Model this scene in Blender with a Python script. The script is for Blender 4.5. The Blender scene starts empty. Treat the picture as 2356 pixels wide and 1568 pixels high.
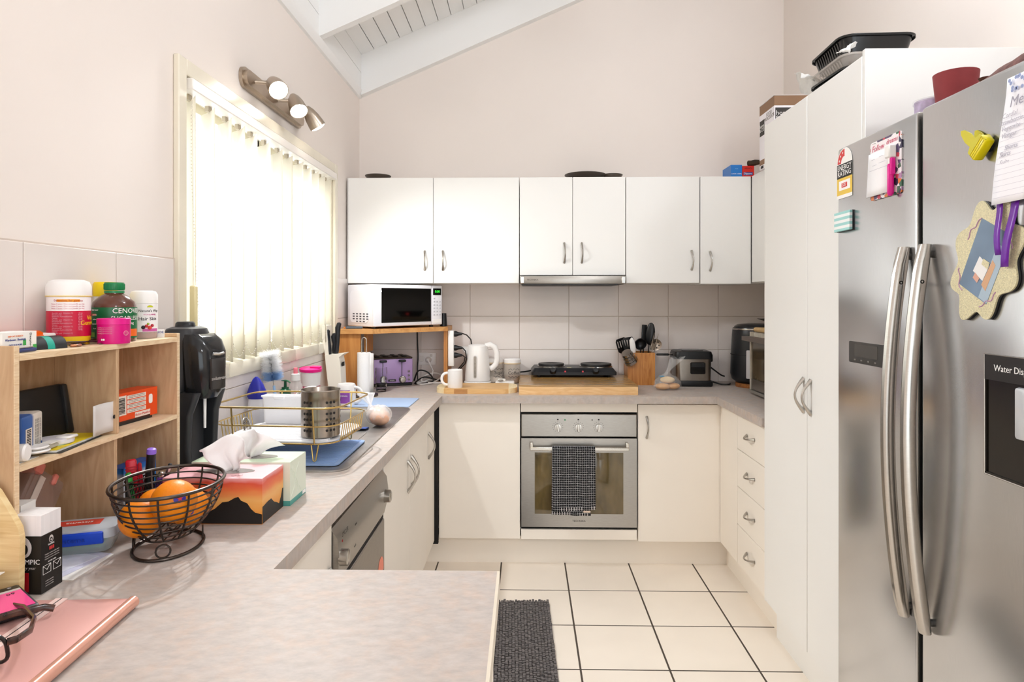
import bpy, bmesh, math, random
from mathutils import Vector, Matrix, Euler
PI = math.pi
S = bpy.context.scene
COL = S.collection
random.seed(7)

# ------------------------------------------------------------------ camera
cam_data = bpy.data.cameras.new('camera')
cam_data.sensor_width = 36.0
cam_data.lens = 1507 / 2356 * 36.0
cam_data.shift_y = -96 / 2356
cam_data.clip_start = 0.05
cam = bpy.data.objects.new('camera', cam_data)
cam.location = (0, 0, 1.385)
cam.rotation_euler = (PI / 2, 0, math.radians(1.2))
COL.objects.link(cam)
S.camera = cam

# ------------------------------------------------------------------ daylight outside
W = bpy.data.worlds.new('daylight')
W.use_nodes = True
W.node_tree.nodes['Background'].inputs[0].default_value = (0.87, 0.945, 1.0, 1)
W.node_tree.nodes['Background'].inputs[1].default_value = 2.7
S.world = W

# ------------------------------------------------------------------ picture
S.view_settings.view_transform = 'Standard'
S.view_settings.look = 'None'
S.view_settings.exposure = 0.35
S.view_settings.gamma = 1.0
S.view_settings.use_curve_mapping = False
try:
    S.cycles.max_bounces = 9
    S.cycles.diffuse_bounces = 7
    S.cycles.glossy_bounces = 3
    S.cycles.transmission_bounces = 5
    S.cycles.transparent_max_bounces = 8
    S.cycles.use_adaptive_sampling = True
    S.cycles.adaptive_threshold = 0.02
    S.cycles.sample_clamp_indirect = 6.0
    S.cycles.caustics_reflective = False
    S.cycles.caustics_refractive = False
    S.cycles.blur_glossy = 0.5
    S.cycles.use_light_tree = False
except Exception:
    pass

# ------------------------------------------------------------------ helpers
def lin(c):
    if isinstance(c, str):
        c = c.lstrip('#')
        c = tuple(int(c[i:i + 2], 16) / 255 for i in (0, 2, 4))
        return tuple(x / 12.92 if x <= 0.04045 else ((x + 0.055) / 1.055) ** 2.4 for x in c)
    return c

_M = {}
def mat(name, col='#cccccc', rough=0.5, metal=0.0, var=0.0, vscale=20.0, vstretch=(1, 1, 1), bump=0.0, bscale=60.0,
        trans=0.0, alpha=1.0, ior=1.45, emit=None, estr=0.0, coat=0.0, spec=0.5, transl=0.0, sub=0.0, tex='object'):
    """Principled material with a little procedural variation of colour and relief."""
    if name in _M:
        return _M[name]
    m = bpy.data.materials.new(name)
    m.use_nodes = True
    nt = m.node_tree
    b = nt.nodes['Principled BSDF']
    c = lin(col)
    b.inputs['Base Color'].default_value = (*c, 1)
    b.inputs['Roughness'].default_value = rough
    b.inputs['Metallic'].default_value = metal
    b.inputs['IOR'].default_value = ior
    b.inputs['Specular IOR Level'].default_value = spec
    if trans: b.inputs['Transmission Weight'].default_value = trans
    if alpha < 1: b.inputs['Alpha'].default_value = alpha
    if coat: b.inputs['Coat Weight'].default_value = coat
    if sub:
        b.inputs['Subsurface Weight'].default_value = sub
        b.inputs['Subsurface Radius'].default_value = (0.02, 0.01, 0.005)
    if emit:
        b.inputs['Emission Color'].default_value = (*lin(emit), 1)
        b.inputs['Emission Strength'].default_value = estr
    if var or bump:
        tc = nt.nodes.new('ShaderNodeTexCoord')
        mp = nt.nodes.new('ShaderNodeMapping')
        mp.inputs['Scale'].default_value = vstretch
        if tex == 'world':
            g = nt.nodes.new('ShaderNodeNewGeometry')
            nt.links.new(g.outputs['Position'], mp.inputs['Vector'])
        else:
            nt.links.new(tc.outputs['Object'], mp.inputs['Vector'])
        if var:
            n = nt.nodes.new('ShaderNodeTexNoise')
            n.inputs['Scale'].default_value = vscale
            n.inputs['Detail'].default_value = 2.5
            nt.links.new(mp.outputs['Vector'], n.inputs['Vector'])
            r = nt.nodes.new('ShaderNodeValToRGB')
            r.color_ramp.elements[0].position = 0.3
            r.color_ramp.elements[1].position = 0.7
            r.color_ramp.elements[0].color = (*[x * (1 - var) for x in c], 1)
            r.color_ramp.elements[1].color = (*[min(1, x * (1 + var * 0.6)) for x in c], 1)
            nt.links.new(n.outputs['Fac'], r.inputs['Fac'])
            nt.links.new(r.outputs['Color'], b.inputs['Base Color'])
        if bump:
            n2 = nt.nodes.new('ShaderNodeTexNoise')
            n2.inputs['Scale'].default_value = bscale
            n2.inputs['Detail'].default_value = 1.5
            nt.links.new(mp.outputs['Vector'], n2.inputs['Vector'])
            bp = nt.nodes.new('ShaderNodeBump')
            bp.inputs['Strength'].default_value = bump
            bp.inputs['Distance'].default_value = 0.002
            nt.links.new(n2.outputs['Fac'], bp.inputs['Height'])
            nt.links.new(bp.outputs['Normal'], b.inputs['Normal'])
    if transl:
        tr = nt.nodes.new('ShaderNodeBsdfTranslucent')
        tr.inputs['Color'].default_value = (*c, 1)
        mx = nt.nodes.new('ShaderNodeMixShader')
        mx.inputs['Fac'].default_value = transl
        out = nt.nodes['Material Output']
        nt.links.new(b.outputs[0], mx.inputs[1])
        nt.links.new(tr.outputs[0], mx.inputs[2])
        nt.links.new(mx.outputs[0], out.inputs['Surface'])
    _M[name] = m
    return m

def wood(name, a, b_, scale=12.0, stretch=(1, 1, 1), rough=0.5, dist=3.0, mid=0.5):
    """grain: stretched distorted noise between two wood tones"""
    if name in _M:
        return _M[name]
    m = bpy.data.materials.new(name); m.use_nodes = True
    nt = m.node_tree; b = nt.nodes['Principled BSDF']
    tc = nt.nodes.new('ShaderNodeTexCoord'); mp = nt.nodes.new('ShaderNodeMapping')
    mp.inputs['Scale'].default_value = stretch
    nt.links.new(tc.outputs['Object'], mp.inputs['Vector'])
    n = nt.nodes.new('ShaderNodeTexNoise'); n.inputs['Scale'].default_value = scale
    n.inputs['Detail'].default_value = 4; n.inputs['Distortion'].default_value = dist
    nt.links.new(mp.outputs['Vector'], n.inputs['Vector'])
    r = nt.nodes.new('ShaderNodeValToRGB')
    r.color_ramp.elements[0].position = mid - 0.2; r.color_ramp.elements[1].position = mid + 0.2
    r.color_ramp.elements[0].color = (*lin(a), 1); r.color_ramp.elements[1].color = (*lin(b_), 1)
    nt.links.new(n.outputs['Fac'], r.inputs['Fac'])
    nt.links.new(r.outputs['Color'], b.inputs['Base Color'])
    b.inputs['Roughness'].default_value = rough
    _M[name] = m
    return m

def ramp_mat(name, axis, stops, rough=0.5, scale=1.0, wob=0.0, interp='LINEAR', metal=0.0, coat=0.0):
    """printed bands along an object axis: stops = [(coordinate, colour)...] in metres"""
    if name in _M:
        return _M[name]
    m = bpy.data.materials.new(name); m.use_nodes = True
    nt = m.node_tree; b = nt.nodes['Principled BSDF']
    tc = nt.nodes.new('ShaderNodeTexCoord'); sp = nt.nodes.new('ShaderNodeSeparateXYZ')
    nt.links.new(tc.outputs['Object'], sp.inputs[0])
    lo, hi = stops[0][0], stops[-1][0]
    mr = nt.nodes.new('ShaderNodeMapRange')
    mr.inputs['From Min'].default_value = lo; mr.inputs['From Max'].default_value = hi
    src = sp.outputs[axis]
    if wob:
        n = nt.nodes.new('ShaderNodeTexNoise'); n.inputs['Scale'].default_value = 14
        nt.links.new(tc.outputs['Object'], n.inputs['Vector'])
        ma = nt.nodes.new('ShaderNodeMath'); ma.operation = 'MULTIPLY_ADD'
        nt.links.new(n.outputs['Fac'], ma.inputs[0]); ma.inputs[1].default_value = wob
        nt.links.new(src, ma.inputs[2]); src = ma.outputs[0]
    nt.links.new(src, mr.inputs['Value'])
    r = nt.nodes.new('ShaderNodeValToRGB'); r.color_ramp.interpolation = interp
    cr = r.color_ramp
    for i, (p, c) in enumerate(stops):
        t = (p - lo) / (hi - lo)
        e = cr.elements[i] if i < 2 else cr.elements.new(t)
        e.position = t
    for i, (p, c) in enumerate(stops):
        pass
    es = sorted(cr.elements, key=lambda e: e.position)
    for e, (p, c) in zip(es, stops):
        e.color = (*lin(c), 1)
    nt.links.new(mr.outputs[0], r.inputs['Fac'])
    nt.links.new(r.outputs['Color'], b.inputs['Base Color'])
    b.inputs['Roughness'].default_value = rough
    b.inputs['Metallic'].default_value = metal
    if coat: b.inputs['Coat Weight'].default_value = coat
    _M[name] = m
    return m

class MB:
    """collects simple shapes; build() links them as ONE mesh object"""
    def __init__(s, T=None):
        s.v = []; s.f = []; s.mi = []; s.cur = 0; s.T = T
    def add(s, vs, fs):
        o = len(s.v)
        for p in vs:
            p = Vector(p)
            s.v.append(tuple(s.T @ p) if s.T is not None else tuple(p))
        for f in fs:
            s.f.append(tuple(o + i for i in f)); s.mi.append(s.cur)
        return s
    def slot(s, i):
        s.cur = i; return s
    def box(s, x0, x1, y0, y1, z0, z1):
        v = [(x, y, z) for z in (z0, z1) for y in (y0, y1) for x in (x0, x1)]
        return s.add(v, [(0, 2, 3, 1), (4, 5, 7, 6), (0, 1, 5, 4), (2, 6, 7, 3), (0, 4, 6, 2), (1, 3, 7, 5)])
    def rbox(s, x0, x1, y0, y1, z0, z1, r=0.005, seg=2):
        r = min(r, (x1 - x0) * .49, (y1 - y0) * .49, (z1 - z0) * .49)
        bm = bmesh.new()
        bmesh.ops.create_cube(bm, size=1)
        for v in bm.verts:
            v.co = Vector(((x0 + x1) / 2 + v.co.x * (x1 - x0), (y0 + y1) / 2 + v.co.y * (y1 - y0), (z0 + z1) / 2 + v.co.z * (z1 - z0)))
        bmesh.ops.bevel(bm, geom=list(bm.edges) + list(bm.verts), offset=r, segments=seg, affect='EDGES', profile=0.5)
        bm.verts.index_update()
        vs = [v.co.copy() for v in bm.verts]; fs = [[v.index for v in f.verts] for f in bm.faces]
        bm.free()
        return s.add(vs, fs)
    def lathe(s, prof, n=28, c=(0, 0, 0), sx=1.0, sy=1.0, a0=0.0, a1=2 * PI):
        full = abs(a1 - a0 - 2 * PI) < 1e-6
        k = n if full else n + 1
        vs = []; fs = []
        for (r, z) in prof:
            for i in range(k):
                a = a0 + (a1 - a0) * i / n
                vs.append((c[0] + r * math.cos(a) * sx, c[1] + r * math.sin(a) * sy, c[2] + z))
        for j in range(len(prof) - 1):
            for i in range(n):
                i2 = (i + 1) % k
                fs.append((j * k + i, j * k + i2, (j + 1) * k + i2, (j + 1) * k + i))
        if full:
            if prof[0][0] > 1e-5: fs.append(tuple(reversed(range(k))))
            if prof[-1][0] > 1e-5: fs.append(tuple((len(prof) - 1) * k + i for i in range(k)))
        return s.add(vs, fs)
    def cyl(s, c, r, h, n=24):
        return s.lathe([(r, 0), (r, h)], n, c)
    def rod(s, a, b, r, n=10, r2=None):
        a = Vector(a); b = Vector(b)
        return s.tube([a, b], r, n, r2=r2)
    def tube(s, pts, r, n=8, closed=False, r2=None, flat=None, radii=None):
        P = [Vector(p) for p in pts]
        if closed and (P[0] - P[-1]).length < 1e-7: P = P[:-1]
        N = len(P); vs = []; fs = []
        up = None
        for i in range(N):
            if closed: t = P[(i + 1) % N] - P[i - 1]
            else: t = P[min(i + 1, N - 1)] - P[max(i - 1, 0)]
            t.normalize()
            if up is None:
                up = Vector((0, 0, 1)) if abs(t.z) < 0.9 else Vector((1, 0, 0))
            up = (up - t * up.dot(t))
            if up.length < 1e-6: up = Vector((1, 0, 0)) if abs(t.x) < .9 else Vector((0, 1, 0)); up = up - t * up.dot(t)
            up.normalize()
            sd = t.cross(up)
            rr = radii[i] if radii else (r if r2 is None else r + (r2 - r) * i / max(1, N - 1))
            for j in range(n):
                a = 2 * PI * j / n
                fy = flat if flat else 1.0
                vs.append(P[i] + sd * (rr * math.cos(a)) + up * (rr * fy * math.sin(a)))
        m = N if closed else N - 1
        for i in range(m):
            for j in range(n):
                a = i * n + j; b = i * n + (j + 1) % n
                i2 = (i + 1) % N
                fs.append((a, b, i2 * n + (j + 1) % n, i2 * n + j))
        if not closed:
            fs.append(tuple(reversed(range(n)))); fs.append(tuple((N - 1) * n + j for j in range(n)))
        return s.add(vs, fs)
    def prism(s, poly, z0, z1):
        n = len(poly)
        vs = [(x, y, z0) for x, y in poly] + [(x, y, z1) for x, y in poly]
        fs = [tuple(reversed(range(n))), tuple(range(n, 2 * n))]
        for i in range(n):
            j = (i + 1) % n
            fs.append((i, j, n + j, n + i))
        return s.add(vs, fs)
    def loft(s, rings, cap=True):
        k = len(rings[0]); vs = [p for r in rings for p in r]; fs = []
        for j in range(len(rings) - 1):
            for i in range(k):
                i2 = (i + 1) % k
                fs.append((j * k + i, j * k + i2, (j + 1) * k + i2, (j + 1) * k + i))
        if cap:
            fs.append(tuple(reversed(range(k)))); fs.append(tuple((len(rings) - 1) * k + i for i in range(k)))
        return s.add(vs, fs)
    def grid(s, fn, nu, nv, thick=0.0):
        vs = [fn(i / nu, j / nv) for j in range(nv + 1) for i in range(nu + 1)]
        fs = []
        w = nu + 1
        for j in range(nv):
            for i in range(nu):
                fs.append((j * w + i, j * w + i + 1, (j + 1) * w + i + 1, (j + 1) * w + i))
        return s.add(vs, fs)
    def sphere(s, c, r, n=20, m=12, sx=1, sy=1, sz=1):
        prof = [(r * math.sin(PI * j / m), -r * math.cos(PI * j / m) * sz) for j in range(m + 1)]
        return s.lathe(prof, n, c, sx, sy)
    def build(s, name, mats, parent=None, smooth=38, recalc=True, solid=0.0):
        me = bpy.data.meshes.new(name)
        me.from_pydata(s.v, [], s.f)
        if not isinstance(mats, (list, tuple)): mats = [mats]
        for m in mats: me.materials.append(m)
        for p, i in zip(me.polygons, s.mi):
            p.material_index = i
        bm = bmesh.new(); bm.from_mesh(me)
        bmesh.ops.remove_doubles(bm, verts=bm.verts, dist=1e-6)
        if recalc: bmesh.ops.recalc_face_normals(bm, faces=bm.faces)
        bm.to_mesh(me); bm.free()
        if smooth:
            for p in me.polygons: p.use_smooth = True
            me.set_sharp_from_angle(angle=math.radians(smooth))
        o = bpy.data.objects.new(name, me)
        COL.objects.link(o)
        if parent: o.parent = parent
        if solid:
            md = o.modifiers.new('thickness', 'SOLIDIFY'); md.thickness = solid; md.offset = 0
        return o

def tag(o, label, cat, group=None):
    o['label'] = label; o['category'] = cat
    if group: o['group'] = group
    return o
def struct(o, label=None):
    o['kind'] = 'structure'
    if label: o['label'] = label
    return o
def thing(name, label, cat, loc=(0, 0, 0), rz=0.0, group=None, rot=None):
    o = bpy.data.objects.new(name, None)
    o.empty_display_size = 0.02
    COL.objects.link(o)
    o.location = loc
    o.rotation_euler = rot if rot else (0, 0, rz)
    return tag(o, label, cat, group)
def copy_tree(o, parent=None):
    c = o.copy(); COL.objects.link(c); c.parent = parent
    for ch in list(o.children):
        copy_tree(ch, c)
    return c
def rectpoly(w, h, r, n=5, cx=0, cy=0):
    pts = []
    for (sx, sy, a) in ((1, 1, 0), (-1, 1, PI / 2), (-1, -1, PI), (1, -1, 1.5 * PI)):
        for i in range(n + 1):
            t = a + PI / 2 * i / n
            pts.append((cx + sx * (w / 2 - r) + r * math.cos(t), cy + sy * (h / 2 - r) + r * math.sin(t)))
    return pts
def T(loc=(0, 0, 0), rot=(0, 0, 0)):
    return Matrix.Translation(loc) @ Euler(rot).to_matrix().to_4x4()
def text(parent, s, size, m, loc, rot, align='CENTER', bend=None, ext=0.0003, name='lettering', sx=1.0, spacing=1.0, shear=0.0, lines=1.0):
    """printed words as flat raised letters; bend = radius of the upright cylinder they are printed on"""
    cu = bpy.data.curves.new('lettering', 'FONT')
    cu.body = s; cu.size = size; cu.align_x = align; cu.align_y = 'CENTER'
    cu.space_character = spacing; cu.shear = shear; cu.space_line = lines
    cu.resolution_u = 2; cu.extrude = ext / 2
    tmp = bpy.data.objects.new('lettering', cu); COL.objects.link(tmp)
    dg = bpy.context.evaluated_depsgraph_get()
    me = bpy.data.meshes.new_from_object(tmp.evaluated_get(dg))
    bpy.data.objects.remove(tmp); bpy.data.curves.remove(cu)
    me.materials.clear(); me.materials.append(m)
    R = T(loc, rot) if rot is not None else None
    if bend:
        # letters stand on the outside of a cylinder round z: loc gives (angle, unused, z)
        a0, _, z0 = loc
        for v in me.vertices:
            a = a0 + v.co.x * sx / bend
            r = bend + v.co.z + 0.0003
            v.co = (r * math.cos(a), r * math.sin(a), z0 + v.co.y)
    else:
        for v in me.vertices:
            v.co.x *= sx
            v.co = R @ v.co
    o = bpy.data.objects.new(name, me); COL.objects.link(o); o.parent = parent
    return o
FRONT = (PI / 2, 0, 0)            # lettering that faces -Y
RIGHT = (PI / 2, 0, PI / 2)       # lettering that faces +X
LEFT = (PI / 2, 0, -PI / 2)       # lettering that faces -X
def arc(p0, p1, bulge, n=10):
    """points of a bow from p0 to p1 standing off along the vector bulge"""
    p0 = Vector(p0); p1 = Vector(p1); b = Vector(bulge)
    return [p0.lerp(p1, i / n) + b * math.sin(PI * i / n) for i in range(n + 1)]
def wmb(t, extra=None):
    """mesh builder in room coordinates for the parts of thing t"""
    M = Matrix.Translation(-t.location)
    return MB(M @ extra if extra is not None else M)
# ------------------------------------------------------------------ shared materials
WALL = mat('wall_paint', '#e8dfd8', 0.62, var=0.03, vscale=1.3, tex='world')
CEILM = mat('ceiling_paint', '#efefee', 0.55)
TILEW = mat('wall_tile_glaze', '#e2d9d3', 0.28, var=0.045, vscale=5, bump=0.05, bscale=14, tex='world')
GROUTW = mat('wall_grout', '#d2c4b8', 0.85, var=0.08, vscale=15, tex='world')
FTILE = mat('floor_tile_glaze', '#efe4d6', 0.32, var=0.035, vscale=4, tex='world')
FGROUT = mat('floor_grout', '#4c4239', 0.9, var=0.15, vscale=25, tex='world')
CABW = mat('cabinet_laminate', '#f0efec', 0.42, var=0.012, vscale=2, tex='world')
CABC = mat('base_cabinet_laminate', '#f3ebe0', 0.42, var=0.025, vscale=2.5, tex='world')
CREAM = mat('cream_gloss_trim', '#e6dfcd', 0.22, var=0.05, vscale=7, tex='world')
STEEL = mat('brushed_steel', '#a8a39c', 0.33, 0.95, var=0.10, vscale=40, vstretch=(1, 30, 30))
STEELV = mat('fridge_steel', '#cdced0', 0.22, 0.97, var=0.09, vscale=60, vstretch=(40, 40, 0.6))
CHROME = mat('satin_chrome', '#b9b5af', 0.22, 1.0)
DARKGAP = mat('shadow_gap_black', '#171412', 0.8)
BLACKP = mat('black_plastic', '#17181a', 0.38)
BLACKG = mat('black_gloss', '#0c0c0d', 0.08)
WHITEP = mat('white_plastic', '#f2f0ee', 0.32)
WHITEM = mat('white_matt', '#f0eeea', 0.7)
INK = mat('print_black', '#1c1a1a', 0.6)
INKW = mat('print_white', '#f7f5f2', 0.6)
GLASS = mat('clear_glass', '#ffffff', 0.02, trans=1.0, ior=1.2)
CLEARP = mat('clear_plastic', '#f4f4f4', 0.12, alpha=0.28, spec=0.8)
FILM = mat('cling_film', '#ffffff', 0.12, alpha=0.16, spec=1.0)

def worktop_material():
    m = bpy.data.materials.new('speckled_laminate'); m.use_nodes = True
    nt = m.node_tree; b = nt.nodes['Principled BSDF']
    g = nt.nodes.new('ShaderNodeNewGeometry')
    mp = nt.nodes.new('ShaderNodeMapping'); mp.inputs['Rotation'].default_value = (0, 0, -0.75)
    mp.inputs['Scale'].default_value = (1, 1.9, 1)
    nt.links.new(g.outputs['Position'], mp.inputs['Vector'])
    def noise(sc, det, src):
        n = nt.nodes.new('ShaderNodeTexNoise'); n.inputs['Scale'].default_value = sc; n.inputs['Detail'].default_value = det
        n.inputs['Roughness'].default_value = 0.65
        nt.links.new(src, n.inputs['Vector']); return n.outputs['Fac']
    def ramp(f, stops):
        r = nt.nodes.new('ShaderNodeValToRGB'); cr = r.color_ramp
        for i, (p, c) in enumerate(stops):
            e = cr.elements[i] if i < 2 else cr.elements.new(p)
            e.position = p; e.color = (*lin(c), 1)
        nt.links.new(f, r.inputs['Fac']); return r.outputs['Color']
    a = ramp(noise(38, 4, mp.outputs['Vector']), [(0.30, '#a59a92'), (0.46, '#b3a8a0'), (0.56, '#bcb0a7'), (0.70, '#c4bab4')])
    c2 = ramp(noise(26, 3, g.outputs['Position']), [(0.36, '#b8b2ae'), (0.50, '#bab0a9'), (0.66, '#c5ae9e')])
    mx = nt.nodes.new('ShaderNodeMix'); mx.data_type = 'RGBA'; mx.inputs[0].default_value = 0.42
    nt.links.new(a, mx.inputs[6]); nt.links.new(c2, mx.inputs[7])
    nt.links.new(mx.outputs[2], b.inputs['Base Color'])
    b.inputs['Roughness'].default_value = 0.5
    b.inputs['Specular IOR Level'].default_value = 0.3
    return m
WTOP = worktop_material()

# ------------------------------------------------------------------ room shell
LX, RX, BY = -1.013, 1.55, 3.97          # left wall, right wall, back wall
SL = 0.4317                              # rise of the raked ceiling
def cz(x): return 2.603 + SL * (x - LX)  # underside line of the back wall beam

# left wall with window opening
WY0, WY1, WZ0, WZ1 = 1.905, 3.405, 1.165, 2.045
b = MB()
b.box(LX - 0.12, LX, -3.6, WY0, 0, 2.9); b.box(LX - 0.12, LX, WY1, BY + 0.1, 0, 2.9)
b.box(LX - 0.12, LX, WY0, WY1, 0, WZ0); b.box(LX - 0.12, LX, WY0, WY1, WZ1, 2.9)
wall_left = struct(b.build('wall_left', WALL, smooth=0))
b = MB(T((0, BY + 0.1, 0), (PI / 2, 0, 0)))
b.prism([(LX, 0), (RX + 0.1, 0), (RX + 0.1, cz(RX) + 0.5), (LX, cz(LX) + 0.3)], 0, 0.1)
wall_back = struct(b.build('wall_back', WALL, smooth=0))
b = MB(); b.box(RX, RX + 0.1, 0.45, BY, 0, 4.3)
wall_right = struct(b.build('wall_right', WALL, smooth=0))
# rest of the open plan room behind the camera: side walls and a rear wall with a wide bare opening made to let daylight in
b = MB(); b.box(RX + 0.1, 3.4, 0.45, 0.55, 0, 5.0)
struct(b.build('wall_alcove', WALL, smooth=0))
b = MB(); b.box(3.3, 3.4, -3.6, 0.45, 0, 5.0)
struct(b.build('wall_side', WALL, smooth=0))
b = MB(); b.box(LX, -0.4, -3.7, -3.6, 0, 5); b.box(2.8, 3.4, -3.7, -3.6, 0, 5); b.box(-0.4, 2.8, -3.7, -3.6, 2.3, 5)
struct(b.build('wall_rear', WALL, smooth=0))

# floor: grout bed with one object per tile
b = MB(); b.box(LX - 0.1, 3.4, -3.7, BY, -0.06, -0.0008)
floor = struct(b.build('floor', FGROUT, smooth=0))
PT = 0.3335
tb = MB(); tb.rbox(-PT / 2 + 0.003, PT / 2 - 0.003, -PT / 2 + 0.003, PT / 2 - 0.003, -0.01, 0, 0.0015, 1)
t0 = tb.build('floor_tile', FTILE, floor, smooth=0)
first = True
for ix in range(-3, 9):
    for iy in range(0, 10):
        x = 0.2055 + PT * ix + PT / 2; y = 3.125 - PT * iy + PT / 2
        if y > BY - 0.1 or x > 3.2 or (x > RX and y > 0.4): continue
        o = t0 if first else t0.copy()
        if not first: COL.objects.link(o)
        first = False
        o.parent = floor; o.location = (x, y, 0)
b = MB()                                  # tiles far behind the camera
for ix in range(-3, 10):
    for iy in range(10, 21):
        x = 0.2055 + PT * ix; y = 3.125 - PT * iy
        if x + PT > 3.3: continue
        b.box(x + 0.003, x + PT - 0.003, y + 0.003, y + PT - 0.003, -0.01, 0)
o = b.build('rear_floor_tiles', FTILE, floor, smooth=0); o['kind'] = 'stuff'

# raked ceiling of grooved boards, fascia and rafters
X0 = -0.99
b = MB(T((0, 0, 0), (PI / 2, 0, 0)))
b.prism([(X0 - 0.02, 2.885), (3.4, 2.885 + SL * (3.42 + X0 * -1 - 0.02)), (3.4, 3.0 + SL * (4.4)), (X0 - 0.02, 3.0)], -BY - 0.1, 3.7)
ceiling = struct(b.build('ceiling', CEILM, smooth=0))
PB = 0.0775
ang = math.atan(SL)
wb = PB / math.cos(ang)
pb = MB(); pb.rbox(0.0016, wb - 0.0016, -3.6, BY - 0.04, 0, 0.02, 0.0025, 1)
p0 = pb.build('ceiling_board', CEILM, ceiling, smooth=0)
for k in range(57):
    o = p0 if k == 0 else p0.copy()
    if k: COL.objects.link(o); o.parent = ceiling
    o.location = (X0 + PB * k, 0, 2.856 + SL * PB * k)
    o.rotation_euler = (0, -ang, 0)
def rafter(name, y0, y1, zlo, zhi, x0=X0, x1=3.3, m=CEILM):
    b = MB(T((0, y1, 0), (PI / 2, 0, 0)))
    b.prism([(x0, cz(x0) + zlo), (x1, cz(x1) + zlo), (x1, cz(x1) + zhi), (x0, cz(x0) + zhi)], 0, y1 - y0)
    return struct(b.build(name, m, smooth=0))
rafter('trim_1', BY - 0.045, BY, 0.035, 0.25, x1=RX)          # beam against the back wall
rafter('trim_2', BY - 0.052, BY, 0.0, 0.036, x1=RX)           # cover strip below it
for k, y in enumerate((3.115, 2.2, 1.3, 0.4, -0.6, -1.6, -2.6)):
    rafter('trim_%d' % (k + 3), y, y + 0.045, 0.03, 0.252)
# fascia above the left wall: two boards and a small cove
for k, (z0, z1, dx) in enumerate(((2.64, 2.745, 0.0), (2.748, 2.862, 0.0))):
    b = MB(); b.box(LX, X0 + dx, -3.6, BY, z0, z1)
    struct(b.build('trim_%d' % (k + 20), CEILM, smooth=0))
b = MB(T((0, BY, 0), (PI / 2, 0, 0)))
b.prism([(LX, 2.603), (LX + 0.012, 2.607), (X0 + 0.004, 2.632), (X0 + 0.006, 2.642), (LX, 2.642)], 0, 7.5)
struct(b.build('trim_22', CEILM))

# wall tiles, one object each
GX = 0.2985
def tile_mesh(w, h):
    key = (round(w, 4), round(h, 4))
    if key in _TM: return _TM[key].copy(), False
    bb = MB(); bb.rbox(0.0012, w - 0.0012, -0.008, 0, 0.0012, h - 0.0012, 0.0012, 1)
    o = bb.build('wall_tile', TILEW, None, smooth=0); _TM[key] = o
    return o, True
_TM = {}
def put_tile(parent, w, h, loc, rz):
    o, new = tile_mesh(w, h)
    if not new: COL.objects.link(o)
    o.parent = parent; o.location = loc; o.rotation_euler = (0, 0, rz)
b = MB(); b.box(LX + 0.001, RX - 0.001, BY - 0.006, BY, 0.86, 1.50)
o = b.build('grout_bed', GROUTW, wall_back, smooth=0)
rows = ((0.89, 0.192), (1.082, 0.2), (1.282, 0.2))
for k in range(-4, 6):
    x0 = -0.038 + GX * k; x1 = x0 + GX
    x0 = max(x0, LX + 0.010); x1 = min(x1, RX - 0.010)
    if x1 - x0 < 0.02: continue
    for z, h in rows: put_tile(wall_back, x1 - x0, h, (x0, BY - 0.003, z), 0)
b = MB(); b.box(LX, LX + 0.006, 0.3, WY0 - 0.04, 0.86, 1.503); b.box(LX, LX + 0.006, WY1 + 0.04, BY - 0.01, 0.86, 1.49)
b.box(LX, LX + 0.006, WY0 - 0.04, WY1 + 0.04, 0.86, 1.13)
b.build('grout_bed', GROUTW, wall_left, smooth=0)
GY = 0.297
for k in range(-4, 9):
    y0 = 1.287 + GY * k; y1 = y0 + GY
    y1 = min(y1, BY - 0.012); y0 = max(y0, 0.3)
    if y1 - y0 < 0.02: continue
    for z, h in ((0.89, 0.192), (1.082, 0.2), (1.282, 0.218)):
        a, c, hh = y0, y1, h
        if z > 1.0 and c > WY0 - 0.05 and a < WY1 + 0.05:
            segs = []
            if a < WY0 - 0.06: segs.append((a, WY0 - 0.06, hh))
            if c > WY1 + 0.048: segs.append((max(a, WY1 + 0.048), c, hh))
            if z < 1.2: segs.append((max(a, WY0 - 0.06), min(c, WY1 + 0.048), 0.04))
        else: segs = [(a, c, hh)]
        for (p, q, h2) in segs:
            if q - p > 0.012: put_tile(wall_left, q - p, h2, (LX + 0.003, p, z), PI / 2)

# ------------------------------------------------------------------ window: frame, glass, sill
FX = LX + 0.018
win = thing('window_1', 'window', 'window'); del win['category']; win['kind'] = 'structure'; win['label'] = 'cream framed window behind vertical blind above the sink'
b = MB()
b.rbox(LX, FX, WY0 - 0.045, WY0, WZ0 - 0.03, WZ1 + 0.047, 0.003, 1)
b.rbox(LX, FX, WY1, WY1 + 0.045, WZ0 - 0.03, WZ1 + 0.047, 0.003, 1)
b.rbox(LX, FX, WY0, WY1, WZ1, WZ1 + 0.047, 0.003, 1)
b.build('architrave', CREAM, win)
b = MB()
b.box(LX - 0.12, LX, WY0, WY0 + 0.008, WZ0, WZ1); b.box(LX - 0.12, LX, WY1 - 0.008, WY1, WZ0, WZ1); b.box(LX - 0.12, LX, WY0, WY1, WZ1 - 0.008, WZ1)
b.build('reveal', CREAM, win)
b = MB()
for k in range(5):                          # tiled sill
    y0 = WY0 - 0.045 + k * 0.318; y1 = min(y0 + 0.316, WY1 + 0.045)
    b.rbox(LX - 0.10, LX + 0.022, y0, y1, WZ0 - 0.045, WZ0 + 0.006, 0.008, 2)
b.build('sill', CREAM, win)
ALU = mat('window_aluminium', '#d9d2bd', 0.4, 0.3)
b = MB()
xs = LX - 0.105
for y in (WY0 + 0.008, (WY0 + WY1) / 2, WY1 - 0.038): b.box(xs - 0.02, xs + 0.015, y, y + 0.03, WZ0, WZ1)
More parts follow.
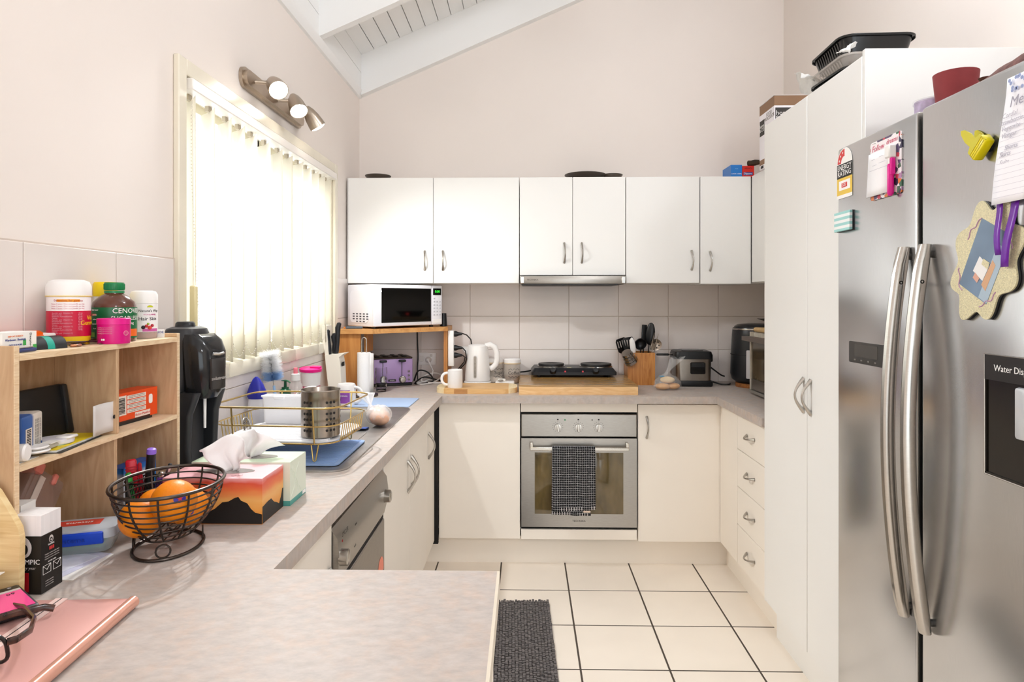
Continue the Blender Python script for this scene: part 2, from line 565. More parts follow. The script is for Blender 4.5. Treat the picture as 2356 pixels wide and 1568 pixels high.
for z in (WZ0 + 0.006, WZ1 - 0.036): b.box(xs - 0.02, xs + 0.015, WY0, WY1, z, z + 0.03)
b.build('sash', ALU, win)
for k in range(2):
    b = MB(); y0 = WY0 + 0.02 + k * 0.745
    b.box(xs - 0.004, xs, y0, y0 + 0.74, WZ0 + 0.02, WZ1 - 0.02)
    b.build('pane', mat('window_glass', '#ffffff', 0.0, alpha=0.12, spec=0.4), win)

# vertical blind
blind = thing('vertical_blind', 'cream fabric vertical blind hanging in the window', 'blind', (LX, 2.65, WZ1 - 0.03))
BL = Matrix.Translation((-LX, -2.65, -(WZ1 - 0.03)))
RAIL = mat('blind_rail_white', '#efeae4', 0.35)
b = MB(BL); b.rbox(LX - 0.03, LX + 0.030, WY0 + 0.01, WY1 - 0.01, 2.005, 2.040, 0.003, 1)
b.build('head_rail', RAIL, blind)
CLIPM = mat('blind_clip', '#b9ae9a', 0.5)
VANE = mat('blind_fabric', '#fefaf0', 0.85, var=0.02, vscale=8, transl=0.6, bump=0.1, bscale=300)
ends = [1.925, 2.05, 2.168, 2.267, 2.37, 2.496, 2.627, 2.74, 2.864, 2.974, 3.087, 3.188, 3.275]
for i, y in enumerate(ends):
    zb = 1.175
    tw = 0.0 if i != 6 else 0.012
    xe, ye = LX + 0.032, y; xl, yl = LX - 0.055, y + 0.088 + tw
    def vf(u, v, xe=xe, ye=ye, xl=xl, yl=yl, ph=i * 1.3):
        z = zb + (1.990 - zb) * v
        bow = 0.006 * math.sin(PI * u) + 0.002 * math.sin(ph + 3 * v)
        return (xl + (xe - xl) * u + bow * 0.7, yl + (ye - yl) * u + bow * 0.7, z)
    bb = MB(BL); bb.grid(vf, 6, 6)
    vn = bb.build('vane', VANE, blind, solid=0.0012)
    bb = MB(BL); bb.grid(lambda u, v: tuple(Vector(vf(u, 0)) + Vector((0.0018, 0.0010, v * 0.085 + 0.001))), 6, 1)
    bb.build('bottom_weight', mat('blind_weight_pocket', '#f3ecdc', 0.85, transl=0.6), vn, solid=0.0012)
    bb = MB(BL); xm, ym = (xe + xl) / 2, (ye + yl) / 2
    bb.box(xm - 0.006, xm + 0.006, ym - 0.012, ym + 0.012, 1.988, 2.006)
    bb.build('hanger', CLIPM, blind, smooth=0)
    if i < len(ends) - 1:                    # link chain between weights
        y2 = ends[i + 1]
        bb = MB(BL)
        n = 14
        for q in range(n + 1):
            t = q / n
            bb.sphere((xe + 0.004, y + (y2 - y) * t + 0.002, 1.235 - 0.045 * math.sin(PI * t)), 0.0018, 6, 4)
        bb.build('link_chain', mat('chain_white', '#d8d0c4', 0.4), blind)
b = MB(BL)
for q in range(80):                          # draw chain loop by the near frame
    t = q / 79
    z = 1.96 - 0.82 * t
    b.sphere((LX + 0.024, WY0 + 0.012 + 0.055 * max(0, t - 0.25) * 1.6 * (1 if t < 0.85 else (1 - (t - 0.85) * 4)), z), 0.0019, 6, 4)
b.build('draw_chain', mat('chain_white', '#d8d0c4', 0.4), blind)
b = MB(BL); b.rod((LX + 0.03, WY0 + 0.008, 1.985), (LX + 0.03, WY0 + 0.012, 1.425), 0.0012, 6)
cord = b.build('pull_cord', CREAM, blind)
b = MB(BL); b.rbox(LX + 0.022, LX + 0.040, WY0 + 0.003, WY0 + 0.022, 1.285, 1.425, 0.003, 1)
b.build('cord_weight', mat('aged_cream_plastic', '#dccf9f', 0.4), cord)

# ------------------------------------------------------------------ spotlight bar on the left wall
NICK = mat('brushed_nickel', '#b5a797', 0.30, 1.0)
lamp = thing('spotlight_bar', 'brushed nickel wall bar with three lit spotlight heads above window', 'lamp', (LX, 2.60, 2.178))
b = MB(T((0, 0, 0), (PI / 2, 0, PI / 2)))
b.prism(rectpoly(0.62, 0.075, 0.034, 6), 0.0, 0.012)
b.prism(rectpoly(0.60, 0.055, 0.027, 6), 0.012, 0.026)
b.build('base_plate', NICK, lamp)
LEDM = mat('lit_lamp_face', '#ffffff', 0.4, emit='#fff4e2', estr=22)
heads = [(-0.20, (0.52, -0.62, -0.60), 12), (0.02, (0.42, -0.45, -0.78), 44), (0.21, (0.45, 0.35, -0.80), 28)]
for y, d, pw in heads:
    d = Vector(d).normalized()
    piv = Vector((0.085, y, 0.0))
    b = MB(); b.rod((0.02, y - 0.03, 0.0), (0.06, y - 0.005, 0.004), 0.0075, 10); b.rod((0.06, y - 0.005, 0.004), tuple(piv - d * 0.02), 0.006, 10)
    b.sphere((0.06, y - 0.005, 0.004), 0.009, 10, 8)
    arm = b.build('arm', NICK, lamp)
    q = d.to_track_quat('Z', 'X').to_matrix().to_4x4()
    M = Matrix.Translation(piv) @ q
    b = MB(M)
    b.lathe([(0.004, -0.042), (0.014, -0.038), (0.024, -0.018), (0.031, 0.008), (0.035, 0.04), (0.036, 0.056), (0.0335, 0.056), (0.032, 0.045), (0.0, 0.045)], 24)
    hd = b.build('spotlight_head', NICK, lamp)
    b = MB(M); b.lathe([(0.0, 0.064), (0.016, 0.063), (0.030, 0.058), (0.0315, 0.05), (0.0315, 0.046), (0, 0.046)], 24)
    b.build('bulb', LEDM, hd)
    sd = bpy.data.lights.new('spotlight_glow', 'SPOT'); sd.energy = pw; sd.spot_size = math.radians(118); sd.spot_blend = 0.85
    sd.shadow_soft_size = 0.028; sd.color = (0.965, 0.985, 1.0)
    so = bpy.data.objects.new('spotlight_glow', sd); COL.objects.link(so)
    so.parent = lamp
    so.matrix_local = Matrix.Translation(piv + d * 0.072) @ (-d).to_track_quat('Z', 'X').to_matrix().to_4x4()

# glowing globes added out of view to fill the room with light
for (lx, ly, lz, ls, es, lab) in ((0.75, 1.70, 3.05, 0.15, 33, 'unseen fill light globe added above the kitchen floor'), (1.7, -1.6, 2.8, 0.20, 40, 'larger unseen fill light globe added over the living area')):
    t = thing('fill_globe', lab, 'lamp', (lx, ly, lz))
    b = MB(); b.sphere((0, 0, 0), ls, 18, 10); b.build('globe', mat('fill_glow_%d' % es, '#ffffff', 0.4, emit='#f3f8ff', estr=es), t)
    b = MB(); b.lathe([(0.05, ls - 0.01), (0.05, ls + 0.03), (0.01, ls + 0.05)], 20); b.build('cap', WHITEM, t)
    b = MB(); b.rod((0, 0, ls + 0.04), (0, 0, cz(lx) + 0.27 - lz), 0.004, 8); b.build('cable', WHITEM, t)

# ------------------------------------------------------------------ cabinets
def bow_handle(parent, p0, p1, off, r=0.0048):
    """curved pull: wide flattened ends, slim middle"""
    pts = arc(p0, p1, off, 12)
    rad = [r * (1.5 - 0.75 * math.sin(PI * i / 12)) for i in range(13)]
    b = MB(); b.tube(pts, r, 8, radii=rad)
    return b.build('handle', CHROME, parent)
def panel_y(name, x0, x1, y0, z0, z1, m, parent, t=0.018, r=0.0015):
    b = MB(); b.rbox(x0, x1, y0, y0 + t, z0, z1, r, 1); return b.build(name, m, parent)
def panel_x(name, y0, y1, x0, z0, z1, m, parent, t=0.018, r=0.0015):
    b = MB(); b.rbox(min(x0, x0 + t), max(x0, x0 + t), y0, y1, z0, z1, r, 1); return b.build(name, m, parent)

UY, UZ0, UZ1 = 3.66, 1.474, 2.066
def upper(name, label, x0, x1, z0, splits, handles):
    t = thing(name, label, 'cabinet', ((x0 + x1) / 2, UY, z0), group='wall cabinets on the back wall')
    L = (x0 + x1) / 2
    b = MB(); b.box(x0 - L + 0.0005, x1 - L - 0.0005, 0.021, BY - UY - 0.006, 0, UZ1 - z0 - 0.001); b.build('body', CABW, t, smooth=0)
    e = [x0] + splits + [x1]
    for i in range(len(e) - 1):
        d = panel_y('door', e[i] - L + 0.0012, e[i + 1] - L - 0.0012, 0.0, 0.001, UZ1 - z0, CABW, t)
        hx = handles[i] - L
        bow_handle(d, (hx, 0.001, 0.075 if z0 < 1.5 else 0.07), (hx, 0.001, 0.18), (0.004, -0.030, 0))
    return t
wc1 = upper('wall_cabinet', 'white two-door wall cabinet above the microwave', -1.000, -0.036, UZ0, [-0.518], [-0.566, -0.464])
upper('wall_cabinet', 'short white two-door wall cabinet directly above the rangehood', -0.034, 0.556, 1.518, [0.262], [0.215, 0.312])
upper('wall_cabinet', 'white single-door wall cabinet above the wooden utensil block', 0.558, 0.966, UZ0, [], [0.922])
upper('wall_cabinet', 'narrow white corner wall cabinet above the deep fryer', 0.969, 1.250, UZ0 - 0.005, [], [1.024])
t = thing('wall_cabinet', 'white wall cabinet on the right wall beside the pantry', 'cabinet', (1.25, 3.2, UZ0))
b = MB(); b.box(0.02, RX - 1.25 - 0.002, -0.45, 0.765, 0, UZ1 - UZ0); b.build('body', CABW, t, smooth=0)
panel_x('door', -0.45, 0.455, 0.002, 0.004, UZ1 - UZ0, CABW, t)
b = wmb(wc1); b.box(LX + 0.0095, -1.0012, UY + 0.004, UY + 0.022, UZ0, UZ1); b.build('filler_strip', CABW, wc1, smooth=0)

# rangehood
t = thing('rangehood', 'slim stainless steel slide-out rangehood under the short wall cabinet', 'rangehood', (0.26, 3.62, 1.464))
b = MB(); b.rbox(-0.292, 0.292, 0.0, 0.03, 0.006, 0.050, 0.004, 2); b.build('front_panel', STEEL, t)
b = MB(); b.box(-0.285, 0.285, 0.03, 0.33, 0.004, 0.051); b.box(-0.28, 0.25, 0.006, 0.3, -0.002, 0.006); b.build('body', mat('hood_dark', '#2b2826', 0.5), t, smooth=0)
for s in (-1, 1):
    b = MB(); b.rbox(s * 0.279 - 0.013, s * 0.279 + 0.013, -0.002, 0.028, 0.007, 0.049, 0.004, 1); b.build('end_cap', CHROME, t)
text(t, 'TECHNIKA', 0.013, INK, (-0.222, -0.0006, 0.028), FRONT)

# base cabinets along the back
BYF = 3.39
def base_unit(name, label, x0, x1, z0, z1, hx=None):
    t = thing(name, label, 'cabinet', ((x0 + x1) / 2, BYF, 0.14)); L = (x0 + x1) / 2
    b = MB(); b.box(x0 - L, x1 - L, 0.02, BY - BYF - 0.01, 0, 0.71); b.build('body', CABC, t, smooth=0)
    d = panel_y('door', x0 - L + 0.0015, x1 - L - 0.0015, 0, z0 - 0.14, z1 - 0.14, CABC, t)
    if hx is not None: bow_handle(d, (hx - L, 0.001, 0.53), (hx - L, 0.001, 0.64), (0.004, -0.03, 0))
    return t
base_unit('base_cabinet', 'cream handleless corner base cabinet left of the oven', -0.452, -0.028, 0.146, 0.850)
base_unit('base_cabinet', 'cream base cabinet with one pull handle right of the oven', 0.578, 1.004, 0.136, 0.842, 0.624)
b = MB(); b.box(-0.55, 1.05, 3.45, 3.47, 0.0, 0.139)
struct(b.build('baseboard_back', CABC, smooth=0))
b = MB(); b.box(1.05, 1.07, 2.735, 3.45, 0.0, 0.139); struct(b.build('baseboard_right', CABC, smooth=0))
b = MB(); b.box(-0.55, -0.53, 1.2, 3.47, 0.0, 0.139); struct(b.build('baseboard_left', CABC, smooth=0))

# oven
t = thing('built_in_oven', 'stainless steel built-in oven with three knobs and dark glass door', 'oven', (0.2745, BYF, 0.14))
b = MB(); b.box(-0.2985, 0.2985, 0.022, 0.5, 0.0, 0.71); b.build('housing', DARKGAP, t, smooth=0)
panel_y('top_rail', -0.2995, 0.2995, -0.001, 0.662, 0.712, CABC, t)
panel_y('bottom_rail', -0.2985, 0.2985, 0, 0.004, 0.056, CABC, t)
b = MB(); b.rbox(-0.297, 0.297, -0.004, 0.02, 0.535, 0.652, 0.003, 1); cp = b.build('control_panel', STEEL, t)
for k, x in enumerate((-0.109, -0.003, 0.102)):
    b = MB(T((x, -0.004, 0.587), (PI / 2, 0, 0))); b.lathe([(0.017, 0), (0.016, 0.012), (0.0, 0.013)], 24)
    kb = b.build('knob', CHROME, cp)
    b = MB(T((x, -0.004, 0.587), (PI / 2, 0.12 * (k - 1) - 0.05, 0))); b.rbox(-0.0055, 0.0055, -0.024, 0.016, 0.004, 0.022, 0.002, 1); b.build('grip', mat('knob_silver', '#cfcac2', 0.3, 0.7), kb)
    b = MB()
    for q in range(13):
        a = math.radians(-60 + q * 25)
        b.box(x + 0.026 * math.cos(a) - 0.0016, x + 0.026 * math.cos(a) + 0.0016, -0.0046, -0.004, 0.587 + 0.026 * math.sin(a) - 0.0008, 0.587 + 0.026 * math.sin(a) + 0.0008)
    b.box(x - 0.004, x + 0.004, -0.0046, -0.004, 0.621, 0.628)
    b.build('dial_marks', INK, cp, smooth=0)
b = MB(T((-0.072, -0.004, 0.623), (PI / 2, 0, 0))); b.cyl((0, 0, 0), 0.004, 0.002, 12); b.build('indicator', mat('indicator_green', '#1d7a4a', 0.3), cp)
b = MB(T((0.068, -0.004, 0.623), (PI / 2, 0, 0))); b.cyl((0, 0, 0), 0.003, 0.002, 12); b.build('indicator', INK, cp)
b = MB()
for (x0, x1, z0, z1) in ((-0.297, -0.228, 0.07, 0.528), (0.228, 0.297, 0.07, 0.528), (-0.228, 0.228, 0.07, 0.138), (-0.228, 0.228, 0.455, 0.528)):
    b.box(x0, x1, -0.006, 0.02, z0, z1)
dr = b.build('oven_door', STEEL, t, smooth=0)
b = MB(); b.rbox(-0.230, 0.230, -0.0075, 0.010, 0.136, 0.457, 0.006, 2)
b.build('glass', mat('oven_glass', '#665634', 0.06, var=0.35, vscale=9, vstretch=(2.2, 1, 0.8), spec=0.9, coat=0.6), dr)
b = MB(); b.rbox(-0.252, 0.252, -0.046, -0.036, 0.472, 0.490, 0.003, 1); b.rbox(-0.252, -0.236, -0.04, -0.005, 0.474, 0.512, 0.003, 1); b.rbox(0.236, 0.252, -0.04, -0.005, 0.474, 0.512, 0.003, 1)
b.build('handle', mat('oven_handle', '#c9c4bb', 0.25, 0.9), dr)
text(dr, 'TECHNIKA', 0.014, INK, (0, -0.0066, 0.102), FRONT)

# tea towel over the oven handle
def towel_mat():
    m = bpy.data.materials.new('checked_towel'); m.use_nodes = True
    nt = m.node_tree; bs = nt.nodes['Principled BSDF']
    uv = nt.nodes.new('ShaderNodeTexCoord'); sp = nt.nodes.new('ShaderNodeSeparateXYZ')
    nt.links.new(uv.outputs['Object'], sp.inputs[0])
    def stripes(sock, per, th, off=0.0):
        a = nt.nodes.new('ShaderNodeMath'); a.operation = 'MULTIPLY_ADD'; a.inputs[1].default_value = 1 / per; a.inputs[2].default_value = off
        f = nt.nodes.new('ShaderNodeMath'); f.operation = 'FRACT'
        g = nt.nodes.new('ShaderNodeMath'); g.operation = 'LESS_THAN'; g.inputs[1].default_value = th
        nt.links.new(sock, a.inputs[0]); nt.links.new(a.outputs[0], f.inputs[0]); nt.links.new(f.outputs[0], g.inputs[0])
        return g.outputs[0]
    n = nt.nodes.new('ShaderNodeTexNoise'); n.inputs['Scale'].default_value = 120; nt.links.new(uv.outputs['Object'], n.inputs['Vector'])
    mxx = nt.nodes.new('ShaderNodeMath'); mxx.operation = 'MAXIMUM'
    nt.links.new(stripes(sp.outputs[0], 0.0115, 0.07), mxx.inputs[0]); nt.links.new(stripes(sp.outputs[2], 0.0118, 0.12), mxx.inputs[1])
    mu = nt.nodes.new('ShaderNodeMath'); mu.operation = 'MULTIPLY'
    nt.links.new(mxx.outputs[0], mu.inputs[0]); nt.links.new(n.outputs['Fac'], mu.inputs[1])
    r = nt.nodes.new('ShaderNodeValToRGB'); r.color_ramp.elements[0].color = (*lin('#0b0b12'), 1); r.color_ramp.elements[1].color = (*lin('#f4f2f2'), 1)
    r.color_ramp.elements[0].position = 0.15; r.color_ramp.elements[1].position = 0.75
    nt.links.new(mu.outputs[0], r.inputs['Fac']); nt.links.new(r.outputs['Color'], bs.inputs['Base Color'])
    bs.inputs['Roughness'].default_value = 0.95
    return m
TOW = towel_mat()
t = thing('tea_towel', 'black and white checked tea towel hanging over the oven handle', 'towel', (0.2405, BYF - 0.041, 0.14))
def towel_sheet(x0, x1, zb0, zb1, dy, ph):
    def fn(u, v):
        # v 0 = hem, 1 = top of the bar
        x = (x0 + (x1 - x0) * u) * (1.0 + 0.05 * (1 - v) * 0.6)
        zb = zb0 + (zb1 - zb0) * u
        y = dy - 0.004 * (1 - v) * math.sin(u * 9 + ph) - 0.0025 * math.sin(u * 17 + ph * 2 + v * 3)
        z = zb + (0.4965 - zb) * v
        if v > 0.97: y = dy * 0.2
        return (x, y, z)
    return fn
b = MB(); b.grid(towel_sheet(-0.098, 0.112, 0.165, 0.178, -0.013, 0.4), 22, 26)
b.build('front_fall', TOW, t, solid=0.002)
b = MB(); b.grid(towel_sheet(-0.106, 0.088, 0.150, 0.142, -0.0085, 2.1), 20, 24)
b.build('back_fold', TOW, t, solid=0.002)
b = MB()
for k in range(17): b.box(-0.098 + k * 0.0128, -0.0955 + k * 0.0128, -0.0165, -0.0155, 0.166 + k * 0.0006, 0.184 + k * 0.0006)
for k in range(15): b.box(-0.107 + k * 0.0128, -0.1045 + k * 0.0128, -0.0125, -0.0115, 0.151 - k * 0.0005, 0.166 - k * 0.0005)
b.build('hem_stripes', mat('towel_white', '#e8e4e4', 0.9), t, smooth=0)
b = MB(); b.box(0.052, 0.088, -0.0185, -0.0175, 0.163, 0.172); b.build('care_label', mat('towel_tag', '#e3cdbb', 0.9), t, smooth=0)

# right run: corner filler and drawer stack
t = thing('drawer_unit', 'cream four-drawer base unit beside the pantry', 'cabinet', (1.0, 2.926, 0.14))
b = MB(); b.box(0.02, RX - 1.0 - 0.01, -0.186, 0.188, 0, 0.71); b.build('body', CABC, t, smooth=0)
b = wmb(t); b.rbox(0.999, 1.017, 3.118, 3.386, 0.14, 0.848, 0.0015, 1); b.build('corner_filler', CABC, t)
dz = (0.0, 0.186, 0.364, 0.541, 0.710)
for k in range(4):
    d = panel_x('drawer', -0.1855, 0.187, -0.001, dz[k] + 0.0015, dz[k + 1] - 0.0015, CABC, t)
    zc = (dz[k] + dz[k + 1]) / 2 + 0.005
    bow_handle(d, (0.0, -0.048, zc), (0.0, 0.055, zc), (-0.030, 0, -0.006))
# pantry
t = thing('pantry_cupboard', 'tall white two-door pantry cupboard beside the refrigerator', 'cabinet', (0.99, 2.335, 0.14))
b = MB(); b.box(0.02, RX - 0.99 - 0.003, -0.385, 0.385, 0, 1.96); b.build('body', CABW, t, smooth=0)
b = MB(); b.rbox(0.0, RX - 0.99 - 0.003, 0.388, 0.4035, 0.0, 1.964, 0.001, 1); b.build('end_panel', CABW, t)
b = MB(); b.rbox(0.0, RX - 0.99 - 0.003, -0.4035, -0.387, -0.138, 1.976, 0.001, 1); b.build('end_panel', CABW, t)
for (y0, y1, hy, bul) in ((-0.010, 0.387, 0.016, 0), (-0.386, -0.0125, -0.043, 0)):
    d = panel_x('door', y0 + 0.001, y1, -0.001, 0.003, 1.96, CABW, t)
    bow_handle(d, (0.0, hy, 0.845), (0.0, hy, 0.965), (-0.032, 0.002, 0), 0.0055)
b = MB(); b.box(1.03, 1.05, 1.94, 2.71, 0.0, 0.1395); struct(b.build('baseboard_pantry', CABW, smooth=0))

# left run
XF = -0.472
def left_unit(name, label, y0, y1, doors, handles, group=None):
    t = thing(name, label, 'cabinet', (XF, (y0 + y1) / 2, 0.14)); L = (y0 + y1) / 2
    b = MB(); b.box(LX - XF + 0.012, -0.02, y0 - L, y1 - L, 0, 0.52); b.box(-0.04, -0.02, y0 - L, y1 - L, 0.52, 0.71); b.build('body', CABC, t, smooth=0)
    e = [y0] + doors + [y1]
    for i in range(len(e) - 1):
        d = panel_x('door', e[i] - L + 0.0012, e[i + 1] - L - 0.0012, -0.018, 0.0, 0.709, CABC, t)
        if handles[i] is not None:
            hy = handles[i] - L
            bow_handle(d, (0.0, hy, 0.475), (0.0, hy, 0.60), (0.032, 0, 0), 0.0055)
    return t
left_unit('sink_cabinet', 'cream two-door cabinet under the sink bowl', 2.170, 3.118, [2.647], [2.605, 2.69])
cc = left_unit('corner_cabinet', 'narrow cream cabinet with one pull handle in the inner corner', 3.12, 3.372, [], [3.16])
left_unit('base_cabinet', 'cream cabinet between the dishwasher and the peninsula', 1.215, 1.585, [], [1.556])
b = wmb(cc); b.box(XF - 0.018, -0.4535, 3.378, 3.405, 0.12, 0.842); b.build('corner_shade_strip', DARKGAP, cc, smooth=0)  # dark strip put into the corner to stand for the shade there
# dishwasher
t = thing('dishwasher', 'stainless steel dishwasher under the worktop with round knobs', 'dishwasher', (XF, 1.875, 0.10))
b = MB(); b.box(LX - XF + 0.02, -0.02, -0.285, 0.285, 0, 0.73); b.build('body', mat('dw_grey', '#8c8782', 0.5), t, smooth=0)
prof = [(-0.018, 0.575), (0.004, 0.580), (0.014, 0.62), (0.017, 0.66), (0.012, 0.70), (-0.004, 0.722), (-0.018, 0.725)]
b = MB(); n = len(prof)
b.loft([[(x, y, z) for x, z in prof] for y in (-0.285, 0.285)]); fp = b.build('fascia', STEEL, t)
b = MB(); b.rbox(-0.018, 0.004, -0.285, 0.285, 0.03, 0.562, 0.003, 1); b.build('door', mat('dw_door', '#8f887f', 0.35, 0.8, var=0.1, vscale=40, vstretch=(1, 1, 12)), t)
b = MB(); b.box(-0.018, 0.0, -0.283, 0.283, 0.564, 0.576); b.build('recess', DARKGAP, t, smooth=0)
for y in (-0.265, 0.238):
    b = MB(T((0.014, y, 0.648), (0, PI / 2, 0))); b.lathe([(0.021, 0), (0.020, 0.020), (0.017, 0.022), (0, 0.022)], 24); b.build('knob', CHROME, fp)
text(fp, 'CYCLER', 0.016, INK, (0.0175, -0.235, 0.70), RIGHT)
text(fp, 'timer', 0.010, INK, (0.0178, -0.13, 0.685), RIGHT)
text(fp, 'wash', 0.010, INK, (0.0178, -0.14, 0.63), RIGHT)
b = MB(); b.box(0.0165, 0.0185, -0.262, -0.257, 0.684, 0.689); b.build('indicator', mat('indicator_red', '#a01818', 0.4), fp, smooth=0)
# its energy sticker
st = thing('energy_sticker', 'yellow and red energy rating sticker on the dishwasher door', 'sticker', (XF + 0.0045, 2.105, 0.44))
b = MB(); b.prism(rectpoly(0.075, 0.215, 0.002, 1), 0, 0.0005); stm = T((0, 0, 0), RIGHT)
o = MB(stm); o.prism([(-0.038, -0.11)] + [(0.038, -0.11), (0.038, 0.075)] + [(0.038 * math.cos(PI * k / 10), 0.075 + 0.038 * math.sin(PI * k / 10)) for k in range(1, 10)] + [(-0.038, 0.075)], 0, 0.0005)
STK = ramp_mat('sticker_bands', 2, [(-0.11, '#f3f1ea'), (-0.085, '#2f7d4c'), (-0.075, '#f0c52c'), (0.02, '#2c2a2a'), (0.06, '#ef8a70'), (0.115, '#f2b49a')], 0.5, interp='CONSTANT')
o.build('label_sheet', STK, st)
text(st, 'ENERGY\nRATING', 0.018, INKW, (0.0008, 0, 0.04), RIGHT, lines=0.8)
b = MB(stm); b.box(-0.025, 0.025, -0.06, 0.0, 0.0005, 0.0009); b.build('white_panel', INKW, st, smooth=0)
text(st, '245', 0.016, mat('print_red', '#d23a3a', 0.5), (0.0013, 0, -0.03), RIGHT)

# ------------------------------------------------------------------ worktop and peninsula
ZT, ZB = 0.89, 0.853
SX0, SX1, SY0, SY1 = -0.925, -0.575, 2.46, 2.90      # bowl cut-out
b = MB()
def ex(y): return -0.463 + (y - 1.193) / (3.35 - 1.193) * 0.034
b.prism([(LX + 0.012, 0.50), (-0.052, 0.50), (-0.052, 1.193), (ex(1.193), 1.193), (ex(SY0), SY0), (LX + 0.012, SY0)], ZB, ZT)
b.prism([(LX + 0.012, SY0), (SX0, SY0), (SX0, SY1), (LX + 0.012, SY1)], ZB, ZT)
b.prism([(SX1, SY0), (ex(SY0), SY0), (ex(SY1), SY1), (SX1, SY1)], ZB, ZT)
b.prism([(LX + 0.012, SY1), (ex(SY1), SY1), (-0.429, 3.348), (0.969, 3.345), (1.545, 3.345), (1.545, BY - 0.012), (LX + 0.012, BY - 0.012)], ZB, ZT)
b.prism([(0.969, 3.345), (0.982, 2.748), (1.545, 2.748), (1.545, 3.345)], ZB, ZT)
wt = tag(b.build('worktop', WTOP, smooth=0, recalc=True), 'speckled beige laminate worktop running round the kitchen and peninsula', 'worktop')
b = MB(); b.box(-0.052, -0.047, 0.50, 1.193, ZB, ZT); b.build('edge_strip', mat('edge_cream', '#d9cfbd', 0.5), wt, smooth=0)
t = thing('peninsula_cabinet', 'cream cabinet under the peninsula worktop', 'cabinet', (-0.5, 0.9, 0))
b = MB(); b.box(-0.50, 0.425, -0.35, 0.255, 0.0, 0.852); b.build('body', CABC, t, smooth=0)
b = MB(); b.box(0.426, 0.442, -0.36, 0.27, 0.0, 0.852); b.build('end_panel', CABC, t, smooth=0)

# floor mat
RUGM = mat('grey_chenille', '#6a6462', 0.95, var=0.2, vscale=60)
rug = thing('bath_mat', 'grey chenille tufted mat lying on the tiles by the peninsula', 'rug', (-0.02, 2.55, 0.0), math.radians(1.2))
b = MB(); b.rbox(-0.20, 0.135, -0.5, 0.44, 0.001, 0.008, 0.003, 1); b.build('backing', RUGM, rug)
b = MB()
for iy in range(104):
    for ix in range(26):
        x = -0.197 + ix * 0.0130 + random.uniform(-.0014, .0014); y = -0.496 + iy * 0.009 + random.uniform(-.0012, .0012)
        r = 0.0062; h = random.uniform(0.0145, 0.0205); dx = random.uniform(-.002, .002); dy = random.uniform(-.0025, .0025)
        b.add([(x - r, y - r * .7, .006), (x + r, y - r * .7, .006), (x + r, y + r * .7, .006), (x - r, y + r * .7, .006),
               (x - r * .75 + dx, y - r * .5 + dy, h), (x + r * .75 + dx, y - r * .5 + dy, h), (x + r * .75 + dx, y + r * .5 + dy, h), (x - r * .75 + dx, y + r * .5 + dy, h)],
              [(4, 5, 6, 7), (0, 1, 5, 4), (1, 2, 6, 5), (2, 3, 7, 6), (3, 0, 4, 7)])
o = b.build('pile', RUGM, rug, smooth=60); o['kind'] = 'stuff'
# ------------------------------------------------------------------ refrigerator
FXF = 0.90
fr = thing('refrigerator', 'side-by-side stainless steel refrigerator with two long bowed handles', 'refrigerator', (0.9, 1.475, 0))
b = wmb(fr); b.rbox(0.962, 1.54, 1.026, 1.921, 0.03, 1.80, 0.006, 1); b.build('body', mat('fridge_side', '#6d6e70', 0.45, 0.3), fr)
b = wmb(fr); b.rbox(0.905, 0.958, 1.531, 1.923, 0.04, 1.820, 0.010, 3); d1 = b.build('door', STEELV, fr)
b = wmb(fr); b.rbox(FXF + .005, 0.958, 1.022, 1.5205, 0.04, 1.822, 0.010, 3); d2 = b.build('door', STEELV, fr)
b = wmb(fr); b.box(0.93, 0.96, 1.5208, 1.5302, 0.05, 1.80); b.build('door_gap', mat('gap_grey', '#3b4046', 0.5), fr, smooth=0)
b = wmb(fr); b.box(0.904, 0.93, 1.5302, 1.5315, 0.05, 1.815); b.build('door_edge_trim', CHROME, fr, smooth=0)
for par, y in ((d1, 1.566), (d2, 1.484)):
    b = wmb(fr)
    n = 22; rings = []
    for i in range(n + 1):
        t = i / n; z = 0.640 + 0.868 * t
        x = 0.891 - 0.038 * math.sin(PI * t) ** 0.85
        w = 0.0135; hh = 0.017 if 0 < i < n else 0.013
        prof = [(-1, -0.55), (-0.9, 0.15), (-0.45, 0.72), (0.1, 0.9), (0.62, 0.75), (0.95, 0.3), (1, -0.4), (0.6, -0.9), (-0.6, -0.9)]
        rings.append([(x - hh * p[1], y - w * p[0], z) for p in prof])
    b.loft(rings); h = b.build('handle', mat('handle_steel', '#b9b4ad', 0.24, 1.0, var=0.05, vscale=50, vstretch=(1, 1, 12)), par)
    for z in (0.662, 1.486):
        b = wmb(fr); b.rod((0.880, y, z), (0.908, y, z), 0.008, 12); b.build('stand_off', mat('handle_post', '#4a4744', 0.5, 0.6), h)
    b = wmb(fr, T((0.879, y - 0.0128, 1.424), (PI / 2, 0, 0))); b.lathe([(0.0045, 0), (0.0045, 0.001), (0.0022, 0.001), (0.0022, 0.0)], 12); b.build('screw', DARKGAP, h)
b = wmb(fr, T((0.9048, 1.762, 1.240), LEFT)); b.prism(rectpoly(0.178, 0.058, 0.005), -0.002, 0.0012); pn = b.build('display_panel', mat('display_black', '#23211f', 0.12), d1)
b = wmb(fr, T((0.9036, 1.762, 1.240), LEFT)); b.prism(rectpoly(0.12, 0.034, 0.003, cx=0.0, cy=0.006), 0, 0.0004); b.build('display_window', mat('display_grey', '#3a3733', 0.15), pn)
b = wmb(fr, T((0.9032, 1.762, 1.240), LEFT))
for k in range(4): b.box(-0.06 + k * 0.035, -0.05 + k * 0.035, -0.022, -0.018, 0, 0.0003)
b.build('display_marks', mat('display_mark', '#6f6a64', 0.5), pn, smooth=0)
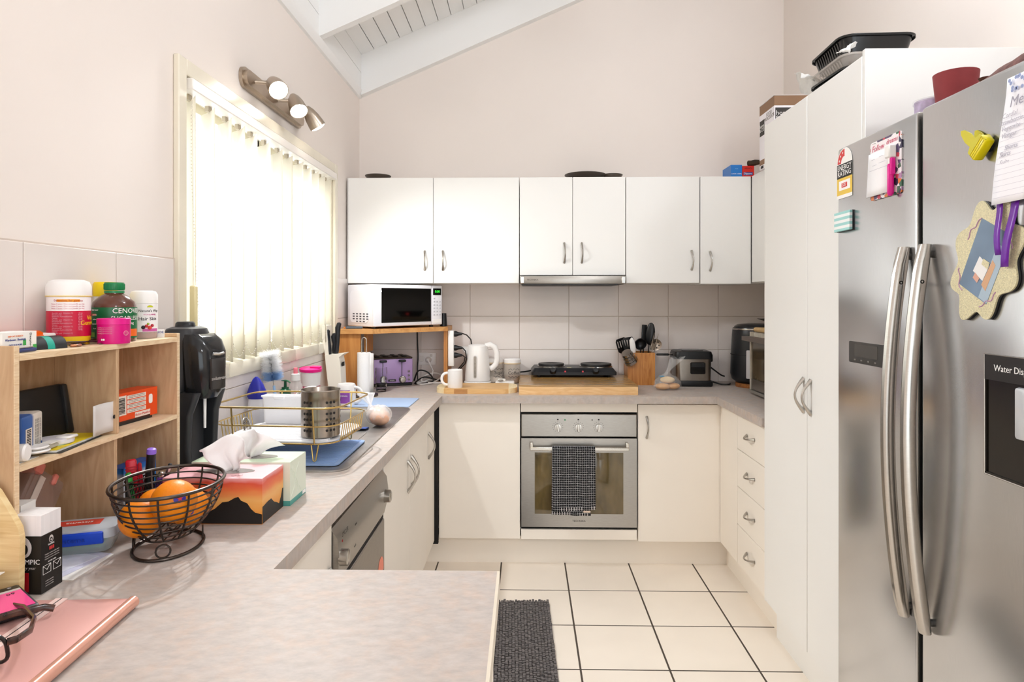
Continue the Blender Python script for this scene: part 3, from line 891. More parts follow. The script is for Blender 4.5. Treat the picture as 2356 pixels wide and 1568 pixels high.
# water dispenser: framed dark alcove with paddle
b = wmb(fr)
y0, y1, z0, z1 = 1.09, 1.305, 1.045, 1.277
b.box(0.9005, 0.906, y0, y1, 1.229, z1); b.build('dispenser_fascia', mat('dispenser_black', '#211f1f', 0.28), d2, smooth=0)
b = wmb(fr); b.box(0.9035, 0.9055, y0, y1, z0, 1.229); b.box(0.901, 0.906, y0, y1, z0, z0 + 0.004); b.box(0.901, 0.906, y1 - 0.004, y1, z0, 1.229)
al = b.build('dispenser_alcove', mat('dispenser_inside', '#17130f', 0.16), d2, smooth=0)
b = wmb(fr); b.rbox(0.890, 0.902, 1.165, 1.215, 1.13, 1.225, 0.006, 2); b.build('dispenser_paddle', mat('paddle_clear', '#c9ccd0', 0.15, 0.2), al)
b = wmb(fr); b.tube([(0.9012, y1 + .001, z0 - .001), (0.9012, y1 + .001, z1 + .001), (0.9012, y0, z1 + .001)], 0.0016, 6); b.tube([(0.9012, y1 + .001, z0 - .001), (0.9012, y0, z0 - .001)], 0.0016, 6); b.build('dispenser_trim', CHROME, d2)
tx = text(d2, 'Water Dispenser', 0.0175, INKW, (0.8998 - 0.9, 1.2785 - 1.475, 1.253), LEFT, align='LEFT')

# things stuck on the fridge doors (faces look towards -X)
def fplane(name, label, cat, y, z, dx=0.0):
    return thing(name, label, cat, (0.9045 - dx, y, z))
F = T((0, 0, 0), LEFT)      # local frame: x -> -Y, y -> up, z -> -X
RED = mat('print_red', '#d23a3a', 0.5)
st = fplane('energy_label', 'red and yellow energy rating label on the left fridge door', 'sticker', 1.877, 1.739)
dome = [(-0.044, 0.032)] + [(-0.044 * math.cos(PI * k / 14), 0.032 + 0.044 * math.sin(PI * k / 14)) for k in range(1, 14)] + [(0.044, 0.032)]
b = MB(F); b.prism([(-0.044, -0.066), (0.044, -0.066)] + dome[::-1], 0, 0.0004); b.build('label_sheet', INKW, st)
b = MB(F); b.prism([(-0.041, 0.034)] + [(-0.041 * math.cos(PI * k / 20), 0.034 + 0.039 * math.sin(PI * k / 20)) for k in range(1, 11)] + [(0, 0.052)] + [(-0.021 * math.cos(PI * k / 12), 0.034 + 0.019 * math.sin(PI * k / 12)) for k in range(5, -1, -1)], 0.0004, 0.0007); b.build('red_scale', RED, st)
for k in range(3):
    a = math.radians(15 + 27 * k); cx, cy = -0.031 * math.cos(a), 0.035 + 0.030 * math.sin(a)
    b = MB(F); b.prism([(cx + (0.0042 if q % 2 == 0 else 0.0017) * math.sin(PI * q / 5), cy + (0.0042 if q % 2 == 0 else 0.0017) * math.cos(PI * q / 5)) for q in range(10)], 0.0007, 0.001); b.build('star', INKW, st)
b = MB(F); b.box(-0.044, 0.044, -0.008, 0.032, 0.0004, 0.0007); b.build('black_band', INK, st, smooth=0)
text(st, 'ENERGY\nRATING', 0.0215, INKW, (-0.0012, 0, 0.012), LEFT, lines=0.78)
b = MB(F); b.box(-0.044, 0.044, -0.056, -0.008, 0.0004, 0.0007); b.build('yellow_band', mat('print_yellow', '#e6c24a', 0.5), st, smooth=0)
b = MB(F); b.box(-0.032, 0.032, -0.043, -0.016, 0.0007, 0.001); b.build('white_panel', INKW, st, smooth=0)
b = MB(F); b.box(-0.016, 0.016, -0.036, -0.023, 0.001, 0.0013); b.build('red_box', RED, st, smooth=0)
text(st, '535', 0.013, INKW, (-0.0018, 0, -0.0295), LEFT)

st = fplane('magnetic_notebook', 'small teal and white striped memo pad on the fridge', 'memo pad', 1.872, 1.605, 0.0)
b = MB(F); b.rbox(-0.046, 0.046, -0.028, 0.028, 0.0, 0.002, 0.0005, 1); b.build('magnet_back', BLACKP, st)
b = MB(F); b.rbox(-0.046, 0.044, -0.027, 0.0275, 0.002, 0.011, 0.001, 1)
b.build('pad', ramp_mat('teal_stripes', 2, [(-0.028, '#9fd2cf'), (-0.02, '#f1f3f2'), (-0.012, '#9fd2cf'), (-0.004, '#f1f3f2'), (0.004, '#9fd2cf'), (0.012, '#f1f3f2'), (0.020, '#9fd2cf'), (0.03, '#9fd2cf')], 0.6, interp='CONSTANT'), st)

FLOR = mat('floral_print', '#d9cbd3', 0.45, var=0.5, vscale=130)
def floral():
    m = bpy.data.materials.new('floral_card'); m.use_nodes = True; nt = m.node_tree; bs = nt.nodes['Principled BSDF']
    tc = nt.nodes.new('ShaderNodeTexCoord'); v = nt.nodes.new('ShaderNodeTexVoronoi'); v.inputs['Scale'].default_value = 85
    nt.links.new(tc.outputs['Object'], v.inputs['Vector'])
    sx = nt.nodes.new('ShaderNodeSeparateColor'); nt.links.new(v.outputs['Color'], sx.inputs[0])
    r = nt.nodes.new('ShaderNodeValToRGB'); r.color_ramp.interpolation = 'CONSTANT'; cr = r.color_ramp
    for i, (p, c) in enumerate([(0, '#f3eef0'), (0.34, '#c8475b'), (0.5, '#5a4a6e'), (0.62, '#e07a3c'), (0.74, '#3f6b52'), (0.84, '#b38bb0'), (0.93, '#3a3550')]):
        e = cr.elements[i] if i < 2 else cr.elements.new(p); e.position = p; e.color = (*lin(c), 1)
    nt.links.new(sx.outputs[0], r.inputs['Fac']); nt.links.new(r.outputs['Color'], bs.inputs['Base Color']); bs.inputs['Roughness'].default_value = 0.4
    return m
FLOR = floral()
st = fplane('magnetic_notepad', 'floral magnetic notepad with lined sheets on the left fridge door', 'notepad', 1.662, 1.716)
b = MB(F); b.prism(rectpoly(0.142, 0.150, 0.008), 0, 0.003); b.build('backing_card', FLOR, st)
b = MB(F); b.box(-0.068, 0.06, 0.047, 0.070, 0.003, 0.0034); b.build('title_band', mat('notepad_title', '#f6eef0', 0.5), st, smooth=0)
PINKI = mat('print_pink', '#c8325f', 0.5)
text(st, 'Follow', 0.021, PINKI, (-0.0037, 0.034, 0.056), LEFT, shear=0.3)
text(st, 'dreams', 0.017, PINKI, (-0.0037, -0.030, 0.060), LEFT, shear=0.3)
b = MB(F); b.grid(lambda u, v: (-0.074 + 0.108 * u, -0.066 + 0.112 * v, 0.0045 + 0.006 * (1 - v)), 2, 6); pd = b.build('paper_pad', mat('paper_white', '#f6f4f6', 0.75), st, solid=0.003)
b = MB(F); b.box(-0.062, 0.02, 0.0, 0.0006, 0.0102, 0.0104); b.box(-0.056, -0.04, 0.028, 0.0287, 0.0078, 0.008); b.box(-0.02, 0.0, 0.030, 0.0307, 0.0078, 0.008); b.box(-0.05, -0.03, 0.012, 0.0127, 0.0086, 0.0088); b.box(-0.02, 0.01, 0.014, 0.0147, 0.0086, 0.0088)
b.build('handwriting', mat('pencil_grey', '#b9b6c0', 0.7), pd, smooth=0)
st = fplane('highlighter_pen', 'pink and white felt pen clipped to the floral notepad on fridge', 'pen', 1.622, 1.70, 0.012)
MAG = mat('magenta_plastic', '#e0148f', 0.35)
b = MB(F); b.tube([(0, -0.062, 0), (0, -0.056, 0), (0, 0.012, 0), (0, 0.016, 0)], 0.0075, 14, radii=[0.004, 0.0075, 0.0075, 0.006]); b.build('barrel', MAG, st)
b = MB(F); b.tube([(0, 0.016, 0), (0, 0.030, 0)], 0.0062, 14); b.build('neck', WHITEP, st)
b = MB(F); b.rbox(-0.011, 0.012, 0.030, 0.062, -0.009, 0.010, 0.003, 1); b.build('cap', WHITEP, st)
b = MB(F); b.rbox(0.006, 0.013, -0.012, 0.03, -0.006, 0.006, 0.002, 1); b.build('clip', MAG, st)

# yellow magnetic clip
YEL = mat('yellow_plastic', '#e8dc00', 0.22, trans=0.25)
st = thing('magnetic_clip', 'translucent yellow magnetic bulldog clip on the right fridge door', 'clip', (0.9045, 1.308, 1.692), rot=(0, 0, 0))
K = F @ T((0, 0, 0), (0, 0, math.radians(42)))
for k, (z, m) in enumerate(((0.004, YEL), (0.022, YEL))):
    b = MB(K @ T((0, 0, z), (0.12 * (1 if k else -1), 0, 0)))
    b.prism([(-0.024, -0.022), (0.024, -0.022), (0.022, -0.002), (0.010, 0.002), (0.011, 0.018), (0.006, 0.036), (0, 0.042), (-0.006, 0.036), (-0.011, 0.018), (-0.010, 0.002), (-0.022, -0.002)], 0, 0.003)
    lv = b.build('lever', YEL, st)
b = MB(K); b.rbox(-0.024, 0.024, -0.026, -0.004, 0.004, 0.024, 0.004, 2); b.build('jaw', mat('yellow_solid', '#e9d800', 0.3), st)
b = MB(K)
for k in range(3): b.box(-0.022, 0.022, -0.0215 + k * 0.0055, -0.0205 + k * 0.0055, 0.024, 0.0246)
b.build('ridges', mat('yellow_shadow', '#b8a600', 0.5), st, smooth=0)
b = MB(K); b.cyl((0, -0.008, 0), 0.012, 0.004, 16); b.build('magnet', BLACKP, st)

# long shopping list
st = fplane('shopping_list', 'long white lined shopping list hanging on the right fridge door', 'paper', 1.19, 1.685)
def listfn(u, v):
    y = 0.055 - 0.10 * u; z = -0.122 + 0.234 * v - 0.0 * u
    y += 0.018 * (1 - v)
    return (-0.006 - 0.014 * (1 - v) ** 1.5 - 0.003 * math.sin(5 * v), y, z)
b = MB(); b.grid(listfn, 4, 16); b.build('sheet', mat('list_paper', '#f7f6fb', 0.75), st, solid=0.0006)
b = MB()
for k in range(14):
    v = 0.05 + k * 0.045
    p = [listfn(0.02, v), listfn(0.98, v)]
    b.add([(p[0][0] - 0.0006, p[0][1], p[0][2]), (p[1][0] - 0.0006, p[1][1], p[1][2]), (p[1][0] - 0.0006, p[1][1], p[1][2] + 0.0006), (p[0][0] - 0.0006, p[0][1], p[0][2] + 0.0006)], [(0, 1, 2, 3)])
b.build('ruled_lines', mat('rule_grey', '#d5d2dc', 0.7), st, smooth=0)
PEN = mat('pen_grey', '#bfbcc8', 0.7)
text(st, 'Menu', 0.027, mat('pen_grey2', '#a9a5b4', 0.7), (-0.0105, 0.010, 0.062), LEFT, shear=0.3)
for k, (w, dy, z) in enumerate((('Cordial', 0.036, 0.040), ('Strawberries', 0.030, 0.028), ('Vegemite', 0.032, 0.016), ('Vinegar', 0.036, 0.003), ('Shorts', 0.030, -0.020), ('Skirts', 0.044, -0.031), ('Suits', 0.045, -0.046))):
    text(st, w, 0.0125, PEN, (-0.0135 - 0.0006 * k, dy, z), LEFT, shear=0.35)
b = MB()
rnd = random.Random(5)
for k in range(22):
    y = rnd.uniform(-0.04, 0.045); z = rnd.uniform(0.082, 0.108)
    b.T = T((-0.0075, y, z), LEFT); b.lathe([(0.0028, 0), (0.0036, 0.0002), (0.0028, 0.0004)], 10)
b.build('floral_heading', mat('heading_blue', '#9aa6cf', 0.6), st)

# gold glitter photo frame
def glitter():
    m = mat('gold_glitter', '#ddd4ae', 0.4, 0.2, var=0.22, vscale=420, bump=0.8, bscale=500); return m
st = thing('photo_frame', 'gold glitter cloud-edged photo frame on the right fridge door', 'photo frame', (0.9045, 1.300, 1.460))
pts = []
n = 120
for i in range(n):
    a = 2 * PI * i / n
    r = 0.110 + 0.0125 * math.cos(8 * a + 0.4) + 0.004 * math.sin(3 * a)
    pts.append((0.088 * r / 0.112 * math.cos(a), r * 1.06 * math.sin(a)))
K = F @ T((0, 0, 0), (0, 0, math.radians(-28)))
b = MB(K); b.prism(pts, 0.0008, 0.005); b.build('backing', BLACKP, st)
b = MB(K); b.prism(pts, 0.0052, 0.0085); b.build('glitter_card', glitter(), st)
b = MB(K); b.box(-0.044, 0.046, -0.072, 0.072, 0.0086, 0.0090); ph = b.build('photo', mat('photo_blue', '#71879f', 0.3, var=0.2, vscale=12), st, smooth=0)
b = MB(K); b.box(0.020, 0.046, -0.07, 0.045, 0.0091, 0.0093); b.build('pale_stripe', mat('photo_pale', '#a9bccb', 0.3), ph, smooth=0)
b = MB(K); b.prism([(-0.018, -0.030), (0.016, -0.036), (0.019, -0.004), (-0.014, 0.004)], 0.0094, 0.0097); b.build('white_card', mat('photo_white', '#eceae8', 0.4), ph, smooth=0)
b = MB(K); b.prism([(-0.002, -0.008), (0.018, -0.010), (0.018, 0.004), (-0.002, 0.004)], 0.0097, 0.0099); b.build('gold_patch', glitter(), ph, smooth=0)
b = MB(K); b.prism([(0.016, -0.044), (0.032, -0.050), (0.034, 0.006), (0.022, 0.012)], 0.0094, 0.0096); b.build('tan_patch', mat('photo_tan', '#cfa27c', 0.4), ph, smooth=0)
b = MB(K); b.prism([(-0.012, -0.042), (0.004, -0.046), (0.006, -0.035), (-0.010, -0.03)], 0.0098, 0.01); b.build('skin_patch', mat('photo_skin', '#d9a48f', 0.4), ph, smooth=0)
GLU = mat('purple_glue', '#b48aa8', 0.3)
for a0 in (0.55, 2.3, 3.6, 5.2):
    b = MB(K); b.tube([(0.066 * math.cos(a0 + q * .07) * (1 + .05 * math.sin(q * 1.3)), 0.093 * math.sin(a0 + q * .07) * (1 + .04 * math.cos(q)), 0.0088) for q in range(10)], 0.0012, 6); b.build('glue_line', GLU, st)
st = thing('ribbon_bookmark', 'purple satin ribbon hanging over the glitter photo frame', 'ribbon', (0.9045, 1.25, 1.53))
PURP = mat('purple_satin', '#6d1fa0', 0.3, var=0.1, vscale=20)
for (ya, yb, za, zb, w) in ((0.0, 0.0, 0.036, -0.062, 0.016), (-0.040, -0.016, 0.036, -0.085, 0.020)):
    def rf(u, v, ya=ya, yb=yb, za=za, zb=zb, w=w):
        return (-0.0165 - 0.003 * math.sin(v * 5), ya + (yb - ya) * (1 - v) - w * (u - 0.5), zb + (za - zb) * v)
    b = MB(); b.grid(rf, 2, 8); b.build('tail', PURP, st, solid=0.0005)

# on top of the fridge
t = thing('flower_pot', 'dark red tapered pot standing on top of the refrigerator', 'pot', (1.075, 1.66, 1.80))
b = MB(); b.lathe([(0.0, 0), (0.036, 0.0), (0.050, 0.148), (0.046, 0.148), (0.034, 0.01), (0.0, 0.01)], 32); b.build('body', mat('maroon_card', '#8e3437', 0.7, var=0.1, vscale=30), t)
t = thing('lilac_tub', 'lilac printed round tub on the refrigerator beside the red pot', 'tub', (1.10, 1.79, 1.80))
b = MB(); b.lathe([(0.0, 0), (0.042, 0), (0.046, 0.118), (0.044, 0.118), (0.04, 0.006), (0, 0.006)], 28); b.build('body', mat('lilac_print', '#c9b9d6', 0.5, var=0.25, vscale=50), t)
b = MB(); b.lathe([(0.045, 0.113), (0.049, 0.113), (0.049, 0.121), (0.045, 0.121)], 28); b.build('rim', CLEARP, t)
t = thing('patterned_pouch', 'brown patterned fabric pouch lying on the refrigerator', 'pouch', (1.10, 1.395, 1.80))
b = MB()
rings = []
for i in range(13):
    u = i / 12; rr = 0.058 * (math.sin(PI * (0.12 + 0.8 * u)) ** 0.6)
    rings.append([(0.07 * math.cos(a) * (0.6 + .4 * math.sin(PI * (.12 + .8 * u))), 0.16 - 0.30 * u, max(0.0, 0.062 + rr * math.sin(a) + .004 * math.sin(3 * a + i))) for a in [2 * PI * k / 18 for k in range(18)]])
b.loft(rings); b.build('body', mat('paisley', '#6d4a45', 0.8, var=0.6, vscale=45), t)
b = MB(); b.lathe([(0.012, 0), (0.018, 0.01), (0.010, 0.022), (0.016, 0.034), (0.0, 0.036)], 12, (-0.02, 0.165, 0.07)); b.build('gathered_knot', mat('knot_brown', '#5a3420', 0.7, var=0.4, vscale=60), t)

# on top of the pantry: plastic food trays and paper
BLKT = mat('tray_black', '#141414', 0.22)
def tray(name, label, loc, rz, w, h, dz, m, flip=False, rib=True):
    t = thing(name, label, 'tray', loc, rz)
    b = MB()
    f = (lambda z: dz - z) if flip else (lambda z: z)
    rings = [rectpoly(w - 0.05, h - 0.05, 0.03, 6), rectpoly(w - 0.02, h - 0.02, 0.04, 6), rectpoly(w - 0.018, h - 0.018, 0.042, 6), rectpoly(w, h, 0.048, 6), rectpoly(w, h, 0.048, 6)]
    zs = [0, dz - 0.008, dz - 0.002, dz - 0.002, dz - 0.009]
    b.loft([[(x, y, f(z)) for x, y in r] for r, z in zip(rings, zs)], cap=False)
    b.add([(x, y, f(0)) for x, y in rings[0]], [tuple(range(len(rings[0])))])
    b.build('body', m, t, solid=0.0015)
    if rib:
        b = MB()
        for k in range(-5, 6):
            for s in (-1, 1):
                b.add([(s * 0.0 + (w - .047) / 2 * s, k * 0.017 - .003, f(.004)), ((w - .047) / 2 * s, k * .017 + .003, f(.004)), ((w - .018) / 2 * s + .001 * s, k * .017 + .003, f(dz - .012)), ((w - .018) / 2 * s + .001 * s, k * .017 - .003, f(dz - .012))], [(0, 1, 2, 3)])
        b.build('ribs', m, t, smooth=0, solid=0.002)['kind'] = 'stuff'
    return t
ZP = 2.1045
tray('food_tray', 'black plastic food tray lowest on top of the pantry', (1.180, 2.335, ZP), 0.05, 0.25, 0.28, 0.060, BLKT)
tray('food_tray', 'clear plastic food tray between two black trays on the pantry', (1.180, 2.335, ZP + 0.0605), 0.0, 0.245, 0.285, 0.042, mat('tray_clear', '#cfc6bd', 0.15, alpha=0.35, spec=0.9))
tray('food_tray', 'black plastic food tray on top of the tray stack on pantry', (1.180, 2.33, ZP + 0.103), -0.04, 0.255, 0.29, 0.058, BLKT)
def crumple(name, label, loc, sz, seed, m, cat='paper'):
    r = random.Random(seed)
    b = MB()
    off = [[(r.uniform(-.25, .25), r.uniform(-.25, .25), r.uniform(-.25, .25)) for _ in range(9)] for _ in range(9)]
    def fn(u, v):
        o = off[int(round(v * 8))][int(round(u * 8))]
        return (sz[0] * (u - .5 + o[0] * .16), sz[1] * (v - .5 + o[1] * .16), sz[2] * (.5 + .45 * o[2] + .5 * math.sin(3 * u + 2 * v)))
    b.grid(fn, 8, 8)
    o = b.build(name, m, smooth=20, solid=0.0006); o.location = loc
    return tag(o, label, cat)
PAPERC = mat('greaseproof', '#f0eeea', 0.8, transl=0.3)
o = crumple('paper_bag', 'crumpled white paper poking out of the pantry tray stack', (1.045, 2.50, ZP + 0.072), (0.085, 0.08, 0.05), 3, PAPERC)
o.rotation_euler = (0.3, 0.4, 0.2)
o = crumple('paper_sheet', 'white paper corner wedged under the topmost black tray', (1.062, 2.16, ZP + 0.085), (0.045, 0.05, 0.03), 8, PAPERC)
o.rotation_euler = (0.2, -0.9, 0.1)

# on top of the wall cabinets
t = thing('food_processor_box', 'white and brown food processor carton on the right wall cabinet', 'box', (1.375, 3.395, 2.066))
b = MB(); b.box(-0.135, 0.15, -0.10, 0.105, 0.0, 0.335)
BXM = ramp_mat('carton_bands', 2, [(0.0, '#e9e4e6'), (0.022, '#8c6a4e'), (0.050, '#f1eef2'), (0.285, '#8c6a4e'), (0.34, '#8c6a4e')], 0.6, interp='CONSTANT'); b.build('carton', BXM, t, smooth=0)
b = MB(); b.box(-0.137, 0.152, -0.102, -0.004, 0.335, 0.338); b.box(-0.137, 0.152, 0.004, 0.107, 0.335, 0.338); b.build('flaps', mat('carton_white', '#e6e2e2', 0.6), t, smooth=0)
b = MB(); b.box(-0.13, -0.05, -0.1008, -0.1, 0.19, 0.275); b.build('logo_panel', mat('logo_dark', '#3a3634', 0.6), t, smooth=0)
b = MB(); b.box(-0.1358, -0.135, 0.035, 0.100, 0.175, 0.255); b.build('logo_panel', mat('logo_dark', '#3a3634', 0.6), t, smooth=0)
text(t, 'home\n& CO', 0.033, INKW, (-0.09, -0.1014, 0.235), FRONT, lines=0.8)
text(t, 'home\n& CO', 0.027, INKW, (-0.1364, 0.068, 0.215), LEFT, lines=0.8)
text(t, 'FOOD\nPROCESSOR', 0.026, mat('print_brown', '#6d645e', 0.6), (-0.1356, -0.030, 0.255), LEFT, lines=0.8)
b = MB()
for k in range(9): b.box(-0.1358, -0.135, 0.05 + k * 0.004, 0.052 + k * 0.004 + (k % 3) * .0006, 0.004, 0.018)
b.build('barcode', INK, t, smooth=0)
t = thing('wrap_box', 'blue carton standing on the corner wall cabinet', 'box', (1.176, 3.69, 2.066))
b = MB(); b.box(-0.032, 0.030, -0.012, 0.14, 0, 0.068); b.build('carton', mat('carton_blue', '#0a72c4', 0.4), t, smooth=0)
text(t, 'LOCK & SEAL', 0.0095, INKW, (0, -0.0126, 0.018), FRONT); text(t, 'fresh', 0.008, mat('print_ltblue', '#8fc4ea', 0.5), (0, -0.0126, 0.046), FRONT)
t = thing('snack_box', 'red carton with blue badge beside the blue carton on cabinet', 'box', (1.238, 3.69, 2.066))
b = MB(); b.box(-0.030, 0.034, -0.014, 0.12, 0, 0.062); b.build('carton', mat('carton_red', '#d3261c', 0.4), t, smooth=0)
b = MB(); b.box(-0.025, 0.026, -0.0148, -0.014, 0.010, 0.026); b.build('badge', mat('badge_blue', '#2a4d9c', 0.5), t, smooth=0)
text(t, 'Dippers', 0.014, INKW, (0, -0.0152, 0.018), FRONT); text(t, 'ARNO', 0.014, INK, (0, -0.0146, 0.047), FRONT)
t = thing('bark_roll', 'dark brown knobbly roll lying on the red carton', 'roll', (1.245, 3.70, 2.129))
b = MB(T((0, 0, 0.016), (PI / 2, 0.0, 0.9))); b.lathe([(0.006, -0.002), (0.013, 0.0), (0.017, 0.004), (0.015, 0.02), (0.017, 0.04), (0.012, 0.07), (0.014, 0.085), (0.008, 0.09), (0.0, 0.09)], 16); b.build('body', mat('bark_brown', '#3d2b1a', 0.7, var=0.4, vscale=60, bump=0.6), t)

for k, (x, r_, lab) in enumerate(((0.345, 0.12, 'dark oval platter on top of the rangehood wall cabinet'), (0.50, 0.06, 'small dark bowl beside the platter on the wall cabinet'), (-0.86, 0.075, 'dark shallow dish on top of the microwave wall cabinet'))):
    t = thing('platter', lab, 'platter', (x, 3.80, 2.0665))
    b = MB(); b.lathe([(0, 0), (r_ * 0.6, 0), (r_, 0.034), (r_, 0.037), (r_ * 0.58, 0.004), (0, 0.004)], 32); b.build('dish', mat('platter_brown', '#4a4038', 0.4), t)
# ------------------------------------------------------------------ back worktop: corner stand with microwave
Z0 = 0.89
PINE = wood('honey_pine', '#a8682f', '#cf9350', 9, (1, 1, 0.12), 0.45)
t = thing('corner_shelf_stand', 'honey pine corner stand carrying the microwave over the toaster', 'shelf', (-0.80, 3.66, Z0))
b = wmb(t); b.prism([(-0.995, 3.405), (-0.80, 3.405), (-0.445, 3.735), (-0.445, 3.955), (-0.995, 3.955)], 1.204, 1.228); b.build('top_board', wood('honey_pine_top', '#b97f45', '#dca86a', 9, (0.3, 2, 2), 0.45), t, smooth=0)
b = wmb(t); b.box(-0.992, -0.868, 3.42, 3.438, Z0, 1.204); b.build('front_panel', PINE, t, smooth=0)
b = wmb(t); b.box(-0.868, -0.852, 3.50, 3.64, 1.10, 1.204); b.build('brace', PINE, t, smooth=0)
b = wmb(t); b.box(-0.470, -0.449, 3.745, 3.955, Z0, 1.204); b.build('side_panel', PINE, t, smooth=0)

mw = thing('microwave', 'white microwave oven with black glass door on the corner stand', 'microwave', (-0.7335, 3.673, 1.2285), math.radians(45.8))
W2, D2, H2 = 0.2275, 0.129, 0.236
MWW = mat('microwave_white', '#eeeef3', 0.35)
b = MB(); b.rbox(-W2, W2, -D2 + 0.012, D2, 0.010, H2, 0.006, 2); body = b.build('casing', MWW, mw)
b = MB(); b.rbox(-W2, W2 - 0.075, -D2 - 0.006, -D2 + 0.014, 0.012, H2 - 0.002, 0.006, 2); dr = b.build('door', MWW, mw)
b = MB(); b.rbox(-W2 + 0.045, W2 - 0.079, -D2 - 0.0078, -D2, 0.030, H2 - 0.018, 0.003, 1); b.build('door_glass', mat('microwave_glass', '#070707', 0.05, spec=0.6), dr)
b = MB(); b.rbox(W2 - 0.074, W2, -D2 - 0.006, -D2 + 0.014, 0.012, H2 - 0.002, 0.006, 2); cp = b.build('control_panel', MWW, mw)
b = MB(); b.box(W2 - 0.066, W2 - 0.010, -D2 - 0.0075, -D2 - 0.005, H2 - 0.056, H2 - 0.018); b.build('display', mat('display_black2', '#0c0f0c', 0.2), cp, smooth=0)
text(cp, '0:00', 0.020, mat('display_green', '#35e23a', 0.4, emit='#35e23a', estr=1.2), (W2 - 0.036, -D2 - 0.0078, H2 - 0.036), FRONT)
BTN = mat('button_grey', '#d9d9de', 0.5)
for r in range(6):
    for c in range(3):
        if (r == 0 and c > 0): continue
        x = W2 - 0.057 + c * 0.020; z = H2 - 0.075 - r * 0.0185
        b = MB(); b.rbox(x - 0.0075, x + 0.0075, -D2 - 0.0072, -D2 - 0.005, z - 0.005, z + 0.005, 0.002, 1); b.build('button', BTN, cp)
        b = MB(); b.box(x - 0.003, x + 0.003, -D2 - 0.0076, -D2 - 0.0071, z - 0.001, z + 0.001); b.build('button_mark', mat('button_ink', '#77777c', 0.6), cp, smooth=0)
b = MB(); b.rbox(W2 - 0.068, W2 - 0.008, -D2 - 0.0072, -D2 - 0.005, 0.022, 0.045, 0.003, 1); b.build('open_button', WHITEP, cp)
VENT = mat('vent_dark', '#3a3a44', 0.6)
b = MB(T((-W2 - 0.0005, 0.006, 0.118), LEFT)); b.prism(rectpoly(0.185, 0.175, 0.03, 6), 0, 0.002); b.build('side_emboss', mat('microwave_white2', '#f1f1f6', 0.35), body)
for r in range(4):
    for c in range(5):
        if r == 3 and c in (0, 4): continue
        y = 0.06 - c * 0.034; z = 0.078 - r * 0.0135
        b = MB(); b.box(-W2 - 0.0032, -W2 - 0.0024, y - 0.009, y + 0.009, z - 0.0032, z + 0.0032); b.build('vent_slot', VENT, body, smooth=0)
for sx in (-0.19, 0.19):
    for sy in (-0.08, 0.09):
        b = MB(); b.cyl((sx, sy, 0.0), 0.012, 0.011, 12); b.build('foot', BLACKP, mw)
t = thing('pocket_knife', 'small grey folding tool lying in front of the microwave', 'tool', (-0.905, 3.44, 1.2295), 0.05)
b = MB(); b.rbox(-0.045, 0.045, -0.009, 0.009, 0, 0.013, 0.005, 2); b.build('handle', mat('slate_grey', '#4f5a66', 0.5), t)
b = MB(); b.rbox(-0.056, -0.043, -0.006, 0.006, 0.002, 0.010, 0.003, 1); b.build('tip', mat('tool_orange', '#d47a22', 0.5), t)
t = thing('black_cup', 'small black tapered cup behind the microwave on the stand', 'cup', (-0.478, 3.80, 1.229))
b = MB(); b.lathe([(0, 0), (0.022, 0), (0.017, 0.075), (0.015, 0.075), (0.019, 0.004), (0, 0.004)], 20); b.build('body', BLACKP, t)

# toaster
ts = thing('toaster', 'lilac four-slice toaster under the corner stand', 'toaster', (-0.795, 3.795, Z0), math.radians(22))
LIL = mat('lilac_enamel', '#b79bd0', 0.32, 0.1)
b = MB(); b.rbox(-0.122, 0.122, -0.085, 0.085, 0.016, 0.155, 0.008, 2); b.build('casing', LIL, ts)
b = MB(); b.rbox(-0.119, 0.119, -0.082, 0.082, 0.0, 0.017, 0.004, 1); b.build('base', BLACKP, ts)
b = MB(); b.rbox(-0.121, 0.121, -0.084, 0.084, 0.154, 0.164, 0.004, 1); tp = b.build('top', mat('toaster_top', '#4f463d', 0.4, 0.5), ts)
for x in (-0.078, -0.028, 0.028, 0.078):
    b = MB(); b.rbox(x - 0.014, x + 0.014, -0.065, 0.07, 0.160, 0.170, 0.004, 1); b.build('bread_slot', BLACKP, tp)
for x in (-0.050, 0.058):
    b = MB(); b.box(x - 0.002, x + 0.002, -0.0862, -0.085, 0.055, 0.145); b.build('lever_slot', BLACKP, ts, smooth=0)
    b = MB(); b.rbox(x - 0.02, x + 0.02, -0.112, -0.085, 0.138, 0.150, 0.004, 2); b.build('lever', BLACKP, ts)
for x in (-0.046, 0.062):
    b = MB(T((x, -0.085, 0.036), (PI / 2, 0, 0))); b.lathe([(0.0185, 0), (0.0185, 0.006), (0.015, 0.008), (0.0145, 0.02), (0, 0.021)], 22); k = b.build('dial', CHROME, ts)
    b = MB(T((x, -0.085, 0.036), (PI / 2, 0, 0))); b.lathe([(0.0205, 0), (0.0205, 0.004), (0.0, 0.004)], 22); b.build('dial_ring', BLACKP, k)
for k in range(3):
    b = MB(); z = 0.028 + k * 0.023; b.rbox(0.092, 0.106, -0.0885, -0.084, z, z + 0.014, 0.002, 1); bt = b.build('button', mat('toaster_button', '#b9a9b8', 0.3, 0.5), ts)
    b = MB(); b.box(0.095, 0.103, -0.0892, -0.0884, z + 0.003, z + 0.011); b.build('button_icon', mat('icon_grey', '#5d5560', 0.5), bt, smooth=0)
b = MB(); b.rbox(-0.020, 0.024, -0.0868, -0.084, 0.026, 0.039, 0.001, 1); pl = b.build('badge', mat('badge_dark', '#3a3338', 0.3, 0.4), ts)
text(pl, 'morphy', 0.0085, INKW, (0.002, -0.0872, 0.0325), FRONT)

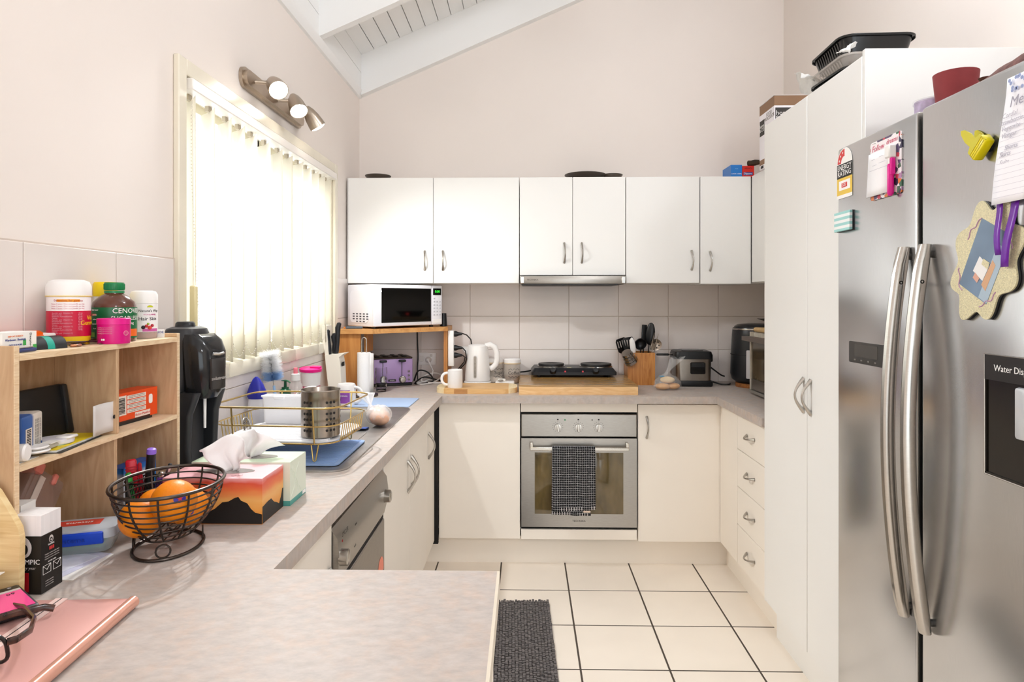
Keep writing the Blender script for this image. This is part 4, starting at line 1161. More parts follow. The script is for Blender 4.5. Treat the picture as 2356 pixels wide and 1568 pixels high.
# paper towel on stand
t = thing('paper_towel_holder', 'white kitchen roll on a chrome loop stand beside the toaster', 'kitchen roll', (-0.828, 3.337, Z0))
b = MB(); b.lathe([(0, 0), (0.072, 0), (0.072, 0.006), (0.07, 0.010), (0, 0.010)], 32); b.build('base', mat('dark_chrome', '#6b665f', 0.2, 1.0), t)
b = MB(); b.tube([(-0.012, 0, 0.01), (-0.012, 0, 0.285)] + [(-0.012 * math.cos(PI * k / 8), 0, 0.285 + 0.014 * math.sin(PI * k / 8)) for k in range(1, 8)] + [(0.012, 0, 0.285), (0.012, 0, 0.01)], 0.0028, 8); b.build('loop', CHROME, t)
b = MB(); b.lathe([(0.018, 0.012), (0.034, 0.012), (0.034, 0.222), (0.018, 0.222)], 28); b.build('roll', mat('kitchen_paper', '#f4f2f0', 0.9, bump=0.5, bscale=180), t)
b = MB(); b.grid(lambda u, v: (0.033 + 0.012 * u, -0.012 + 0.035 * u, 0.012 + 0.21 * v * (1 - 0.03 * u)), 3, 3); b.build('loose_sheet', mat('kitchen_paper2', '#f1efed', 0.9), t, solid=0.0008)

# drinking glass
t = thing('drinking_glass', 'clear dimpled tumbler standing in front of the toaster', 'glass', (-0.775, 3.50, Z0))
b = MB(); prof = [(0, 0), (0.027, 0), (0.030, 0.015)] + [(0.031 + 0.0022 * math.sin(k * 2.1), 0.02 + k * 0.012) for k in range(8)] + [(0.0315, 0.128), (0.029, 0.128), (0.028, 0.02), (0, 0.014)]
b.lathe(prof, 16); b.build('tumbler', GLASS, t)

# knife stand
t = thing('knife_stand', 'cream plastic knife stand leaning on the wall beside the window', 'knife stand', (-0.955, 3.235, Z0))
CRP = mat('aged_white_plastic', '#ece6d8', 0.4)
b = MB(T((0, 0, 0), (PI / 2, 0, 0)))
b.prism([(-0.005, 0), (0.055, 0), (0.048, 0.16), (0.040, 0.212), (0.066, 0.230), (0.030, 0.226), (-0.030, 0.222)], -0.045, 0.045); b.build('holder', CRP, t)
b = MB(T((0, 0, 0), (PI / 2, 0, 0))); b.prism([(-0.030, 0.222), (-0.012, 0.222), (-0.022, 0.365), (-0.046, 0.368), (-0.044, 0.30)], -0.04, 0.04); b.build('back_plate', CRP, t)
b = MB(); b.box(0.0495, 0.0515, -0.03, -0.012, 0.165, 0.185); b.box(0.0495, 0.0515, -0.004, 0.014, 0.165, 0.185); o = b.build('slots', DARKGAP, t, smooth=0); o['kind'] = 'stuff'
for k, (x, y, lean, L) in enumerate(((-0.012, -0.026, -0.12, 0.12), (0.014, 0.0, 0.06, 0.155), (-0.002, 0.025, -0.05, 0.10))):
    kn = thing('kitchen_knife', ('short black-handled knife nearest the sink in the knife stand', 'long black-handled knife in the middle of the knife stand', 'small black-handled knife furthest back in the knife stand')[k], 'knife', (-0.955 + x, 3.235 + y, Z0 + 0.222))
    b = MB(T((0, 0, 0), (0, lean, 0))); b.tube([(0, 0, 0.0), (0, 0, 0.02), (0.003, 0, L * 0.5), (0.0, 0, L * 0.85), (0.006, 0, L), (0.006, 0, L + 0.004)], 0.011, 10, radii=[0.010, 0.0125, 0.010, 0.0135, 0.011, 0.004]); b.build('handle', mat('knife_handle', '#1b1d22', 0.35), kn)
    b = MB(T((0, 0, 0), (0, lean, 0))); b.rbox(-0.008, 0.008, -0.001, 0.001, -0.10, 0.0, 0.0005, 1); b.build('blade', CHROME, kn)

# wall outlet, cords, power board
t = thing('wall_socket', 'white double power socket on the tiles behind the toaster', 'socket', (-0.600, BY - 0.012, 1.025))
b = MB(); b.rbox(-0.058, 0.058, -0.006, 0.002, -0.037, 0.037, 0.003, 2); pl = b.build('plate', WHITEP, t)
for x in (0.028,):
    b = MB(); b.rbox(x - 0.007, x + 0.007, -0.010, -0.005, 0.014, 0.028, 0.002, 1); b.build('switch', mat('switch_white', '#e4e0dc', 0.4), pl)
b = MB(T((-0.03, -0.006, 0.0), (PI / 2, 0, 0))); b.lathe([(0.019, 0), (0.018, 0.004), (0, 0.005)], 20); b.build('socket_ring', mat('switch_white', '#e4e0dc', 0.4), pl)
wp = t = thing('white_plug', 'white round plug with flex in the wall socket', 'plug', (-0.588, BY - 0.0185, 1.020))
b = MB(T((0, 0, 0), (PI / 2, 0, 0))); b.lathe([(0.018, 0), (0.019, 0.008), (0.015, 0.02), (0.008, 0.03), (0, 0.03)], 20); b.build('body', WHITEP, t)
b = MB(); b.tube([(0, -0.03, 0), (0.015, -0.045, -0.02), (0.035, -0.06, -0.06), (0.03, -0.07, -0.105), (-0.01, -0.08, -0.122), (-0.06, -0.07, -0.124), (-0.07, -0.10, -0.1245), (-0.02, -0.12, -0.1245), (0.06, -0.09, -0.1245), (0.105, -0.06, -0.1245)], 0.0038, 8); b.build('flex', WHITEP, t)
def cord(owner, pts, r, m):
    # smooth the way points with Catmull-Rom
    P = [Vector(p) for p in pts]; out = []
    for i in range(len(P) - 1):
        a = P[max(i - 1, 0)]; p, q = P[i], P[i + 1]; d = P[min(i + 2, len(P) - 1)]
        for k in range(7):
            s = k / 7
            out.append(0.5 * ((2 * p) + (q - a) * s + (2 * a - 5 * p + 4 * q - d) * s * s + (3 * p - a - 3 * q + d) * s ** 3))
    out.append(P[-1])
    b = MB(T(owner.location, owner.rotation_euler).inverted()); b.tube(out, r, 8); return b.build('flex', m, owner)
CBL = mat('cable_black', '#151515', 0.45)
cord(mw, [(-0.655, 3.94, 1.20), (-0.652, 3.935, 1.12), (-0.648, 3.93, 1.04), (-0.65, 3.92, 0.96), (-0.645, 3.90, 0.90)], 0.004, CBL)
cord(ts, [(-0.66, 3.86, 0.905), (-0.63, 3.84, 0.965), (-0.575, 3.84, 0.955), (-0.545, 3.85, 0.905), (-0.60, 3.80, 0.896), (-0.645, 3.80, 0.896), (-0.60, 3.86, 0.925), (-0.52, 3.88, 0.905), (-0.476, 3.88, 0.896)], 0.0045, CBL)
cord(wp, [(-0.635, 3.80, 0.896), (-0.60, 3.77, 0.895), (-0.54, 3.83, 0.898), (-0.50, 3.88, 0.93), (-0.545, 3.90, 0.945), (-0.60, 3.87, 0.93), (-0.61, 3.83, 0.905), (-0.54, 3.82, 0.896), (-0.478, 3.83, 0.896)], 0.0042, WHITEP)
t = thing('power_board', 'white upright power board fixed to the corner stand', 'power board', (-0.443, 3.775, 1.0))
b = MB(); b.rbox(-0.005, 0.030, -0.022, 0.022, 0.0, 0.205, 0.006, 2); b.build('casing', WHITEP, t)
for k, (z, tail) in enumerate(((0.185, [(0.075, 0, 0.188), (0.10, 0.02, 0.178), (0.122, 0.05, 0.15), (0.125, 0.09, 0.11)]), (0.105, [(0.078, 0, 0.105), (0.095, 0.01, 0.085), (0.10, 0.02, 0.04), (0.09, 0.03, 0.01), (0.06, 0.06, -0.02)]), (0.062, [(0.078, 0, 0.062), (0.092, 0.01, 0.05), (0.085, 0.02, 0.02), (0.055, 0.03, -0.015), (0.03, 0.05, -0.04)]))):
    pg = thing('black_plug', ('black plug in the top outlet of the power board', 'black plug in the middle outlet of the power board', 'black plug in the lowest outlet of the power board')[k], 'plug', (-0.412, 3.775, 1.0 + z))
    b = MB(); b.tube([(0, 0, 0), (0.012, 0, 0), (0.025, 0, 0), (0.045, 0, 0)], 0.015, 12, radii=[0.017, 0.016, 0.010, 0.0065]); b.build('body', BLACKP, pg)
    b = MB(); b.tube([(0.044, 0, 0)] + [(p[0] - 0.031, p[1], p[2] - z) for p in tail], 0.0035, 8); b.build('flex', CBL, pg)

# kettle
t = thing('electric_kettle', 'white plastic jug kettle with a clear water gauge', 'kettle', (-0.282, 3.835, Z0), math.radians(2))
KW = mat('kettle_white', '#f2f0ee', 0.3)
b = MB(); b.lathe([(0, 0), (0.078, 0), (0.080, 0.012), (0.076, 0.018), (0, 0.018)], 32); b.build('power_base', KW, t)
b = MB(); b.lathe([(0, 0.020), (0.074, 0.020), (0.076, 0.03), (0.072, 0.10), (0.066, 0.17), (0.062, 0.205), (0.060, 0.212), (0, 0.214)], 36, sx=0.98); body = b.build('jug', KW, t)
b = MB(); b.loft([[(-0.062, -0.022, 0.17), (-0.062, 0.022, 0.17), (-0.064, 0.0, 0.15)], [(-0.096, -0.010, 0.218), (-0.096, 0.010, 0.218), (-0.100, 0.0, 0.212)]]); b.loft([[(-0.03, -0.03, 0.214), (-0.03, 0.03, 0.214), (-0.058, 0, 0.17)], [(-0.094, -0.01, 0.220), (-0.094, 0.01, 0.220), (-0.098, 0, 0.212)]]); b.build('spout', KW, body)
b = MB(); b.lathe([(0.060, 0.212), (0.058, 0.222), (0.045, 0.230), (0.0, 0.234)], 30); b.build('lid', KW, body)
b = MB(); b.tube([(0.045, 0, 0.222), (0.075, 0, 0.228), (0.100, 0, 0.215), (0.113, 0, 0.18), (0.115, 0, 0.145), (0.108, 0, 0.115), (0.090, 0, 0.095), (0.072, 0, 0.088)], 0.0135, 12, flat=1.25); b.build('handle', KW, t)
b = MB(T((-0.012, -0.0745, 0.105), FRONT)); b.prism(rectpoly(0.018, 0.13, 0.009, 6), -0.004, 0.0022); g = b.build('gauge_frame', mat('gauge_grey', '#bdb8b2', 0.3), body)
b = MB(T((-0.012, -0.0745, 0.105), FRONT)); b.prism(rectpoly(0.011, 0.12, 0.0055, 6), 0.002, 0.0030); b.build('gauge_window', mat('gauge_water', '#9a948c', 0.1, var=0.3, vscale=60), g)

# coffee canisters
for k, (x, y, lab) in enumerate(((-0.183, 3.908, 'glass canister half hidden behind the white kettle'), (-0.080, 3.885, 'glass canister lettered Coffee between kettle and hotplate'))):
    t = thing('glass_canister', lab, 'canister', (x, y, Z0))
    b = MB(); b.lathe([(0, 0.003), (0.046, 0.003), (0.049, 0.010), (0.049, 0.110), (0.045, 0.118)], 28); b.build('jar', mat('jar_glass', '#efe6da', 0.08, alpha=0.35, spec=0.9), t)
    b = MB(); b.lathe([(0, 0.005), (0.045, 0.005), (0.045, 0.045 if k else 0.035), (0, 0.048 if k else 0.04)], 24); b.build('contents', mat('coffee' if k else 'sugar', '#6d4527' if k else '#e9e2d8', 0.9, var=0.2, vscale=200), t)
    b = MB(); b.lathe([(0.047, 0.112), (0.051, 0.114), (0.051, 0.121), (0, 0.121)], 28); b.build('seal', mat('seal_wood', '#d9c6a8', 0.5), t)
    b = MB(); b.lathe([(0.050, 0.121), (0.050, 0.138), (0.044, 0.144), (0.02, 0.141), (0, 0.141)], 28); b.build('lid', WHITEP, t)
    text(t, 'Coffee' if k else 'Sugar', 0.027, INK, (-PI / 2 + (0.25 if k else 0.55), 0, 0.062), None, bend=0.0495)
    b = MB()
    for s in (-1, 1):
        pts = [(0.0502 * math.cos(-PI / 2 + (0.25 if k else .55) + q * 0.06), 0.0502 * math.sin(-PI / 2 + (0.25 if k else .55) + q * 0.06), 0.062 + s * (0.022 + 0.004 * math.cos(q * 0.9))) for q in range(-12, 13)]
        b.tube(pts, 0.0009, 5)
    o = b.build('label_outline', INK, t); o['kind'] = 'stuff'

# cutting board, mug, dish
t = thing('bamboo_board', 'rounded bamboo chopping board under the white mug', 'chopping board', (-0.262, 3.545, Z0), math.radians(1))
BAM = wood('bamboo', '#cf9f62', '#e2b97f', 8, (0.4, 4, 3), 0.45); BAML = wood('bamboo_pale', '#e6cfa0', '#f0deb8', 10, (4, 0.4, 3), 0.45)
base = rectpoly(0.432, 0.250, 0.09, 8)
def slab(poly, xa, xb):
    """part of a convex outline between x = xa and x = xb"""
    def cut(pl, f):
        r = []
        for i in range(len(pl)):
            p, q = pl[i - 1], pl[i]; fp, fq = f(p), f(q)
            if (fp >= 0) != (fq >= 0):
                s = fp / (fp - fq); r.append((p[0] + (q[0] - p[0]) * s, p[1] + (q[1] - p[1]) * s))
            if fq >= 0: r.append(q)
        return r
    return cut(cut(poly, lambda p: p[0] - xa), lambda p: xb - p[0])
for nm, xa, xb, m in (('end_band', -0.3, -0.170, BAML), ('middle', -0.170, 0.170, BAM), ('end_band', 0.170, 0.3, BAML)):
    b = MB(); b.prism(slab(base, xa, xb), 0.0, 0.026); b.build(nm, m, t)
b = MB(); b.box(-0.115, -0.045, -0.1256, -0.1245, 0.001, 0.025); b.build('dark_stave', wood('bamboo_dark', '#a8743f', '#c08a50', 8, (0.4, 4, 3)), t, smooth=0)
t = thing('mug', 'plain white mug standing on the bamboo board', 'mug', (-0.375, 3.475, Z0 + 0.0265), math.radians(0))
MUGM = mat('mug_glaze', '#efecea', 0.2)
b = MB(); b.lathe([(0, 0), (0.038, 0), (0.0395, 0.004), (0.0395, 0.093), (0.0375, 0.095), (0.036, 0.093), (0.036, 0.006), (0, 0.006)], 32); b.build('body', MUGM, t)
b = MB(); b.tube([(-0.036, 0, 0.077)] + [(-0.045 - 0.027 * math.sin(PI * k / 10), 0, 0.046 + 0.031 * math.cos(PI * k / 10)) for k in range(11)] + [(-0.036, 0, 0.015)], 0.0052, 10, flat=1.4); b.build('handle', MUGM, t)
t = thing('butter_dish', 'small white dish with a spoon beside the kettle', 'dish', (-0.115, 3.745, Z0 + 0.0))
b = MB(); b.rbox(-0.058, 0.050, -0.030, 0.03, 0.0, 0.028, 0.006, 2); b.build('dish', WHITEP, t)
b = MB(); b.rbox(-0.045, 0.0, -0.026, 0.02, 0.028, 0.040, 0.005, 2); b.build('lump', mat('butter_white', '#f3efe6', 0.5), t)
sp = thing('teaspoon', 'silver teaspoon resting on the small white dish', 'spoon', (-0.10, 3.735, Z0 + 0.033), 0.4)
b = MB(); b.tube([(-0.035, 0, 0.0), (0.02, 0, 0.006), (0.055, 0, 0.012)], 0.003, 8, flat=0.5); b.build('handle', CHROME, sp)
b = MB(); b.sphere((-0.045, 0, 0.002), 0.012, 14, 8, 1.4, 0.9, 0.35); b.build('bowl', CHROME, sp)

# wooden cooktop cover with hotplate
t = thing('cooktop_cover', 'wooden cooktop cover box under the double hotplate', 'board', (0.2725, 3.40, Z0))
OAKF = wood('varnished_board_front', '#d8a566', '#ecc48c', 5, (0.5, 2, 3.5), 0.3, 5); OAKT = wood('varnished_board_top', '#96713f', '#b08a56', 6, (0.3, 3, 3), 0.22, 2)
b = MB(); b.box(-0.3075, 0.3085, 0.0, 0.018, 0.0, 0.043); b.build('front_rail', OAKF, t, smooth=0)
b = MB(); b.box(-0.3075, -0.29, 0.018, 0.46, 0.0, 0.043); b.build('side_rail', OAKF, t, smooth=0)
b = MB(); b.box(0.291, 0.3085, 0.018, 0.46, 0.0, 0.043); b.build('side_rail', OAKF, t, smooth=0)
b = MB(); b.rbox(-0.3085, 0.3095, -0.002, 0.465, 0.043, 0.050, 0.002, 1); b.build('top_panel', OAKT, t)
hp = thing('double_hotplate', 'black portable double hotplate on the wooden cover', 'hotplate', (0.2745, 3.845, Z0 + 0.050))
b = MB(); b.loft([[(x, y, 0.014) for x, y in rectpoly(0.485, 0.235, 0.015)], [(x, y, 0.030) for x, y in rectpoly(0.487, 0.236, 0.015)], [(x, y + 0.004, 0.052) for x, y in rectpoly(0.45, 0.20, 0.012)]]); b.build('casing', mat('hotplate_black', '#202124', 0.38), hp)
for x in (-0.20, 0.20):
    for y in (-0.09, 0.09):
        b = MB(); b.lathe([(0.008, 0), (0.010, 0.014), (0, 0.014)], 12, (x, y, 0)); b.build('foot', BLACKP, hp)
for x, r in ((-0.125, 0.077), (0.137, 0.092)):
    b = MB(); b.lathe([(r + 0.004, 0.051), (r + 0.004, 0.057), (r - 0.004, 0.060), (0, 0.060)], 36, (x, 0.005, 0)); b.build('drip_ring', CHROME, hp)
    b = MB(); b.lathe([(r - 0.003, 0.058), (r - 0.001, 0.064), (r - 0.003, 0.070), (0.03, 0.070), (0.028, 0.0685), (0, 0.0685)], 36, (x, 0.005, 0)); b.build('heating_plate', mat('cast_iron', '#19191a', 0.5), hp)
KT = math.atan2(0.0175, 0.022)
for x in (-0.120, 0.123):
    b = MB(T((x, -0.112, 0.035), (PI / 2 - 0.6, 0, 0))); b.lathe([(0.020, 0), (0.019, 0.010), (0.014, 0.020), (0, 0.021)], 20); b.build('knob', BLACKP, hp)
for x in (-0.05, 0.05):
    b = MB(T((x, -0.1135, 0.033), (PI / 2 - 0.4, 0, 0))); b.lathe([(0.006, 0), (0.0055, 0.003), (0, 0.004)], 14); b.build('pilot_light', mat('pilot_red', '#b3202a', 0.25), hp)
b = MB(); b.box(-0.038, -0.012, -0.075, -0.062, 0.0515, 0.053); b.build('warning_label', mat('label_yellowish', '#d8d2a8', 0.6), hp, smooth=0)
cord(hp, [(0.035, 3.88, 0.965), (0.0, 3.90, 0.955), (-0.035, 3.915, 0.95)], 0.0045, CBL)

# utensil block with utensils
t = thing('utensil_block', 'square honey pine utensil block beside the hotplate', 'utensil holder', (0.667, 3.868, Z0))
UB = wood('utensil_pine', '#a05f24', '#c88a45', 6, (3.5, 3.5, 0.35), 0.4, 4)
b = MB()
h = 0.186; w = 0.0785; dd = 0.078; tk = 0.016
for (x0, x1, y0, y1) in ((-w, w, -dd, -dd + tk), (-w, w, dd - tk, dd), (-w, -w + tk, -dd + tk, dd - tk), (w - tk, w, -dd + tk, dd - tk)):
    b.box(x0, x1, y0, y1, 0, h)
b.box(-w + .002, w - .002, -dd + .002, dd - .002, 0, 0.012)
b.build('box', UB, t, smooth=0)
UBK = mat('nylon_black', '#121214', 0.32)
ux, uy, uz = 0.667, 3.868, Z0
def utensil(name, label, off, lean, parts):
    o = thing(name, label, name.split('_')[-1], (ux + off[0], uy + off[1], uz + 0.03), rot=lean)
    for pn, bb, m in parts(): bb.build(pn, m, o)
    return o
def spoonhead(b, z, r, sy, sz, depth=0.35):
    b.sphere((0, 0, z), r, 18, 12, 1.0, depth, sz)
def p_ladle(z=0.22, r=0.040):
    a = MB(); a.tube([(0, 0, 0), (0, 0, z - r * 0.6)], 0.006, 8, flat=0.6)
    c = MB(); c.lathe([(0.0, -r), (r * 0.6, -r * 0.8), (r * 0.95, -r * 0.3), (r, 0), (r - 0.002, 0.0), (r * 0.9, -r * 0.28), (r * 0.55, -r * 0.75), (0, -r * 0.93)], 20); c.T = None
    M = T((0, 0, z), (PI / 2 + 0.25, 0, 0)); c.v = [tuple(M @ Vector(v)) for v in c.v]
    return [('handle', a, UBK), ('bowl', c, UBK)]
utensil('soup_ladle', 'black nylon soup ladle in the utensil block', (0.005, -0.02, 0), (0.12, -0.03, 0.1), lambda: p_ladle(0.205, 0.036))
def p_spoon():
    a = MB(); a.tube([(0, 0, 0), (0, 0, 0.20)], 0.0055, 8, flat=0.6)
    c = MB(); c.sphere((0, 0.004, 0.262), 0.032, 18, 12, 0.85, 0.3, 2.1); return [('handle', a, UBK), ('bowl', c, UBK)]
utensil('serving_spoon', 'tall black nylon serving spoon at the back of the utensil block', (0.042, 0.02, 0), (0.0, 0.10, -0.3), p_spoon)
def p_spoon2():
    a = MB(); a.tube([(0, 0, 0), (0, 0, 0.22)], 0.0055, 8, flat=0.6)
    c = MB(); c.rbox(-0.016, 0.016, -0.004, 0.006, 0.20, 0.315, 0.008, 2); return [('handle', a, UBK), ('blade', c, UBK)]
utensil('pasta_server', 'narrow black nylon server beside the tall serving spoon', (0.022, 0.028, 0), (0.0, 0.05, 0.2), p_spoon2)
def p_turner():
    a = MB(); a.tube([(0, 0, 0), (0, 0, 0.17)], 0.0055, 8, flat=0.6)
    c = MB()
    c.prism([(-0.032, 0.17), (-0.012, 0.15), (0.012, 0.15), (0.032, 0.17), (0.034, 0.192), (-0.034, 0.192)], -0.0015, 0.0015)
    for k in range(5): x = -0.034 + k * 0.0148; c.prism([(x, 0.19), (x + 0.009, 0.19), (x + 0.009, 0.232), (x, 0.232)], -0.0015, 0.0015)
    c.prism([(-0.034, 0.232), (0.034, 0.232), (0.026, 0.246), (-0.026, 0.246)], -0.0015, 0.0015)
    M = T((0, 0, 0), (PI / 2, 0, 0)); c.v = [tuple(M @ Vector(v)) for v in c.v]
    return [('handle', a, UBK), ('slotted_blade', c, UBK)]
utensil('slotted_turner', 'black nylon slotted turner leaning left in the utensil block', (-0.035, 0.005, 0), (0.1, -0.14, 0), p_turner)
utensil('slotted_spatula', 'second black slotted turner leaning furthest left in the block', (-0.045, 0.035, 0), (0.05, -0.30, 0.3), p_turner)
def p_white():
    a = MB(); a.tube([(0, 0, 0), (0, 0, 0.15)], 0.005, 8, flat=0.6)
    c = MB(); c.sphere((0, 0, 0.195), 0.022, 16, 12, 0.75, 0.25, 2.4); return [('handle', a, WHITEP), ('bowl', c, WHITEP)]
utensil('plastic_spoon', 'white plastic spoon leaning in the front of the utensil block', (-0.020, -0.045, 0), (0.08, -0.14, 0), p_white)
def p_fork():
    a = MB(); a.tube([(0, 0, 0), (0, 0, 0.19)], 0.005, 8, flat=0.5)
    c = MB(); c.rbox(-0.014, 0.014, -0.002, 0.002, 0.175, 0.215, 0.002, 1)
    d = MB(); d.rod((-0.011, 0, 0.21), (-0.012, 0, 0.275), 0.003, 6, 0.0012); e = MB(); e.rod((0.011, 0, 0.21), (0.012, 0, 0.275), 0.003, 6, 0.0012)
    sm = mat('utensil_steel', '#9a8d80', 0.3, 0.9)
    return [('handle', a, sm), ('head', c, sm), ('prong', d, sm), ('prong', e, sm)]
utensil('carving_fork', 'steel carving fork leaning right in the utensil block', (0.030, -0.03, 0), (0.02, 0.24, 0.1), p_fork)
def p_skim():
    sm = mat('utensil_steel', '#9a8d80', 0.3, 0.9)
    a = MB(); a.tube([(0, 0, 0), (0, 0, 0.17)], 0.005, 8, flat=0.5)
    c = MB(); M = T((0, 0, 0.205), (PI / 2, 0, 0)); c.lathe([(0, 0), (0.024, 0.002), (0.034, 0.008), (0.034, 0.009), (0.024, 0.004), (0, 0.0015)], 20); c.v = [tuple(M @ Vector(v)) for v in c.v]
    out = [('handle', a, sm), ('disc', c, sm)]
    d = MB()
    for q in range(7):
        an = q * 2 * PI / 6; rr = 0 if q == 6 else 0.018
        d.T = T((rr * math.cos(an), -0.0075, 0.205 + rr * math.sin(an)), (PI / 2, 0, 0)); d.cyl((0, 0, 0), 0.0035, 0.0012, 10)
    out.append(('holes', d, DARKGAP)); return out
o = utensil('slotted_skimmer', 'round steel skimmer with holes at the right of the block', (0.050, 0.0, 0), (0.05, 0.22, 0), p_skim)
CUTM = mat('cutter_steel', '#c9c5c0', 0.18, 1.0)
for k, lab in enumerate(('largest round steel pastry cutter hanging lowest at utensil block corner', 'second round steel pastry cutter in the nest on utensil block', 'third round steel pastry cutter in the nest on utensil block', 'smallest round steel pastry cutter highest in the nest')):
    t = thing('pastry_cutter', lab, 'cutter', (0.592, 3.785, Z0 + 0.165), rot=(0.35, -0.65, 0.2), group='nested pastry cutters')
    b = MB(); r0 = 0.040 - k * 0.0035; z0 = k * 0.018 - 0.03
    b.lathe([(r0, z0 - 0.008), (r0 + 0.0009, z0 - 0.008), (r0 + 0.0009, z0 + 0.008), (r0, z0 + 0.008)], 28); b.build('ring', CUTM, t)

# bread rolls in a bag, deep fryer, air fryer, toaster oven
t = thing('bread_bag', 'clear twisted plastic bag round bread rolls beside the deep fryer', 'bag', (0.775, 3.60, Z0), 0.1)
BRD = mat('bread_crust', '#d9a263', 0.6, var=0.2, vscale=25); CRUMB = mat('bread_crumb', '#ecd2a6', 0.8)
for k, (x, y, z, lab) in enumerate(((-0.028, -0.008, 0.020, 'brown crusted bread roll lowest left inside the clear bag'), (0.030, 0.008, 0.021, 'brown crusted bread roll lowest right inside the clear bag'), (0.0, 0.0, 0.055, 'pale bread roll topmost inside the clear bag'))):
    br = thing('bread_roll', lab, 'bread', (0.775 + x, 3.60 + y, Z0 + z), group='bread rolls in the clear bag')
    b = MB(); b.sphere((0, 0, 0), 0.040, 20, 12, 1.0, 0.85, 0.44); b.build('roll', BRD if k < 2 else CRUMB, br)
b = MB(); prof = [(0, 0), (0.055, 0.002), (0.074, 0.02), (0.074, 0.045), (0.055, 0.068), (0.030, 0.082), (0.013, 0.094), (0.009, 0.10)]
b.lathe([(r * (1 + .04 * math.sin(7 * z * 60)), z) for r, z in prof], 26, sy=0.85); b.build('bag', FILM, t)
b = MB()
def tail(u, v):
    a = 2 * PI * u; r = 0.009 + 0.030 * v ** 1.3
    return (0.0 + 0.06 * v + r * math.cos(a) * (1 + .25 * math.sin(5 * a)), 0.01 * v + 0.4 * r * math.sin(a), 0.098 + 0.075 * v + 0.01 * math.sin(4 * a) * v)
b.grid(tail, 30, 8); b.build('bag_neck', FILM, t)
b = MB(); b.box(-0.055, -0.03, -0.045, -0.02, 0.078, 0.0795); b.build('tag', mat('tag_blue', '#2fa3d8', 0.4), t, smooth=0)

dfr = t = thing('deep_fryer', 'small stainless and black deep fryer with window and basket handle', 'deep fryer', (0.957, 3.82, Z0), math.radians(-2))
b = MB(); b.rbox(-0.106, 0.106, -0.095, 0.095, 0.0, 0.034, 0.01, 2); b.build('base', BLACKP, t)
b = MB(); b.loft([[(x, y, 0.034) for x, y in rectpoly(0.194, 0.176, 0.025)], [(x, y, 0.155) for x, y in rectpoly(0.200, 0.180, 0.025)]]); bd = b.build('casing', mat('fryer_steel', '#978f86', 0.28, 0.95, var=0.15, vscale=14), t)
b = MB(); b.loft([[(x, y, z) for x, y in rectpoly(w_, d_, 0.03)] for w_, d_, z in ((0.214, 0.192, 0.155), (0.214, 0.192, 0.178), (0.204, 0.182, 0.196), (0.188, 0.17, 0.200))]); ld = b.build('lid', BLACKP, t)
b = MB(); b.rbox(-0.06, 0.06, -0.05, 0.06, 0.198, 0.204, 0.003, 1); b.build('lid_vent', mat('vent_grey', '#4b4b4c', 0.3), ld)
b = MB(T((0.02, -0.0895, 0.105), FRONT)); b.prism(rectpoly(0.084, 0.066, 0.008), -0.004, 0.003); wn = b.build('viewing_window', BLACKG, bd)
b = MB(T((0.02, -0.0895, 0.105), FRONT)); b.box(-0.036, 0.036, 0.006, 0.028, 0.003, 0.006); b.build('window_lip', BLACKP, wn, smooth=0)
b = MB(); b.rod((-0.105, -0.02, 0.176), (-0.135, -0.03, 0.178), 0.004, 8); b.build('handle_stem', CHROME, t)
b = MB(); b.rbox(-0.203, -0.130, -0.042, -0.022, 0.170, 0.184, 0.006, 2); b.build('basket_handle', BLACKP, t)
b = MB(); b.rbox(0.100, 0.120, -0.03, 0.03, 0.135, 0.18, 0.006, 2); b.build('lid_catch', BLACKP, t)
cord(dfr, [(1.065, 3.86, 1.0), (1.10, 3.87, 0.975), (1.15, 3.89, 0.94), (1.175, 3.90, 0.93)], 0.0045, CBL)
cord(dfr, [(1.068, 3.84, 0.912), (1.12, 3.80, 0.897), (1.165, 3.79, 0.896), (1.19, 3.84, 0.896)], 0.0045, CBL)

t = thing('trivet', 'round cork trivet under the air fryer', 'trivet', (1.30, 3.745, Z0))
b = MB(); b.lathe([(0, 0), (0.105, 0), (0.105, 0.022), (0, 0.022)], 36); b.build('disc', mat('cork', '#9a5f2f', 0.8, var=0.4, vscale=120), t)
t = thing('air_fryer', 'tall black air fryer with silver handle on the cork trivet', 'air fryer', (1.305, 3.762, Z0 + 0.0225), math.radians(-12))
b = MB(); prof = [(0, 0), (0.10, 0), (0.125, 0.02), (0.133, 0.05), (0.130, 0.16), (0.124, 0.27), (0.121, 0.305), (0.118, 0.31), (0, 0.31)]; b.lathe(prof, 40); b.build('casing', mat('airfryer_black', '#1c1d20', 0.35), t)
b = MB(); b.lathe([(0.1215, 0.300), (0.1225, 0.304), (0.1215, 0.308), (0.118, 0.308), (0.118, 0.3)], 40); b.build('trim_ring', CHROME, t)
b = MB(); b.lathe([(0.112, 0.31), (0.112, 0.318), (0.095, 0.330), (0.04, 0.337), (0, 0.338)], 40); b.build('top_cap', mat('airfryer_gloss', '#2a2b2e', 0.15), t)
b = MB(); b.lathe([(0.1318, 0.158), (0.1322, 0.160), (0.1318, 0.162)], 40); b.build('drawer_seam', DARKGAP, t)
b = MB(T((-0.040, -0.128, 0.112), (PI / 2 - 0.03, 0, -0.3))); b.prism(rectpoly(0.036, 0.155, 0.004), -0.002, 0.013); b.build('handle', mat('handle_silver', '#c4c4c8', 0.3, 0.6), t)

